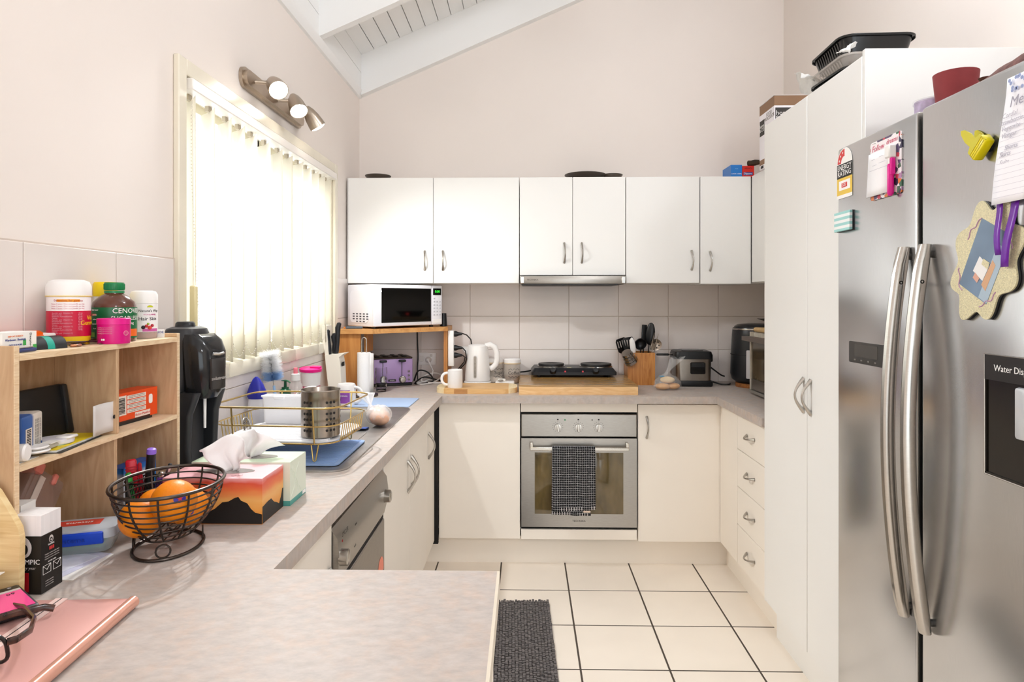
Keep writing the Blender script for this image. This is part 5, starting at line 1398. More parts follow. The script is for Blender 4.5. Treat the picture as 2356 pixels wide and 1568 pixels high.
t = thing('toaster_oven', 'old metal toaster oven facing the drawers beside the pantry', 'toaster oven', (1.18, 3.23, Z0))
OLD = mat('old_enamel', '#c9c2b4', 0.4, var=0.25, vscale=18)
b = MB(); b.rbox(0.012, 0.33, -0.235, 0.235, 0.022, 0.325, 0.006, 1); b.build('casing', OLD, t)
b = MB(); b.box(0.0, 0.012, -0.23, 0.23, 0.028, 0.082); b.build('lower_rail', STEEL, t, smooth=0)
b = MB(); b.box(0.002, 0.012, -0.225, 0.225, 0.084, 0.285); b.build('door_glass', mat('stained_glass', '#574a36', 0.12, var=0.5, vscale=10, spec=0.8), t, smooth=0)
b = MB(); b.box(-0.004, 0.012, 0.222, 0.235, 0.024, 0.325); b.build('corner_trim', OLD, t, smooth=0)
b = MB(); b.box(-0.008, 0.02, -0.235, 0.235, 0.010, 0.024); b.build('crumb_tray', mat('tray_grey', '#a7a49d', 0.35, 0.7), t, smooth=0)
b = MB(); b.box(-0.045, 0.0, -0.21, 0.24, 0.280, 0.302); b.build('door_handle', mat('brown_bakelite', '#5c5049', 0.4), t, smooth=0)
for y in (-0.19, 0.12):
    b = MB(); b.cyl((0.05, y, 0.0), 0.014, 0.011, 12); b.build('foot', BLACKP, t)
t = thing('folded_cloth', 'folded tan cloth on top of the toaster oven', 'cloth', (1.315, 3.30, Z0 + 0.3255))
b = MB(); b.rbox(-0.13, 0.12, -0.14, 0.145, 0.0, 0.024, 0.011, 3); b.build('fold', mat('tan_cloth', '#c9a877', 0.9, var=0.15, vscale=30, bump=0.5), t)
t = thing('black_scale', 'black gadget with red light lying on the folded cloth', 'gadget', (1.30, 3.30, Z0 + 0.350))
b = MB(); b.loft([[(x, y, 0.0) for x, y in rectpoly(0.12, 0.16, 0.012)], [(x, y, 0.03) for x, y in rectpoly(0.14, 0.18, 0.012)], [(x - .01, y, 0.046) for x, y in rectpoly(0.20, 0.22, 0.012)]]); b.build('casing', BLACKP, t)
b = MB(T((-0.0705, -0.02, 0.024), (0, -PI / 2, 0))); b.cyl((0, 0, 0), 0.012, 0.003, 16); b.build('light', mat('gadget_red', '#e8433a', 0.4, emit='#ff3b30', estr=1.0), t)
# ------------------------------------------------------------------ sink with drainer
SNK = mat('sink_steel', '#b9b6b3', 0.34, 0.95, var=0.12, vscale=18)
sink = thing('kitchen_sink', 'stainless steel sink with bowl and drainer set in the worktop', 'sink', (-0.735, 2.41, Z0))
def ring_poly(x0, x1, y0, y1, r, n=6):
    return rectpoly(x1 - x0, y1 - y0, r, n, (x0 + x1) / 2, (y0 + y1) / 2)
out = ring_poly(-0.955, -0.518, 1.862, 2.968, 0.05); inn = ring_poly(-0.942, -0.532, 1.876, 2.954, 0.042)
b = wmb(sink)
b.loft([[(x, y, Z0 + 0.0008) for x, y in out], [(x, y, Z0 + 0.005) for x, y in out], [(x, y, Z0 + 0.005) for x, y in inn], [(x, y, Z0 + 0.003) for x, y in inn]], cap=False)
# deck around the bowl
hole = ring_poly(-0.915, -0.585, 2.47, 2.89, 0.05)
n = len(hole)
deck_outer = inn
vs = [(x, y, Z0 + 0.003) for x, y in deck_outer] + [(x, y, Z0 + 0.003) for x, y in hole]
b.add(vs, [(i, (i + 1) % n, n + (i + 1) % n, n + i) for i in range(n)])
b.build('deck', SNK, sink)
b = wmb(sink)
b.loft([[(x, y, Z0 + 0.003) for x, y in hole], [(x, y, Z0 - 0.01) for x, y in ring_poly(-0.908, -0.592, 2.477, 2.883, 0.05)], [(x, y, Z0 - 0.15) for x, y in ring_poly(-0.895, -0.605, 2.49, 2.87, 0.06)]], cap=False)
b.add([(x, y, Z0 - 0.15) for x, y in ring_poly(-0.895, -0.605, 2.49, 2.87, 0.06)], [tuple(range(n))])
b.build('bowl', SNK, sink)
b = wmb(sink); b.lathe([(0, -0.1475), (0.04, -0.1475), (0.042, -0.1495)], 20, (-0.75, 2.68, Z0)); b.build('drain', CHROME, sink)
for k in range(7):
    b = wmb(sink); b.rbox(-0.90 + k * 0.05, -0.885 + k * 0.05, 1.93, 2.40, Z0 + 0.002, Z0 + 0.0045, 0.001, 1); b.build('drainer_rib', SNK, sink)

BLUM = mat('silicone_blue', '#8fa9d2', 0.5, var=0.05, vscale=10); BLUM2 = mat('silicone_pale_blue', '#a9bfe0', 0.5)
dm = thing('drying_mat', 'ribbed blue drying mat on the sink drainer under the dish rack', 'mat', (-0.738, 2.085, Z0 + 0.0052))
b = MB(); b.prism(rectpoly(0.370, 0.345, 0.02), 0, 0.0035); b.build('sheet', BLUM, dm)
b = MB()
for k in range(26): b.box(-0.17, 0.17, -0.160 + k * 0.0125, -0.155 + k * 0.0125, 0.0035, 0.0052)
b.build('ribs', BLUM, dm, smooth=0)['kind'] = 'stuff'
dm2 = thing('counter_mat', 'flat pale blue mat on the worktop behind the sink', 'mat', (-0.675, 3.118, Z0 + 0.0004), -0.02)
b = MB(); b.prism(rectpoly(0.285, 0.268, 0.012), 0, 0.004); b.build('sheet', BLUM2, dm2)

# gold dish rack with white tray
GOLD = mat('gold_wire', '#c2a56a', 0.22, 1.0)
rk = thing('dish_rack', 'gold wire dish rack with a white ribbed tray on the drainer', 'dish rack', (-0.745, 2.095, Z0 + 0.0130), math.radians(-4))
def rackloop(w, d, r, z): return [(x, y, z) for x, y in rectpoly(w, d, r, 8)]
for nm, w, d, z, rr in (('bottom_rail', 0.375, 0.315, 0.052, 0.0026), ('middle_rail', 0.39, 0.33, 0.105, 0.0024), ('top_rail', 0.405, 0.345, 0.160, 0.0030)):
    b = MB(); b.tube(rackloop(w, d, 0.065, z), rr, 8, closed=True); b.build(nm, GOLD, rk)
for (x, y) in ((-0.12, -1), (0.13, -1), (-0.12, 1), (0.13, 1)):
    b = MB(); yy = lambda t: y * (0.158 + 0.015 * t)
    b.tube([(x, yy(0), 0.052), (x, yy(.5), 0.105), (x, yy(1), 0.16)], 0.0026, 8); b.build('upright', GOLD, rk)
    b = MB(); b.tube([(x - 0.010, y * 0.157, 0.052), (x - 0.004, y * 0.157, 0.004), (x, y * 0.157, 0.0015), (x + 0.004, y * 0.157, 0.004), (x + 0.010, y * 0.150, 0.052)], 0.0024, 8); b.build('leg', GOLD, rk)
for s in (-1, 1):
    for k in range(11):
        y = -0.095 + k * 0.019
        b = MB(); b.tube([(s * 0.187, y, 0.052), (s * 0.195, y, 0.105)], 0.0016, 6); b.build('side_wire', GOLD, rk)
TRYW = mat('tray_white', '#f3f2f4', 0.35)
b = MB(); b.prism(rectpoly(0.362, 0.30, 0.06, 8), 0.054, 0.058); tr = b.build('tray', TRYW, rk)
for k in range(17):
    b = MB(); b.rbox(-0.160, 0.160, -0.130 + k * 0.0155, -0.124 + k * 0.0155, 0.057, 0.0615, 0.001, 1); b.build('tray_rib', TRYW, tr)

def rk_w(x, y):      # rack coordinates -> room
    c, s = math.cos(math.radians(-4)), math.sin(math.radians(-4))
    return (-0.745 + c * x - s * y, 2.095 + s * x + c * y)
# perforated steel utensil cup
cup = thing('utensil_cup', 'perforated stainless steel utensil cup standing in the dish rack', 'utensil cup', (*rk_w(0.118, -0.078), Z0 + 0.0752))
CUPM = mat('cup_steel', '#9a9188', 0.25, 0.95, var=0.2, vscale=22)
b = MB(); b.lathe([(0, 0.001), (0.056, 0.001), (0.0585, 0.004), (0.0585, 0.138), (0.0598, 0.141), (0.0585, 0.144), (0.057, 0.141), (0.057, 0.004), (0, 0.004)], 40); b.build('body', CUPM, cup)
hm = MB(T((0, 0, 0), (PI / 2, 0, 0))); hm.cyl((0, 0, 0), 0.0040, 0.0006, 12)
h0 = hm.build('hole', mat('hole_dark', '#1d1a18', 0.6), cup); firsth = True
for blk in (-2.20, -0.95, 0.3):
    for c in range(3):
        a = blk + c * 0.21
        for r in range(6):
            o = h0 if firsth else h0.copy()
            if not firsth: COL.objects.link(o)
            firsth = False
            o.parent = cup
            o.location = (0.0586 * math.cos(a), 0.0586 * math.sin(a), 0.024 + r * 0.0168); o.rotation_euler = (0, 0, a + PI / 2)

# white storage tub hooked on the back rail
t = thing('plastic_tub', 'white rectangular plastic tub hooked on the back of the dish rack', 'tub', (*rk_w(-0.073, 0.108), Z0 + 0.0755), math.radians(-4))
b = MB(T((0, 0, 0), (0.0, 0, 0)))
b.loft([[(x, y, z) for x, y in rectpoly(w, d, 0.012, 4)] for w, d, z in ((0.138, 0.038, 0.0), (0.146, 0.044, 0.006), (0.158, 0.050, 0.088), (0.166, 0.056, 0.090), (0.166, 0.056, 0.094), (0.154, 0.046, 0.094), (0.138, 0.036, 0.008))]); b.build('body', mat('tub_white', '#f1f0f2', 0.3), t)
b = MB(); b.rbox(-0.032, 0.006, -0.036, -0.026, 0.084, 0.096, 0.003, 1); b.build('clip_tab', TRYW, t)
# sink strainer hanging on the left end of the rack
t = thing('sink_strainer', 'round wire sink strainer hanging inside the left end of rack', 'strainer', (*rk_w(-0.150, -0.03), Z0 + 0.089))
b = MB(T((0, 0, 0), (0, PI / 2 - 0.2, 0)))
for r in (0.008, 0.014, 0.020, 0.026): b.tube([(r * math.cos(2 * PI * k / 20), r * math.sin(2 * PI * k / 20), 0.004 * (r / .026)) for k in range(20)], 0.0012, 6, closed=True)
b.build('mesh', mat('strainer_dark', '#5d5348', 0.4, 0.8), t)['kind'] = 'stuff'
b = MB(T((0, 0, 0), (0, PI / 2 - 0.2, 0))); b.tube([(0.028 * math.cos(2 * PI * k / 24), 0.028 * math.sin(2 * PI * k / 24), 0.005) for k in range(24)], 0.0022, 8, closed=True); b.build('rim', CHROME, t)

# behind the rack: bottles along the wall
t = thing('cleaner_bottle', 'white flat bottle with dark blue conical cap behind the dish rack', 'bottle', (-0.962, 2.325, Z0 + 0.0005))
b = MB(); b.loft([[(x, y, z) for x, y in rectpoly(w, d, 0.015, 4)] for w, d, z in ((0.052, 0.04, 0.0), (0.058, 0.044, 0.01), (0.058, 0.044, 0.11), (0.050, 0.040, 0.148))]); b.build('body', mat('bottle_white', '#eceaee', 0.35), t)
b = MB(); b.loft([[(x, y + o, z) for x, y in rectpoly(w, d, min(w, d) * .48, 5)] for w, d, z, o in ((0.060, 0.048, 0.140, 0), (0.070, 0.056, 0.152, 0), (0.066, 0.05, 0.165, 0), (0.046, 0.036, 0.190, -.002), (0.024, 0.02, 0.210, -.004), (0.008, 0.008, 0.218, -.005))]); b.build('cap', mat('cap_navy', '#23299a', 0.3), t)
t = thing('bottle_brush', 'pale blue bottle brush with fluffy white bristles behind the rack', 'brush', (-0.930, 2.455, Z0 + 0.006), rot=(0.0, -0.12, 0.35))
b = MB(); b.tube([(0, 0, 0), (0, 0, 0.14), (0, 0, 0.165)], 0.006, 10, radii=[0.0065, 0.006, 0.0045]); b.build('handle', mat('brush_blue', '#a9cdf0', 0.35), t)
b = MB(); b.rod((0, 0, 0.16), (0, 0, 0.285), 0.0022, 6); b.build('stem', CHROME, t)
rr = random.Random(2)
for nm, z0, z1, cnt, m in (('white_bristles', 0.215, 0.282, 1900, mat('bristle_white', '#ffffff', 0.7, transl=0.45)), ('blue_bristles', 0.185, 0.215, 800, mat('bristle_blue', '#b5d6f4', 0.7, transl=0.45))):
    b = MB()
    for k in range(cnt):
        z = z0 + (z1 - z0) * rr.random(); a = rr.random() * 2 * PI; L = 0.034 + rr.uniform(-.006, .008); up = rr.uniform(-.006, .012)
        if z > 0.26: up += 0.012
        d = Vector((math.cos(a), math.sin(a), 0)); s_ = Vector((-d.y, d.x, 0)) * 0.0007
        p0, p1 = Vector((0, 0, z)), Vector((0, 0, z + up)) + d * L
        b.add([p0 - s_, p0 + s_, p1 + s_ * .4, p1 - s_ * .4], [(0, 1, 2, 3)])
        s2 = Vector((0, 0, 0.0005)); b.add([p0 - s2, p0 + s2, p1 + s2 * .4, p1 - s2 * .4], [(0, 1, 2, 3)])
    b.build(nm, m, t, smooth=0, recalc=False)['kind'] = 'stuff'
t = thing('pump_bottle', 'dark green hand pump bottle behind the dish rack', 'bottle', (-0.952, 2.575, Z0 + 0.0055))
GRN = mat('pump_green', '#0f5a37', 0.3)
b = MB(); b.lathe([(0, 0), (0.022, 0), (0.024, 0.01), (0.024, 0.105), (0.016, 0.122), (0.012, 0.126)], 22); b.build('body', mat('soap_clear', '#cfe0d2', 0.1, alpha=0.5), t)
b = MB(); b.lathe([(0.0, 0.112), (0.021, 0.112), (0.022, 0.13), (0.014, 0.136), (0.014, 0.142), (0.006, 0.143), (0.005, 0.165), (0.0, 0.165)], 20); pc = b.build('collar', GRN, t)
b = MB(); b.tube([(-0.018, 0.012, 0.166), (0.0, 0, 0.168), (0.015, -0.01, 0.167), (0.026, -0.018, 0.161)], 0.006, 8, flat=0.5, radii=[0.004, 0.007, 0.005, 0.003]); b.build('nozzle', GRN, pc)
t = thing('detergent_bottle', 'clear dish detergent bottle with white collar and pink cap', 'bottle', (-0.955, 2.70, Z0 + 0.0005))
b = MB(); b.lathe([(0, 0), (0.030, 0), (0.033, 0.01), (0.033, 0.11), (0.027, 0.14), (0.017, 0.158), (0.016, 0.162)], 24, sy=0.8); b.build('body', mat('bottle_clear', '#efe9e6', 0.08, alpha=0.4, spec=0.9), t)
b = MB(); b.lathe([(0, 0.158), (0.019, 0.158), (0.0185, 0.184), (0.011, 0.187), (0, 0.187)], 22); b.build('collar', WHITEP, t)
b = MB(); b.lathe([(0.009, 0.186), (0.0085, 0.198), (0.0095, 0.206), (0.007, 0.211), (0, 0.212)], 18); b.build('cap', mat('cap_pink', '#f0808f', 0.35), t)
b = MB(); b.lathe([(0.0334, 0.03), (0.0334, 0.115)], 16, sy=0.8, a0=-1.5, a1=0.5); lb = b.build('label', mat('label_pink', '#f0c3c6', 0.4), t)
b = MB(); b.lathe([(0.0337, 0.065), (0.0337, 0.085)], 8, sy=0.8, a0=-0.9, a1=0.1); b.build('label_swoosh', mat('swoosh_red', '#c02743', 0.4), lb)
text(t, 'Sili', 0.022, mat('print_blue', '#2a3a8a', 0.5), (-0.45, 0, 0.075), None, bend=0.0338)
t = thing('travel_tumbler', 'white tumbler with magenta lid and pink quilted grip by the window', 'tumbler', (-0.930, 2.815, Z0 + 0.0005))
b = MB(); b.lathe([(0, 0), (0.031, 0), (0.033, 0.004), (0.0385, 0.118), (0.0385, 0.122), (0.043, 0.19)], 30); b.build('cup', WHITEP, t)
b = MB()
QU = mat('grip_pink', '#c84a6c', 0.5)
b.lathe([(0.0345, 0.028), (0.0395, 0.120), (0.0385, 0.122)], 30); gr = b.build('grip', mat('grip_dark', '#8d2a48', 0.6), t)
for r in range(6):
    for c in range(13):
        a = -2.6 + c * 0.235; z = 0.030 + r * 0.0152; rad = 0.0348 + (z - 0.028) * 0.054
        b = MB(T((rad * math.cos(a), rad * math.sin(a), z + 0.007), (PI / 2, 0, a + PI / 2))); b.rbox(-0.0038, 0.0038, -0.0068, 0.0068, -0.0005, 0.0018, 0.0012, 1); b.build('quilt_pad', QU, gr)
b = MB(T((0, 0, 0.192), (0.06, 0.03, 0))); b.lathe([(0, -0.008), (0.047, -0.008), (0.048, 0.004), (0.040, 0.008), (0, 0.008)], 30); ld = b.build('lid', mat('lid_magenta', '#ee1387', 0.3), t)
b = MB(T((0.012, 0, 0.192), (0.06, 0.03, 0))); b.rbox(-0.012, 0.032, -0.016, 0.016, 0.007, 0.014, 0.004, 2); b.build('sip_tab', mat('lid_magenta', '#ee1387', 0.3), ld)
t = thing('upturned_mug', 'white mug with purple print draining upside down by the sink', 'mug', (-0.835, 3.035, Z0 + 0.0045))
b = MB(); b.lathe([(0.040, 0.0), (0.042, 0.0), (0.043, 0.006), (0.043, 0.088), (0.038, 0.098), (0.03, 0.096), (0, 0.096)], 30); b.build('body', MUGM, t)
b = MB(); b.lathe([(0.0434, 0.012), (0.0434, 0.072)], 22, a0=-2.45, a1=-0.95); b.build('print_panel', mat('mug_purple', '#9a55b8', 0.35), t)
text(t, 'ORIGINAL', 0.011, INKW, (-1.75, 0, 0.045), None, bend=0.0437)
b = MB(); b.tube([(0.040, -0.012, 0.082)] + [(0.048 + 0.028 * math.sin(PI * k / 10), -0.012, 0.048 + 0.033 * math.cos(PI * k / 10)) for k in range(11)] + [(0.040, -0.012, 0.014)], 0.0055, 10, flat=1.4); b.build('handle', MUGM, t)
t = thing('pan_lid', 'glass pan lid with white rim leaning behind the utensil cup', 'lid', (-0.790, 2.385, Z0 + 0.090), rot=(1.30, 0.25, -0.30))
b = MB(); b.tube([(0.083 * math.cos(2 * PI * k / 36), 0.083 * math.sin(2 * PI * k / 36), 0) for k in range(36)], 0.0045, 8, closed=True, flat=1.6); b.build('rim', WHITEP, t)
b = MB(); b.lathe([(0.082, 0.0), (0.07, 0.010), (0.045, 0.018), (0, 0.021)], 32); b.build('glass', mat('lid_glass', '#dfe3e4', 0.05, alpha=0.35, spec=0.9), t)
b = MB(); b.lathe([(0.006, 0.02), (0.008, 0.03), (0.016, 0.036), (0.014, 0.044), (0, 0.046)], 18); b.build('knob', BLACKP, t)
t = thing('scourer', 'green and yellow sponge scourer lying behind the tub', 'sponge', (-0.700, 2.325, Z0 + 0.006))
b = MB(); b.rbox(-0.045, 0.045, -0.03, 0.03, 0, 0.024, 0.004, 1); b.build('sponge', mat('sponge_yellow', '#d9c34a', 0.95, bump=1, bscale=200), t)
b = MB(); b.rbox(-0.045, 0.045, -0.03, 0.03, 0.024, 0.033, 0.003, 1); b.build('scour_pad', mat('scour_green', '#1f7a55', 0.95, bump=1, bscale=300), t)
# bag of meat on the sink rim
t = thing('bag_of_chicken', 'knotted clear plastic bag of pale brown meat on the sink edge', 'food bag', (-0.572, 2.545, Z0 + 0.0065), 0.35)
MEAT = mat('meat_tan', '#d3a78c', 0.5, var=0.3, vscale=22, bump=0.5, bscale=40)
b = MB(); b.sphere((0.0, -0.016, 0.030), 0.042, 24, 16, 0.95, 1.1, 0.72); b.sphere((-0.004, 0.028, 0.034), 0.040, 24, 16, 0.95, 1.0, 0.82); b.build('meat', MEAT, t)['kind'] = 'stuff'
b = MB()
def bagf(u, v):
    a = 2 * PI * u; ph = PI * v
    r = 0.052 * math.sin(ph) ** 0.7 * (1 + .05 * math.sin(9 * a + 4 * v))
    return (r * math.cos(a) * 0.95, 0.006 + r * math.sin(a) * 1.25, 0.037 - 0.037 * math.cos(ph) * (1 + .04 * math.sin(5 * a)))
b.grid(bagf, 40, 16); b.build('bag', mat('bag_film', '#ffffff', 0.2, alpha=0.34, spec=1.0, bump=0.6, bscale=60), t)
b = MB()
def tailf(u, v):
    a = 2 * PI * u; r = 0.006 + 0.036 * abs(v - 0.30) * (1 + .3 * math.sin(6 * a))
    return (-0.026 - 0.022 * v + r * math.cos(a), 0.02 + 0.012 * v + r * math.sin(a), 0.058 + 0.062 * v)
b.grid(tailf, 30, 10); b.build('bag_tail', mat('bag_film2', '#f8f8fa', 0.3, alpha=0.6, spec=1.0, bump=0.8, bscale=50), t)
t = thing('dish_cloth', 'dark blue cloth draped over the near edge of sink bowl', 'cloth', (-0.66, 2.465, Z0 + 0.006))
def clf(u, v):
    x = -0.06 + 0.12 * u; s = v * 0.14
    y = -0.03 + s if s < 0.04 else 0.012 + 0.012 * (s - 0.04)
    z = 0.003 + 0.002 * math.sin(9 * u) if s < 0.04 else 0.003 - (s - 0.04)
    return (x + .004 * math.sin(7 * v), y + .003 * math.sin(8 * u), z)
b = MB(); b.grid(clf, 14, 14); b.build('sheet', mat('cloth_blue', '#41548f', 0.9, var=0.2, vscale=40), t, solid=0.002)
# ------------------------------------------------------------------ plywood cubby shelf against the left wall
PLY = wood('plywood', '#b8946f', '#cfae88', 10, (3, 3, 0.5), 0.6, 2.5); PLYE = wood('plywood_edge', '#d9b98f', '#ecd6b4', 30, (3, 0.4, 3), 0.65); PLYT = wood('plywood_top', '#dcc19b', '#ead6b6', 14, (3, 0.5, 3), 0.6)
SXF, SXB = -0.861, -0.9965
SY0_, SY1_, SDV = 1.084, 1.611, 1.364
ST, SM = 1.291, 1.101       # top of the top board and of the middle shelf
sh = thing('plywood_cubby', 'raw plywood cubby shelf standing against the left wall', 'shelf', (-0.94, 1.35, Z0))
def board(nm, x0, x1, y0, y1, z0, z1, m):
    bb = wmb(sh); bb.rbox(x0, x1, y0, y1, z0, z1, 0.0008, 1); o = bb.build(nm, m, sh)
    return o
board('side_panel', SXB, SXF, SY0_, SY0_ + 0.011, Z0, 1.306, PLY)
board('side_panel', SXB, SXF, SY1_ - 0.011, SY1_, Z0, 1.301, PLY)
board('top_board', SXB, SXF, SY0_ + 0.011, SY1_ - 0.011, ST - 0.011, ST, PLYT)
board('middle_shelf', SXB, SXF, SY0_ + 0.011, SY1_ - 0.011, SM - 0.010, SM, PLYT)
board('upper_divider', SXB, SXF - 0.002, SDV, SDV + 0.009, SM, ST - 0.011, PLY)
board('lower_divider', SXB, SXF - 0.004, SDV - 0.003, SDV + 0.006, Z0, SM - 0.010, PLY)
board('back_panel', -1.0005, SXB, SY0_, SY1_, Z0, 1.292, PLY)
b = wmb(sh)
for (y0, y1, z0, z1) in ((SY0_, SY0_ + 0.011, Z0, 1.306), (SY1_ - 0.011, SY1_, Z0, 1.301), (SY0_ + .011, SY1_ - .011, ST - .011, ST), (SY0_ + .011, SY1_ - .011, SM - .010, SM)):
    b.box(SXF - 0.0005, SXF + 0.0012, y0 + .0004, y1 - .0004, z0 + .0004, z1 - .0004)
b.build('pale_edge_veneer', PLYE, sh, smooth=0)

# ---- things on the top board
def jar(name, label, x, y, z, parts, rz=0.0, cat='jar'):
    t = thing(name, label, cat, (x, y, z), rz)
    for nm, prof, m in parts:
        bb = MB(); bb.lathe(prof, 36); bb.build(nm, m, t)
    return t
VR = mat('label_crimson', '#c4103a', 0.35); VY = mat('label_yellow', '#f0c81e', 0.4)
AV = -0.99        # direction from the shelf to the viewer
t = jar('gummy_jar', 'big white-lidded jar with crimson gummy vitamin label on the shelf', -0.948, 1.340, ST + 0.0003, [
    ('base', [(0, 0), (0.0365, 0), (0.0385, 0.008), (0.0385, 0.018)], VY),
    ('label', [(0.038, 0.018), (0.0392, 0.018), (0.0392, 0.070)], VR),
    ('upper_label', [(0.039, 0.070), (0.039, 0.098), (0.0375, 0.099)], mat('label_white', '#f4f0ef', 0.35)),
    ('lid', [(0.040, 0.099), (0.0405, 0.101), (0.0405, 0.120), (0.036, 0.130), (0.026, 0.134), (0, 0.1345)], WHITEP)])
b = MB(); b.lathe([(0.0397, 0.0995), (0.0409, 0.0995), (0.0409, 0.1008), (0.0397, 0.1008)], 36); b.build('yellow_line', VY, t)
AJ = math.atan2(-1.340, 0.948)
b = MB(); b.lathe([(0.0394, 0.0885), (0.0394, 0.0935)], 14, a0=AJ - 0.55, a1=AJ + 0.50); b.build('heading_pill', mat('pill_orange', '#f2a31c', 0.4), t)
text(t, 'Directions for parents', 0.0058, mat('print_dkred', '#b0281e', 0.5), (AJ - 0.02, 0, 0.091), None, bend=0.0397)
PK = mat('print_pinkish', '#e3a3b3', 0.5)
for k in range(3): text(t, 'Under 2 years: Give one pastille per day', 0.0038, mat('print_rose', '#d99aa6', 0.5), (AJ - 0.05, 0, 0.084 - k * 0.0045), None, bend=0.0392)
for k in range(13): text(t, ('Ascorbic acid  (Vitamin C)', 'Nicotinamide', 'Pyridoxine hydrochloride', 'Calcium')[k % 4], 0.0036, PK, (AJ - 0.80, 0, 0.0655 - k * 0.0034), None, bend=0.0394, align='LEFT')
for k in range(11): text(t, ('1.0 mg', '50 mg')[k % 2], 0.0034, PK, (AJ + 0.50, 0, 0.0655 - k * 0.0034), None, bend=0.0394)
text(t, 'Vita\nGummies', 0.013, VY, (AJ + 1.15, 0, 0.050), None, bend=0.0395, lines=0.8)
t = jar('yellow_lid_jar', 'white jar with bright yellow lid behind the green pill bottle', -0.970, 1.492, ST + 0.0003, [
    ('body', [(0, 0), (0.023, 0), (0.024, 0.01), (0.024, 0.100)], WHITEP), ('lid', [(0.0238, 0.100), (0.025, 0.101), (0.025, 0.128), (0.022, 0.133), (0, 0.134)], mat('lid_yellow', '#f5d400', 0.3))])
AMB = mat('amber_plastic', '#5a2f1f', 0.15, coat=0.4); GL = mat('label_green', '#126a3a', 0.35); CG = mat('cap_green', '#0f7a45', 0.3)
t = jar('pill_bottle', 'amber pill bottle with green cap and green label on the shelf', -0.9180, 1.4430, ST + 0.0003, [
    ('body', [(0, 0), (0.042, 0), (0.044, 0.006), (0.044, 0.078), (0.041, 0.088), (0.029, 0.100), (0.019, 0.106), (0.018, 0.112)], AMB),
    ('label', [(0.0442, 0.008), (0.0446, 0.008), (0.0446, 0.076), (0.0442, 0.076)], GL),
    ('cap_ring', [(0.018, 0.1075), (0.0200, 0.1075), (0.0200, 0.1125), (0.018, 0.1125)], CG),
    ('cap', [(0.0195, 0.1135), (0.0202, 0.115), (0.0202, 0.128), (0.019, 0.131), (0, 0.131)], CG)], 0)
b = MB()
for k in range(40): a = k * 2 * PI / 40; b.rod((0.0202 * math.cos(a), 0.0202 * math.sin(a), 0.1155), (0.0202 * math.cos(a), 0.0202 * math.sin(a), 0.1275), 0.0006, 5)
b.build('cap_ridges', CG, t)['kind'] = 'stuff'
AP = math.atan2(-1.443, 0.918)
text(t, 'CENOVIS', 0.0155, INKW, (AP + 0.62, 0, 0.068), None, bend=0.0448)
text(t, 'SUGARLESS C', 0.0125, INKW, (AP + 0.70, 0, 0.052), None, bend=0.0448)
text(t, '500mg', 0.0085, INKW, (AP + 0.70, 0, 0.041), None, bend=0.0448)
b = MB(); b.lathe([(0.0449, 0.012), (0.0449, 0.028)], 8, a0=AP + 0.65, a1=AP + 1.3); b.build('orange_patch', mat('patch_orange', '#ee6a1c', 0.4), t)
b = MB(); b.lathe([(0.0449, 0.058), (0.0449, 0.062)], 6, a0=AP - 1.2, a1=AP - 0.85); b.build('orange_tab', mat('patch_orange', '#ee6a1c', 0.4), t)
b = MB(); b.lathe([(0.0449, 0.012), (0.0449, 0.022)], 6, a0=AP - 1.3, a1=AP - 0.95); b.build('lime_patch', mat('patch_lime', '#7cc243', 0.4), t)
for k in range(5): text(t, ('VERY DAY', 'acerola', 'tablets', 'vitamin c', 'food')[k], 0.0045, INKW, (AP - 0.95, 0, 0.070 - k * 0.010), None, bend=0.0449)
t = jar('hair_mask_tub', 'small magenta screw-top tub in front of the green bottle', -0.8790, 1.380, ST + 0.0003, [
    ('base', [(0, 0), (0.030, 0), (0.031, 0.003), (0.031, 0.040)], mat('tub_magenta', '#d5087c', 0.3)), ('lid', [(0.0305, 0.040), (0.0318, 0.0405), (0.0318, 0.0525), (0.0305, 0.0535), (0, 0.0535)], mat('tub_lid_magenta', '#df1588', 0.3))], 0, 'tub')
AT = math.atan2(-1.380, 0.879)
for k in range(4): text(t, 'nourishing hair treatment', 0.0032, PK, (AT - 0.62, 0, 0.034 - k * 0.004), None, bend=0.0312)
b = MB()
for q in range(2): b.T = T((0.0313 * math.cos(AT - 0.75 + q * .14), 0.0313 * math.sin(AT - .75 + q * .14), 0.009), (PI / 2, 0, AT - .75 + q * .14 + PI / 2)); b.lathe([(0.0014, 0), (0.0022, 0.0002), (0.0014, 0.0004)], 12)
b.build('symbols', INKW, t)
b = MB(T((0.0313 * math.cos(AT + 0.78), 0.0313 * math.sin(AT + 0.78), 0.022), (PI / 2, 0, AT + 0.78 + PI / 2)))
for rr_ in (0.0026, 0.0048): b.tube([(rr_ * 1.2 * math.cos(2 * PI * k / 18), rr_ * math.sin(2 * PI * k / 18), 0) for k in range(18)], 0.0004, 5, closed=True)
b.build('leaf_logo', PK, t)['kind'] = 'stuff'
t = jar('vitamin_jar', 'white capped vitamin jar with berries on its label by the shelf end', -0.920, 1.5595, ST + 0.0003, [
    ('gummies', [(0, 0.001), (0.027, 0.001), (0.028, 0.016), (0, 0.016)], mat('gummy_brown', '#9c6350', 0.5, var=0.4, vscale=80)),
    ('clear_base', [(0.0, 0.0), (0.0285, 0.0), (0.0295, 0.004), (0.0295, 0.016)], CLEARP),
    ('label', [(0.0292, 0.016), (0.0297, 0.016), (0.0297, 0.083)], mat('label_white2', '#f3f0f1', 0.3)),
    ('lid', [(0.0292, 0.083), (0.0300, 0.084), (0.0300, 0.105), (0.026, 0.112), (0.018, 0.1145), (0, 0.115)], WHITEP)])
AN = math.atan2(-1.5565, 0.922)
text(t, "Nature's Way", 0.0085, INK, (AN + 0.42, 0, 0.066), None, bend=0.0299)
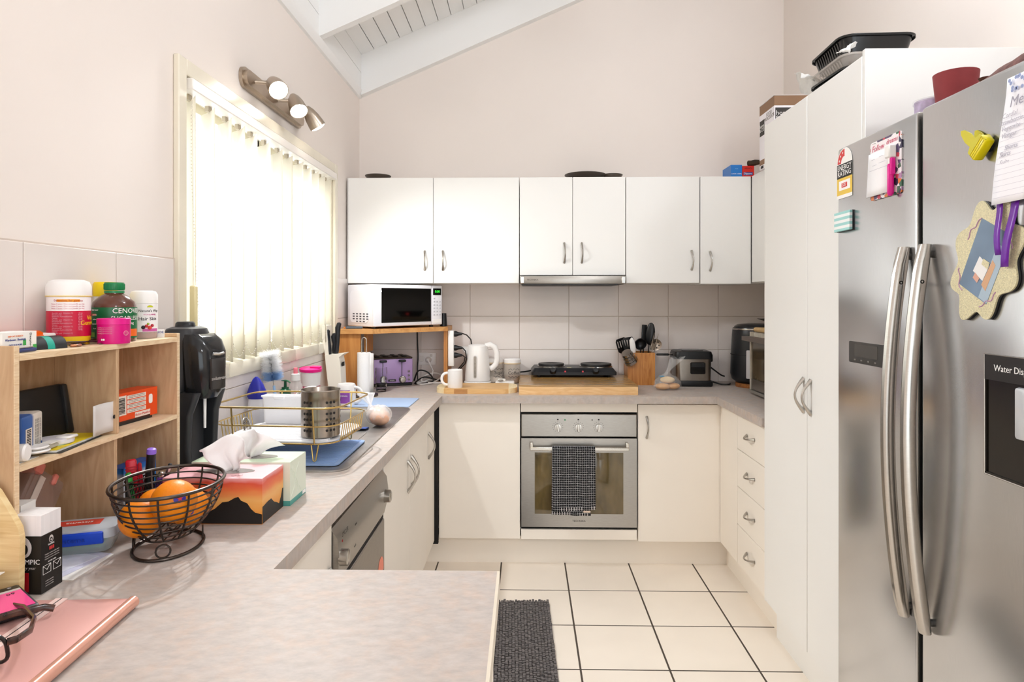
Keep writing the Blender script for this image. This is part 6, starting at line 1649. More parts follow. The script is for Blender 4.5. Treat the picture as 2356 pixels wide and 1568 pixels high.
text(t, 'VITA GUMMIES', 0.0044, mat('print_magenta', '#c73a8c', 0.5), (AN + 0.45, 0, 0.057), None, bend=0.0299)
text(t, 'Hair Skin', 0.0115, INK, (AN + 0.32, 0, 0.047), None, bend=0.0299)
b = MB(T((0.0298 * math.cos(AN + 0.45), 0.0298 * math.sin(AN + 0.45), 0.0745), (PI / 2, 0, AN + 0.45 + PI / 2))); b.prism([(0.007 * math.cos(PI * k / 10), 0.005 * math.sin(PI * k / 10)) for k in range(11)], 0, 0.0003); b.build('leaf_badge', mat('leaf_yellow', '#c9cc2c', 0.5), t)
for k, (da, z, r, c) in enumerate(((-0.05, 0.027, 0.0045, '#2a1b26'), (0.18, 0.030, 0.0040, '#c72f35'), (0.42, 0.026, 0.0048, '#d8433c'), (0.62, 0.031, 0.004, '#b02a3c'), (0.30, 0.035, 0.003, '#9db53a'))):
    b = MB(); b.sphere((0.0293 * math.cos(AN + da), 0.0293 * math.sin(AN + da), z), r, 12, 8, 1, 1, 1); b.build('berry_print', mat('berry_%d' % k, c, 0.4), t)
b = MB(); b.lathe([(0.0300, 0.017), (0.0300, 0.024)], 10, a0=AN - 0.1, a1=AN + 1.2); b.build('pink_band', mat('band_pink', '#c659a0', 0.4), t)
t = thing('price_card', 'small white card propped beside the vitamin jar', 'card', (-0.893, 1.583, ST + 0.0003), 0.2)
b = MB(T((0, 0, 0), (-0.1, 0, 0))); b.box(-0.009, 0.009, 0, 0.0008, 0, 0.020); b.build('sheet', WHITEM, t, smooth=0); text(t, '3OE', 0.008, mat('print_blue', '#2a3a8a', 0.5), (0, -0.0006, 0.013), FRONT)
t = thing('cream_tube', 'orange plastic tube lying at the back of the plywood shelf', 'tube', (-0.975, 1.225, ST + 0.0165), 0)
b = MB(); b.tube([(0, -0.10, 0), (0, -0.098, 0), (0, 0.062, 0), (0, 0.07, 0)], 0.016, 20, radii=[0.012, 0.016, 0.016, 0.012]); b.build('barrel', mat('tube_orange', '#f0660c', 0.3), t)
b = MB(); b.tube([(0, -0.125, 0), (0, -0.10, 0)], 0.0125, 18); b.build('cap', WHITEP, t)
text(t, 'Contains C10 1234', 0.006, INKW, (0.0125, 0.02, 0.0105), (PI / 4, 0, PI / 2), ext=0.0002)
t = thing('medicine_carton', 'white medicine carton with green squares on the shelf corner', 'box', (-0.914, 1.135, ST + 0.0003), 0.10)
b = MB(); b.box(-0.022, 0.022, -0.045, 0.045, 0, 0.036); b.build('carton', WHITEM, t, smooth=0)
b = MB(); b.box(0.022, 0.0224, 0.008, 0.016, 0.012, 0.022); b.build('green_square', mat('print_green', '#3aa84a', 0.5), t, smooth=0)
b = MB(); b.box(0.022, 0.0224, 0.035, 0.0449, 0.001, 0.012); b.build('green_corner', mat('print_green', '#3aa84a', 0.5), t, smooth=0)
text(t, 'Warehouse - Beenleigh', 0.0056, mat('print_blue', '#2a3a8a', 0.5), (0.0226, -0.012, 0.023), RIGHT)
text(t, 'KEEP OUT OF REACH', 0.004, mat('print_orange', '#e0762a', 0.5), (0.0226, -0.012, 0.029), RIGHT)
text(t, 'DATE 12 13 14 2023', 0.004, mat('print_blue', '#2a3a8a', 0.5), (0.0226, -0.012, 0.014), RIGHT)
text(t, 'Dexphrol', 0.0075, INK, (0.0226, 0.028, 0.019), (0, PI / 2, 0), ext=0.0002)
t = thing('toy_roll', 'black and teal rounded roll lying beside the medicine carton', 'roll', (-0.918, 1.222, ST + 0.0003), -0.3)
b = MB(); 
def half(w): return [(w * math.cos(PI * k / 12), 0.024 * math.sin(PI * k / 12)) for k in range(13)]
for nm, y0, y1, m in (('end', -0.026, -0.004, BLACKP), ('band', -0.004, 0.010, mat('teal_rubber', '#16a08c', 0.5)), ('end', 0.010, 0.034, BLACKP)):
    bb = MB(T((0, 0, 0), (PI / 2, 0, 0))); bb.prism(half(0.024), -y1, -y0); bb.build(nm, m, t)
t = thing('ballpoint_pen', 'navy and white ballpoint pen on the shelf front edge', 'pen', (-0.882, 1.135, ST + 0.0045), 0)
b = MB(); b.tube([(0, -0.028, 0), (0, 0.024, 0)], 0.0038, 8); b.build('barrel', mat('pen_navy', '#24346e', 0.35), t)
b = MB(); b.tube([(0.001, -0.025, 0.004), (0.001, 0.018, 0.005)], 0.0012, 6); b.build('clip', CHROME, t)
rr = random.Random(11)
for k in range(15):
    y = 1.290 + rr.uniform(0, 0.075); x = -0.905 + rr.uniform(-0.03, 0.014); z = ST + 0.0022 + (k % 4) * 0.0021
    t = thing('bobby_pin', 'dark steel bobby pin in the pile on the plywood shelf', 'hairpin', (x, y, z), rr.uniform(0.9, 2.1), group='bobby pins on the plywood shelf')
    b = MB(); b.tube([(-0.028, 0.0014, 0), (0.0, 0.0014, 0.0006), (0.026, 0.0018, 0), (0.029, 0, 0), (0.026, -0.0018, 0), (-0.03, -0.0014, 0)], 0.0009, 5); b.build('wire', mat('pin_steel', '#6e6764', 0.3, 0.9), t)
t = thing('hair_tie_clip', 'copper coloured hair clip beside the bobby pins', 'hair clip', (-0.886, 1.272, ST + 0.003), 1.3)
b = MB(); b.rbox(-0.012, 0.012, -0.003, 0.003, -0.0028, 0.0028, 0.002, 1); b.build('body', mat('copper', '#c98a66', 0.3, 0.7), t)
t = thing('cream_pot', 'small clear cream pot behind the bobby pins', 'pot', (-0.968, 1.305, ST + 0.0003))
b = MB(); b.lathe([(0, 0), (0.020, 0), (0.021, 0.014), (0, 0.014)], 24); b.build('pot', mat('pot_pinkish', '#e9d8d4', 0.3), t)
b = MB(); b.lathe([(0.0215, 0.014), (0.0215, 0.024), (0.019, 0.026), (0, 0.026)], 24); b.build('lid', WHITEP, t)

# ---- upper left compartment
t = thing('document_case', 'black flat case leaning inside the upper plywood compartment', 'case', (-0.962, 1.235, SM + 0.0035), rot=(0, -0.16, 0))
b = MB(); b.rbox(0, 0.014, -0.105, 0.113, 0.0, 0.105, 0.006, 2); b.build('shell', mat('case_black', '#0d0d0e', 0.5), t)
b = MB(); b.rbox(0.002, 0.020, 0.100, 0.118, 0.0, 0.104, 0.006, 2); b.build('spine', mat('case_black2', '#161617', 0.4), t)
t = thing('tissue_pack', 'blue and white pocket tissue pack standing in the upper compartment', 'tissues', (-0.917, 1.168, SM + 0.0003), 0.28)
b = MB(); b.rbox(-0.022, 0.022, -0.045, 0.04, 0, 0.076, 0.005, 2); b.build('pack', ramp_mat('tissue_bands', 1, [(-0.046, '#1e4c8f'), (-0.006, '#2a5ba0'), (0.002, '#d9d2c8'), (0.04, '#e9e3da')], 0.35), t)
b = MB(); b.box(0.0222, 0.0226, -0.032, -0.008, 0.012, 0.052); pb_ = b.build('barcode_panel', mat('panel_cream', '#e4d8cb', 0.5), t, smooth=0)
b = MB()
for k in range(12): b.box(0.0226, 0.0229, -0.028, -0.012, 0.016 + k * 0.0029, 0.0174 + k * 0.0029 + (k % 3) * .0003)
b.build('barcode', INK, pb_, smooth=0)['kind'] = 'stuff'
for k in range(4): text(t, 'use by date see pack for details', 0.0036, INK, (0.0226, 0.008 + k * 0.006, 0.042), (0, PI / 2, 0), ext=0.0002)
b = MB(); b.box(0.0222, 0.0226, 0.030, 0.034, 0.004, 0.020); b.build('blue_tab', mat('tab_blue', '#1e4c8f', 0.4), t, smooth=0)
YP = mat('cover_yellow', '#ecd21e', 0.5)
t = thing('yellow_notebook', 'thin yellow notebook on the middle plywood shelf', 'notebook', (-0.925, 1.268, SM + 0.0055), 0.12)
b = MB(); b.box(-0.055, 0.050, -0.085, 0.072, 0.0, 0.0012); b.build('cover', YP, t, smooth=0); b = MB(); b.box(-0.054, 0.049, -0.084, 0.071, -0.004, 0.0); b.build('pages', WHITEM, t, smooth=0)
t = thing('black_folder', 'thin black folder under the yellow notebook', 'folder', (-0.922, 1.275, SM + 0.0003), 0.16)
b = MB(); b.box(-0.055, 0.052, -0.095, 0.062, 0.0, 0.0012); b.build('cover', mat('folder_dark', '#2b2b2e', 0.5), t, smooth=0)
t = thing('teal_disc', 'pale teal round card lying on the yellow notebook', 'card', (-0.925, 1.240, SM + 0.0068))
b = MB(); b.lathe([(0, 0), (0.046, 0), (0.046, 0.0015), (0, 0.0015)], 32); b.build('disc', mat('teal_card', '#a8cfcb', 0.5), t)
t = thing('tape_roll', 'white plastic tape dispenser ring on the teal card', 'tape', (-0.905, 1.243, SM + 0.0085))
b = MB(); b.lathe([(0.015, 0), (0.030, 0), (0.031, 0.003), (0.030, 0.009), (0.016, 0.010)], 28); b.build('ring', mat('tape_white', '#e2e0e8', 0.3), t)
b = MB(); b.rbox(0.006, 0.034, -0.012, 0.018, 0.008, 0.014, 0.003, 1); b.build('cutter', WHITEP, t)
for k, lab in enumerate(('lower thin white plastic saucer beside the tissue pack', 'upper thin white plastic saucer beside the tissue pack')):
    t = thing('saucer', lab, 'saucer', (-0.884, 1.165, SM + 0.0068 + k * 0.0065), group='plastic saucers on the middle shelf')
    b = MB(); b.lathe([(0, 0), (0.018 - .002 * k, 0.001), (0.022 - .002 * k, 0.004), (0.020 - .002 * k, 0.006), (0, 0.005)], 26); b.build('disc', WHITEP, t)
t = thing('pill_tub', 'white plastic pill tub lying on its side at shelf front', 'bottle', (-0.900, 1.118, SM + 0.0165), 0)
b = MB(T((0, 0, 0), (0, PI / 2, 0.25))); b.lathe([(0, -0.03), (0.014, -0.03), (0.0155, -0.027), (0.0155, 0.012), (0.012, 0.016)], 24); b.build('body', WHITEP, t)
b = MB(T((0, 0, 0), (0, PI / 2, 0.25))); b.lathe([(0.0145, 0.015), (0.0155, 0.017), (0.0155, 0.029), (0.013, 0.032), (0, 0.032)], 24); b.build('cap', WHITEP, t)
t = thing('blister_pack', 'clear blister pack with folded leaflet on the middle shelf', 'packet', (-0.886, 1.185, SM + 0.0070), 0.1)
b = MB(); b.rbox(-0.012, 0.012, -0.032, 0.028, 0, 0.010, 0.003, 1); b.build('shell', mat('blister', '#cfc8b8', 0.2, alpha=0.6), t)
b = MB(); b.box(-0.010, 0.011, 0.005, 0.035, 0.010, 0.0112); b.build('leaflet', WHITEM, t, smooth=0)
t = thing('folded_receipt', 'folded white paper hanging on the front of middle shelf', 'paper', (-0.880, 1.128, SM + 0.0003), 0.1)
b = MB(); b.box(-0.018, 0.006, -0.028, 0.035, 0, 0.0008); b.build('sheet', WHITEM, t, smooth=0)
t = thing('zip_bag', 'white zip-top sachet bag with black dot beside the divider', 'bag', (-0.872, 1.332, SM + 0.0068), 0)
b = MB(); b.grid(lambda u, v: (0.004 - 0.006 * math.sin(PI * u), -0.035 + 0.078 * u, 0.062 * v), 6, 4); b.build('sachet', mat('sachet_white', '#e6e2df', 0.3, alpha=0.85), t, solid=0.0012)
b = MB(T((0.0052, 0.030, 0.030), RIGHT)); b.cyl((0, 0, 0), 0.0042, 0.0006, 16); b.build('dot', INK, t)
# upper right compartment
t = thing('small_black_box', 'small black box behind the zip bag on the middle shelf', 'box', (-0.905, 1.388, SM + 0.0003))
b = MB(); b.rbox(-0.03, 0.024, -0.013, 0.016, 0, 0.036, 0.002, 1); b.build('box', BLACKP, t)
t = thing('lozenge_box', 'orange throat lozenge carton lying in the upper right compartment', 'box', (-0.925, 1.502, SM + 0.0003), -0.06)
ORG = mat('carton_orange', '#e2480f', 0.35)
b = MB(); b.box(-0.028, 0.022, -0.072, 0.078, 0.006, 0.072); b.build('carton', ORG, t, smooth=0)
b = MB(); b.box(-0.028, 0.021, -0.06, 0.06, 0.0, 0.006); b.build('tray', BLACKP, t, smooth=0)
PC = mat('print_cream', '#e9ddd0', 0.5)
b = MB(); b.box(0.0222, 0.0225, -0.066, -0.035, 0.022, 0.066); bc = b.build('barcode_panel', PC, t, smooth=0)
b = MB()
for k in range(14): b.box(0.0226, 0.0229, -0.062, -0.040, 0.026 + k * 0.0026, 0.0272 + k * 0.0026 + (k % 3) * .0004)
b.build('barcode', INK, bc, smooth=0)['kind'] = 'stuff'
for k in range(4):
    b = MB(); b.box(0.0222, 0.0225, -0.032, 0.034, 0.056 - k * 0.0105, 0.0645 - k * 0.0105); pn = b.build('text_panel', PC, t, smooth=0)
    for q in range(2): text(pn, 'Each lozenge contains menthol and honey 6.2 mg', 0.0028, INK, (0.0227, 0.001, 0.0625 - k * 0.0105 - q * .0035), RIGHT, ext=0.0001)
b = MB(T((0.0223, 0.052, 0.046), RIGHT)); b.prism(rectpoly(0.014, 0.022, 0.005), 0, 0.0004); b.build('window', mat('card_white', '#eeeae6', 0.5), t)
b = MB(); b.box(0.0222, 0.0226, -0.005, 0.050, 0.010, 0.022); nm_ = b.build('name_panel', PC, t, smooth=0)
text(nm_, 'Butter-Menthol', 0.0085, RED, (0.0229, 0.0225, 0.016), (-PI / 2, PI, PI / 2) if False else RIGHT, ext=0.0002)
b = MB(); b.box(0.0222, 0.0224, -0.072, 0.05, 0.006, 0.0095); b.build('check_band', mat('check_dark', '#3b1d14', 0.5), t, smooth=0)
b = MB(); b.box(-0.020, 0.018, 0.0781, 0.0785, 0.018, 0.066); b.build('end_panel', PC, t, smooth=0)
t = thing('pill_box', 'narrow striped carton beside the divider behind lozenge box', 'box', (-0.972, 1.400, SM + 0.0003))
b = MB(); b.box(-0.02, 0.02, -0.012, 0.012, 0, 0.082); b.build('carton', mat('carton_grey', '#c9bfb8', 0.5, var=0.4, vscale=90, vstretch=(0.1, 0.1, 3)), t, smooth=0)
# lower left compartment
t = thing('clear_organiser_box', 'clear plastic box with coral clips tilted in the lower compartment', 'container', (-0.992, 1.165, Z0 + 0.036), rot=(-0.62, 0.0, 0.0))
CLB = mat('smoky_clear', '#b59a90', 0.18, alpha=0.45, spec=0.8)
b = MB(); b.rbox(0.0, 0.042, 0.0, 0.095, 0.03, 0.165, 0.010, 2); b.build('box', CLB, t)
b = MB(); b.rbox(-0.002, 0.044, -0.014, -0.001, 0.03, 0.165, 0.006, 2); b.build('lid', CLB, t)
CORAL = mat('coral_plastic', '#e8897a', 0.4)
b = MB(); b.rbox(0.008, 0.047, -0.012, 0.014, 0.150, 0.172, 0.005, 2); b.build('clip', CORAL, t)
b = MB(); b.rbox(0.036, 0.046, 0.05, 0.062, 0.146, 0.168, 0.003, 1); b.build('clip', CORAL, t)
b = MB(); b.rbox(0.042, 0.045, 0.012, 0.028, 0.05, 0.15, 0.001, 1); b.build('label_strip', mat('strip_cream', '#d9cfc4', 0.5), t)
t = thing('small_white_carton', 'small white carton behind the black card box', 'box', (-0.905, 1.130, Z0 + 0.0003), 0.1)
b = MB(); b.box(-0.025, 0.030, -0.018, 0.022, 0, 0.137); b.build('carton', WHITEM, t, smooth=0)
# sistema style lunch box on papers
for k, (poly, m, z, lab) in enumerate((([(-0.075, -0.072), (0.073, -0.073), (0.071, 0.045), (-0.07, 0.06)], WHITEM, 0.0, 'blank white letter lowest under the lunch box'), ([(-0.07, -0.06), (0.045, -0.070), (0.066, 0.045), (-0.06, 0.07)], mat('letter_print', '#d5d6ea', 0.7, var=0.15, vscale=40), 0.0012, 'lilac printed letter in the middle under the lunch box'), ([(-0.06, -0.05), (0.03, -0.06), (0.052, 0.03), (-0.05, 0.06)], mat('letter_lilac', '#dfe3ee', 0.7, var=0.12, vscale=25), 0.0022, 'pale blue letter topmost under the lunch box'))):
    t = thing('letter', lab, 'letter', (-0.87, 1.21, Z0 + 0.0002 + z), group='letters under the lunch box')
    b = MB(); b.prism(poly, 0, 0.0009); b.build('sheet', m, t, smooth=0)
t = thing('lunch_box', 'clear lunch box with grey lid and blue clip beside the shelf', 'container', (-0.876, 1.275, Z0 + 0.0036), 0.33)
SCL = mat('lunch_clear', '#cdd6d8', 0.12, alpha=0.42, spec=0.8)
b = MB(); b.loft([[(x, y, z) for x, y in rectpoly(w, d, 0.018, 5)] for w, d, z in ((0.108, 0.062, 0.0), (0.114, 0.068, 0.004), (0.130, 0.080, 0.030))], cap=True); b.build('base', SCL, t)
b = MB(); b.loft([[(x, y, z) for x, y in rectpoly(w, d, 0.02, 5)] for w, d, z in ((0.134, 0.084, 0.029), (0.136, 0.086, 0.036), (0.130, 0.080, 0.046), (0.112, 0.064, 0.049))]); ld = b.build('lid', mat('lunch_lid', '#b9bfc6', 0.3), t)
SB = mat('clip_blue', '#1446c8', 0.35)
b = MB(T((0.002, -0.0425, 0.033), (0.25, 0, 0))); b.rbox(-0.046, 0.046, -0.004, 0.004, -0.014, 0.011, 0.003, 2); cl = b.build('clip', SB, t)
text(cl, 'sistema', 0.015, mat('clip_blue_dark', '#0f3aa6', 0.4), (-0.004, -0.0480, 0.0315), (PI / 2 + 0.25, 0, 0), ext=0.0006)
b = MB(); b.rbox(-0.046, 0.046, 0.038, 0.046, 0.022, 0.044, 0.003, 1); b.build('clip', SB, t)
b = MB(); b.lathe([(0, 0)], 3) if False else b.tube([(x, y, 0.0335) for x, y in rectpoly(0.133, 0.083, 0.02, 5)], 0.0012, 6, closed=True); b.build('seal', mat('seal_violet', '#5a55b0', 0.4), t)
b = MB(); b.box(-0.052, 0.034, -0.012, 0.020, 0.0492, 0.0496); lb = b.build('lid_label', mat('lid_red', '#d8402f', 0.4), t, smooth=0)
text(lb, 'sistema', 0.016, INKW, (-0.005, 0.004, 0.0498), (0, 0, PI), ext=0.0002)
for k in range(4):
    b = MB(); b.rbox(-0.045 + k * .004, 0.04, -0.024 + k * 0.014, -0.016 + k * 0.014, 0.006, 0.012, 0.002, 1); b.build('green_strip', mat('strip_green', '#3fae8c', 0.4), t)
# black card box
t = thing('card_box', 'black carton of white cards with red bar in front of letters', 'box', (-0.872, 1.106, Z0 + 0.0003), 0)
b = MB(); b.box(0.008, 0.060, -0.025, 0.025, 0, 0.097); b.build('carton', mat('carton_black', '#1a1816', 0.35, var=0.1, vscale=30), t, smooth=0)
b = MB(); b.box(0.0095, 0.0585, -0.0235, 0.0235, 0.097, 0.131); b.build('cards', mat('cards_white', '#efecec', 0.6, var=0.06, vscale=120, vstretch=(1, 1, .02)), t, smooth=0)
text(t, 'OLYMPIC', 0.0118, INKW, (0.034, -0.0256, 0.054), FRONT)
text(t, 'every year', 0.007, mat('print_grey', '#b5b0ac', 0.5), (0.036, -0.0256, 0.044), FRONT, shear=0.2)
def olylogo(par, M, s):
    b = MB(M); b.prism([(s * 1.0 * math.cos(a) * (1.0 if math.sin(a) < .3 else 0.95), s * 1.25 * math.sin(a)) for a in [2 * PI * k / 24 for k in range(24)]], 0, 0.0003); lg = b.build('logo', mat('logo_grey', '#cfcac6', 0.5), par)
    b = MB(M @ T((-s * 0.1, -s * 0.22, 0.0003))); b.prism([(s * .66 * math.cos(a), s * .75 * math.sin(a)) for a in [2 * PI * k / 20 for k in range(20)]], 0, 0.0003); b.build('logo_ring', mat('carton_black', '#1a1816', 0.35), lg)
    b = MB(M @ T((-s * 0.15, -s * 0.28, 0.0006))); b.prism([(s * .28 * math.cos(a), s * .32 * math.sin(a)) for a in [2 * PI * k / 16 for k in range(16)]], 0, 0.0003); b.build('logo_dot', mat('logo_grey', '#cfcac6', 0.5), lg)
olylogo(t, T((0.030, -0.0252, 0.078), FRONT), 0.014)
olylogo(t, T((0.0602, -0.002, 0.086), RIGHT), 0.005)
text(t, 'OLYMPIC', 0.0036, INKW, (0.0604, -0.002, 0.0775), RIGHT)
b = MB(); b.box(0.030, 0.039, -0.0256, -0.025, 0.004, 0.036); b.build('red_bar', mat('bar_red', '#a80f1c', 0.5), t, smooth=0)
for k in range(3):
    b = MB(); b.box(0.060, 0.0604, -0.006 + k * 0.004, -0.0033 + k * 0.004, 0.068, 0.0735); b.build('red_tick', RED, t, smooth=0)
for k in range(3): text(t, 'Olympic cards are made from', 0.0028, mat('print_grey', '#b5b0ac', 0.5), (0.0604, 0.0, 0.063 - k * 0.004), RIGHT)
for yy in (-0.012, 0.012):
    b = MB(T((0.0604, yy, 0.038), RIGHT)); b.tube([(-0.009, -0.007, 0), (0.009, -0.007, 0), (0.009, 0.007, 0), (-0.009, 0.007, 0)], 0.0004, 5, closed=True); b.tube([(-0.009, 0.007, 0), (0, -0.001, 0), (0.009, 0.007, 0)], 0.0004, 5); b.build('envelope_icon', INKW, t)['kind'] = 'stuff'
text(t, 'LETTER CARD', 0.003, INKW, (0.0604, 0.0, 0.049), RIGHT)
for k in range(3): text(t, 'made in australia', 0.0028, mat('print_grey', '#b5b0ac', 0.5), (0.0604, -0.006, 0.018 - k * 0.004), RIGHT)
# pine desk organiser at the picture edge
t = thing('desk_organiser', 'pale pine desk organiser with rounded sloping side beside card box', 'organiser', (-0.93, 1.045, Z0 + 0.0003))
PN = wood('knotty_pine', '#d8b67c', '#f0d9a6', 9, (0.35, 1, 4.5), 0.5, 3)
b = MB(T((0, 0, 0), (PI / 2, 0, 0))); b.prism([(-0.075, 0), (0.097, 0), (0.099, 0.10), (0.096, 0.118), (0.085, 0.138), (0.060, 0.178), (0.048, 0.190), (-0.075, 0.215)], -0.026, -0.014); b.build('side_panel', PN, t)
b = MB(); b.box(-0.075, 0.040, -0.09, 0.014, 0.04, 0.050); b.build('shelf', PN, t, smooth=0)
b = MB(); b.box(-0.075, -0.065, -0.09, 0.014, 0.0, 0.21); b.build('back', PN, t, smooth=0)
t = thing('note_card', 'white card poking out of the pine organiser', 'card', (-0.905, 1.02, Z0 + 0.052), 0.1)
b = MB(); b.box(-0.04, 0.062, -0.04, 0.02, 0.0, 0.001); b.build('sheet', WHITEM, t, smooth=0)
t = thing('charging_cable', 'white charger plug end hanging over the pine organiser', 'cable', (-0.91, 1.03, Z0 + 0.108))
b = MB(); b.tube([(-0.02, 0, 0.03), (0.03, 0, 0.035), (0.05, 0, 0.025), (0.045, 0, 0.012)], 0.004, 8); b.build('lead', WHITEP, t); b = MB(); b.rbox(0.02, 0.062, -0.005, 0.005, -0.004, 0.006, 0.002, 1); b.build('plug_end', WHITEP, t)

# ---- lower right compartment and in front of it
t = thing('pen_pot', 'black wire mesh pen pot by the plywood shelf', 'pen pot', (-0.845, 1.437, Z0 + 0.0003))
MESHM = mat('mesh_black', '#0e0e0f', 0.4)
b = MB(); R_ = 0.036
for k in range(40):
    for s in (-1, 1):
        b.tube([((R_ + .002 * q / 6) * math.cos(k * 2 * PI / 40 + s * q * 0.13), (R_ + .002 * q / 6) * math.sin(k * 2 * PI / 40 + s * q * 0.13), 0.094 * q / 6) for q in range(7)], 0.0009, 4)
b.build('mesh', MESHM, t)['kind'] = 'stuff'
b = MB(); b.tube([(0.0385 * math.cos(2 * PI * k / 28), 0.0385 * math.sin(2 * PI * k / 28), 0.095) for k in range(28)], 0.002, 8, closed=True); b.build('rim', MESHM, t)
b = MB(); b.lathe([(0, 0), (0.037, 0), (0.037, 0.008), (0, 0.004)], 28); b.build('base', MESHM, t)
def penthing(name, label, off, lean, L, r, m, tip=None, tipm=None, z=0.006):
    o = thing(name, label, 'pen', (-0.845 + off[0], 1.437 + off[1], Z0 + z), rot=lean)
    bb = MB(); bb.tube([(0, 0, 0), (0, 0, L)], r, 12); bb.build('barrel', m, o)
    if tip: bb = MB(); bb.tube([(0, 0, L), (0, 0, L + tip * .85), (0, 0, L + tip)], r * 1.02, 12, radii=[r * 1.08, r * 1.0, r * .7]); bb.build('cap', tipm, o)
    return o
penthing('marker_pen', 'thick black marker with square lilac end in the pen pot', (0.0, 0.006), (0.05, 0.10, 0), 0.148, 0.0095, BLACKP, 0.012, mat('lilac_cap', '#8f6ad6', 0.35))
penthing('green_pen', 'black pen with rounded green cap in the pen pot', (-0.012, -0.017), (0.08, -0.09, 0), 0.085, 0.0065, mat('pen_green', '#2a9a3f', 0.35), 0.026, mat('pen_green', '#2a9a3f', 0.35))
penthing('purple_pen', 'purple twist pen leaning right in the pen pot', (0.014, -0.006), (-0.05, 0.22, 0), 0.098, 0.006, mat('pen_purple', '#8450b8', 0.35), 0.012, CHROME)
penthing('silver_pen', 'slim silver pen leaning right in the pen pot', (0.006, 0.018), (-0.12, 0.28, 0), 0.112, 0.0045, CHROME, 0.010, BLACKP)
o = thing('red_stapler', 'red plastic stapler standing in the back of the pen pot', 'stapler', (-0.866, 1.440, Z0 + 0.006), rot=(0.03, -0.08, 0.4))
b = MB(); b.rbox(-0.011, 0.011, -0.007, 0.007, 0.0, 0.135, 0.005, 2); b.build('arm', mat('stapler_red', '#d31f33', 0.35), o)
b = MB(); b.rbox(0.012, 0.020, -0.006, 0.006, 0.0, 0.125, 0.003, 1); b.build('base', mat('stapler_red2', '#b8182a', 0.35), o)
b = MB()
for k in range(6): b.box(-0.0115, 0.0115, -0.0078, -0.0068, 0.088 + k * 0.006, 0.0905 + k * 0.006)
b.build('grip_ridges', mat('stapler_red2', '#b8182a', 0.35), o, smooth=0)
t = thing('eye_drop_carton', 'blue and white eye drops carton in the lower right compartment', 'box', (-0.93, 1.535, Z0 + 0.0003), -0.12)
b = MB(); b.box(-0.02, 0.02, -0.058, 0.050, 0, 0.108); b.build('carton', ramp_mat('drops_bands', 2, [(0, '#e9eef5'), (0.085, '#dfe8f3'), (0.097, '#2a7fd0'), (0.11, '#2a5fc0')], 0.35), t)
b = MB(); b.box(0.0202, 0.0205, 0.028, 0.050, 0.0, 0.108); b.build('blue_side', mat('drops_blue', '#1f7fd6', 0.35), t, smooth=0)
text(t, 'Drops', 0.026, mat('print_navy', '#1c2c7a', 0.5), (0.0208, -0.018, 0.062), RIGHT); text(t, 'COMMANDER', 0.010, mat('print_navy', '#1c2c7a', 0.5), (0.0208, -0.015, 0.044), RIGHT)

# ---- fruit basket and oranges
bk = thing('fruit_basket', 'dark bronze oval wire fruit basket on a ring foot', 'basket', (-0.716, 1.300, Z0 + 0.0002), math.radians(12))
BRZ = mat('bronze_wire', '#4a423d', 0.32, 0.85)
def oval(a, b_, z, n=40): return [(a * math.cos(2 * PI * k / n), b_ * math.sin(2 * PI * k / n), z) for k in range(n)]
b = MB(); b.tube(oval(0.062, 0.085, 0.0032), 0.0032, 8, closed=True); b.build('foot_ring', BRZ, bk)
def bw(h):          # basket half widths at height fraction h
    s = math.sin(PI / 2 * min(1, 0.30 + 0.70 * h)) ** 0.9
    return 0.098 * s, 0.124 * s
ZB0, ZB1 = 0.030, 0.130
b = MB(); a_, c_ = bw(1.0); b.tube(oval(a_ + .003, c_ + .003, ZB1), 0.0036, 8, closed=True); b.build('rim', BRZ, bk)
for k in range(8):
    h = k / 8.0; a_, c_ = bw(h)
    b = MB(); b.tube(oval(a_, c_, ZB0 + (ZB1 - ZB0) * h), 0.0016, 6, closed=True); b.build('hoop', BRZ, bk)
for k in range(12):
    an = 2 * PI * (k + 0.35) / 12; pts = []
    for q in range(9):
        h = q / 8; a_, c_ = bw(h); pts.append((a_ * math.cos(an), c_ * math.sin(an), ZB0 + (ZB1 - ZB0) * h))
    b = MB(); b.tube(pts, 0.0021, 6); b.build('rib', BRZ, bk)
a_, c_ = bw(0)
for k in range(6):
    x = a_ * (-0.75 + 0.3 * k); y = c_ * math.sqrt(max(0, 1 - (x / a_) ** 2))
    b = MB(); b.rod((x, -y, ZB0), (x, y, ZB0), 0.0016, 6); b.build('floor_wire', BRZ, bk)
for an in (0.25, 1.8, 3.35, 4.95):
    x, y = 0.060 * math.cos(an), 0.083 * math.sin(an)
    b = MB(T((x, y, 0.0185), (PI / 2, 0, an + PI / 2))); b.tube([(0.0125 * math.cos(2 * PI * k / 20), 0.0125 * math.sin(2 * PI * k / 20), 0) for k in range(20)], 0.0018, 6, closed=True); b.build('ring_support', BRZ, bk)
ORM = mat('orange_peel', '#f28a05', 0.42, var=0.12, vscale=14, bump=0.35, bscale=170, sub=0.05)
ors = [((-0.749, 1.258, 0.960), 0.0385, 'orange at the near left of the wire fruit basket'), ((-0.692, 1.330, 0.960), 0.0385, 'orange with a blue sticker low on the right of basket'),
       ((-0.677, 1.247, 0.997), 0.0415, 'topmost orange with a blue sticker in the fruit basket'), ((-0.764, 1.334, 0.962), 0.0330, 'orange mostly hidden at the back of the fruit basket')]
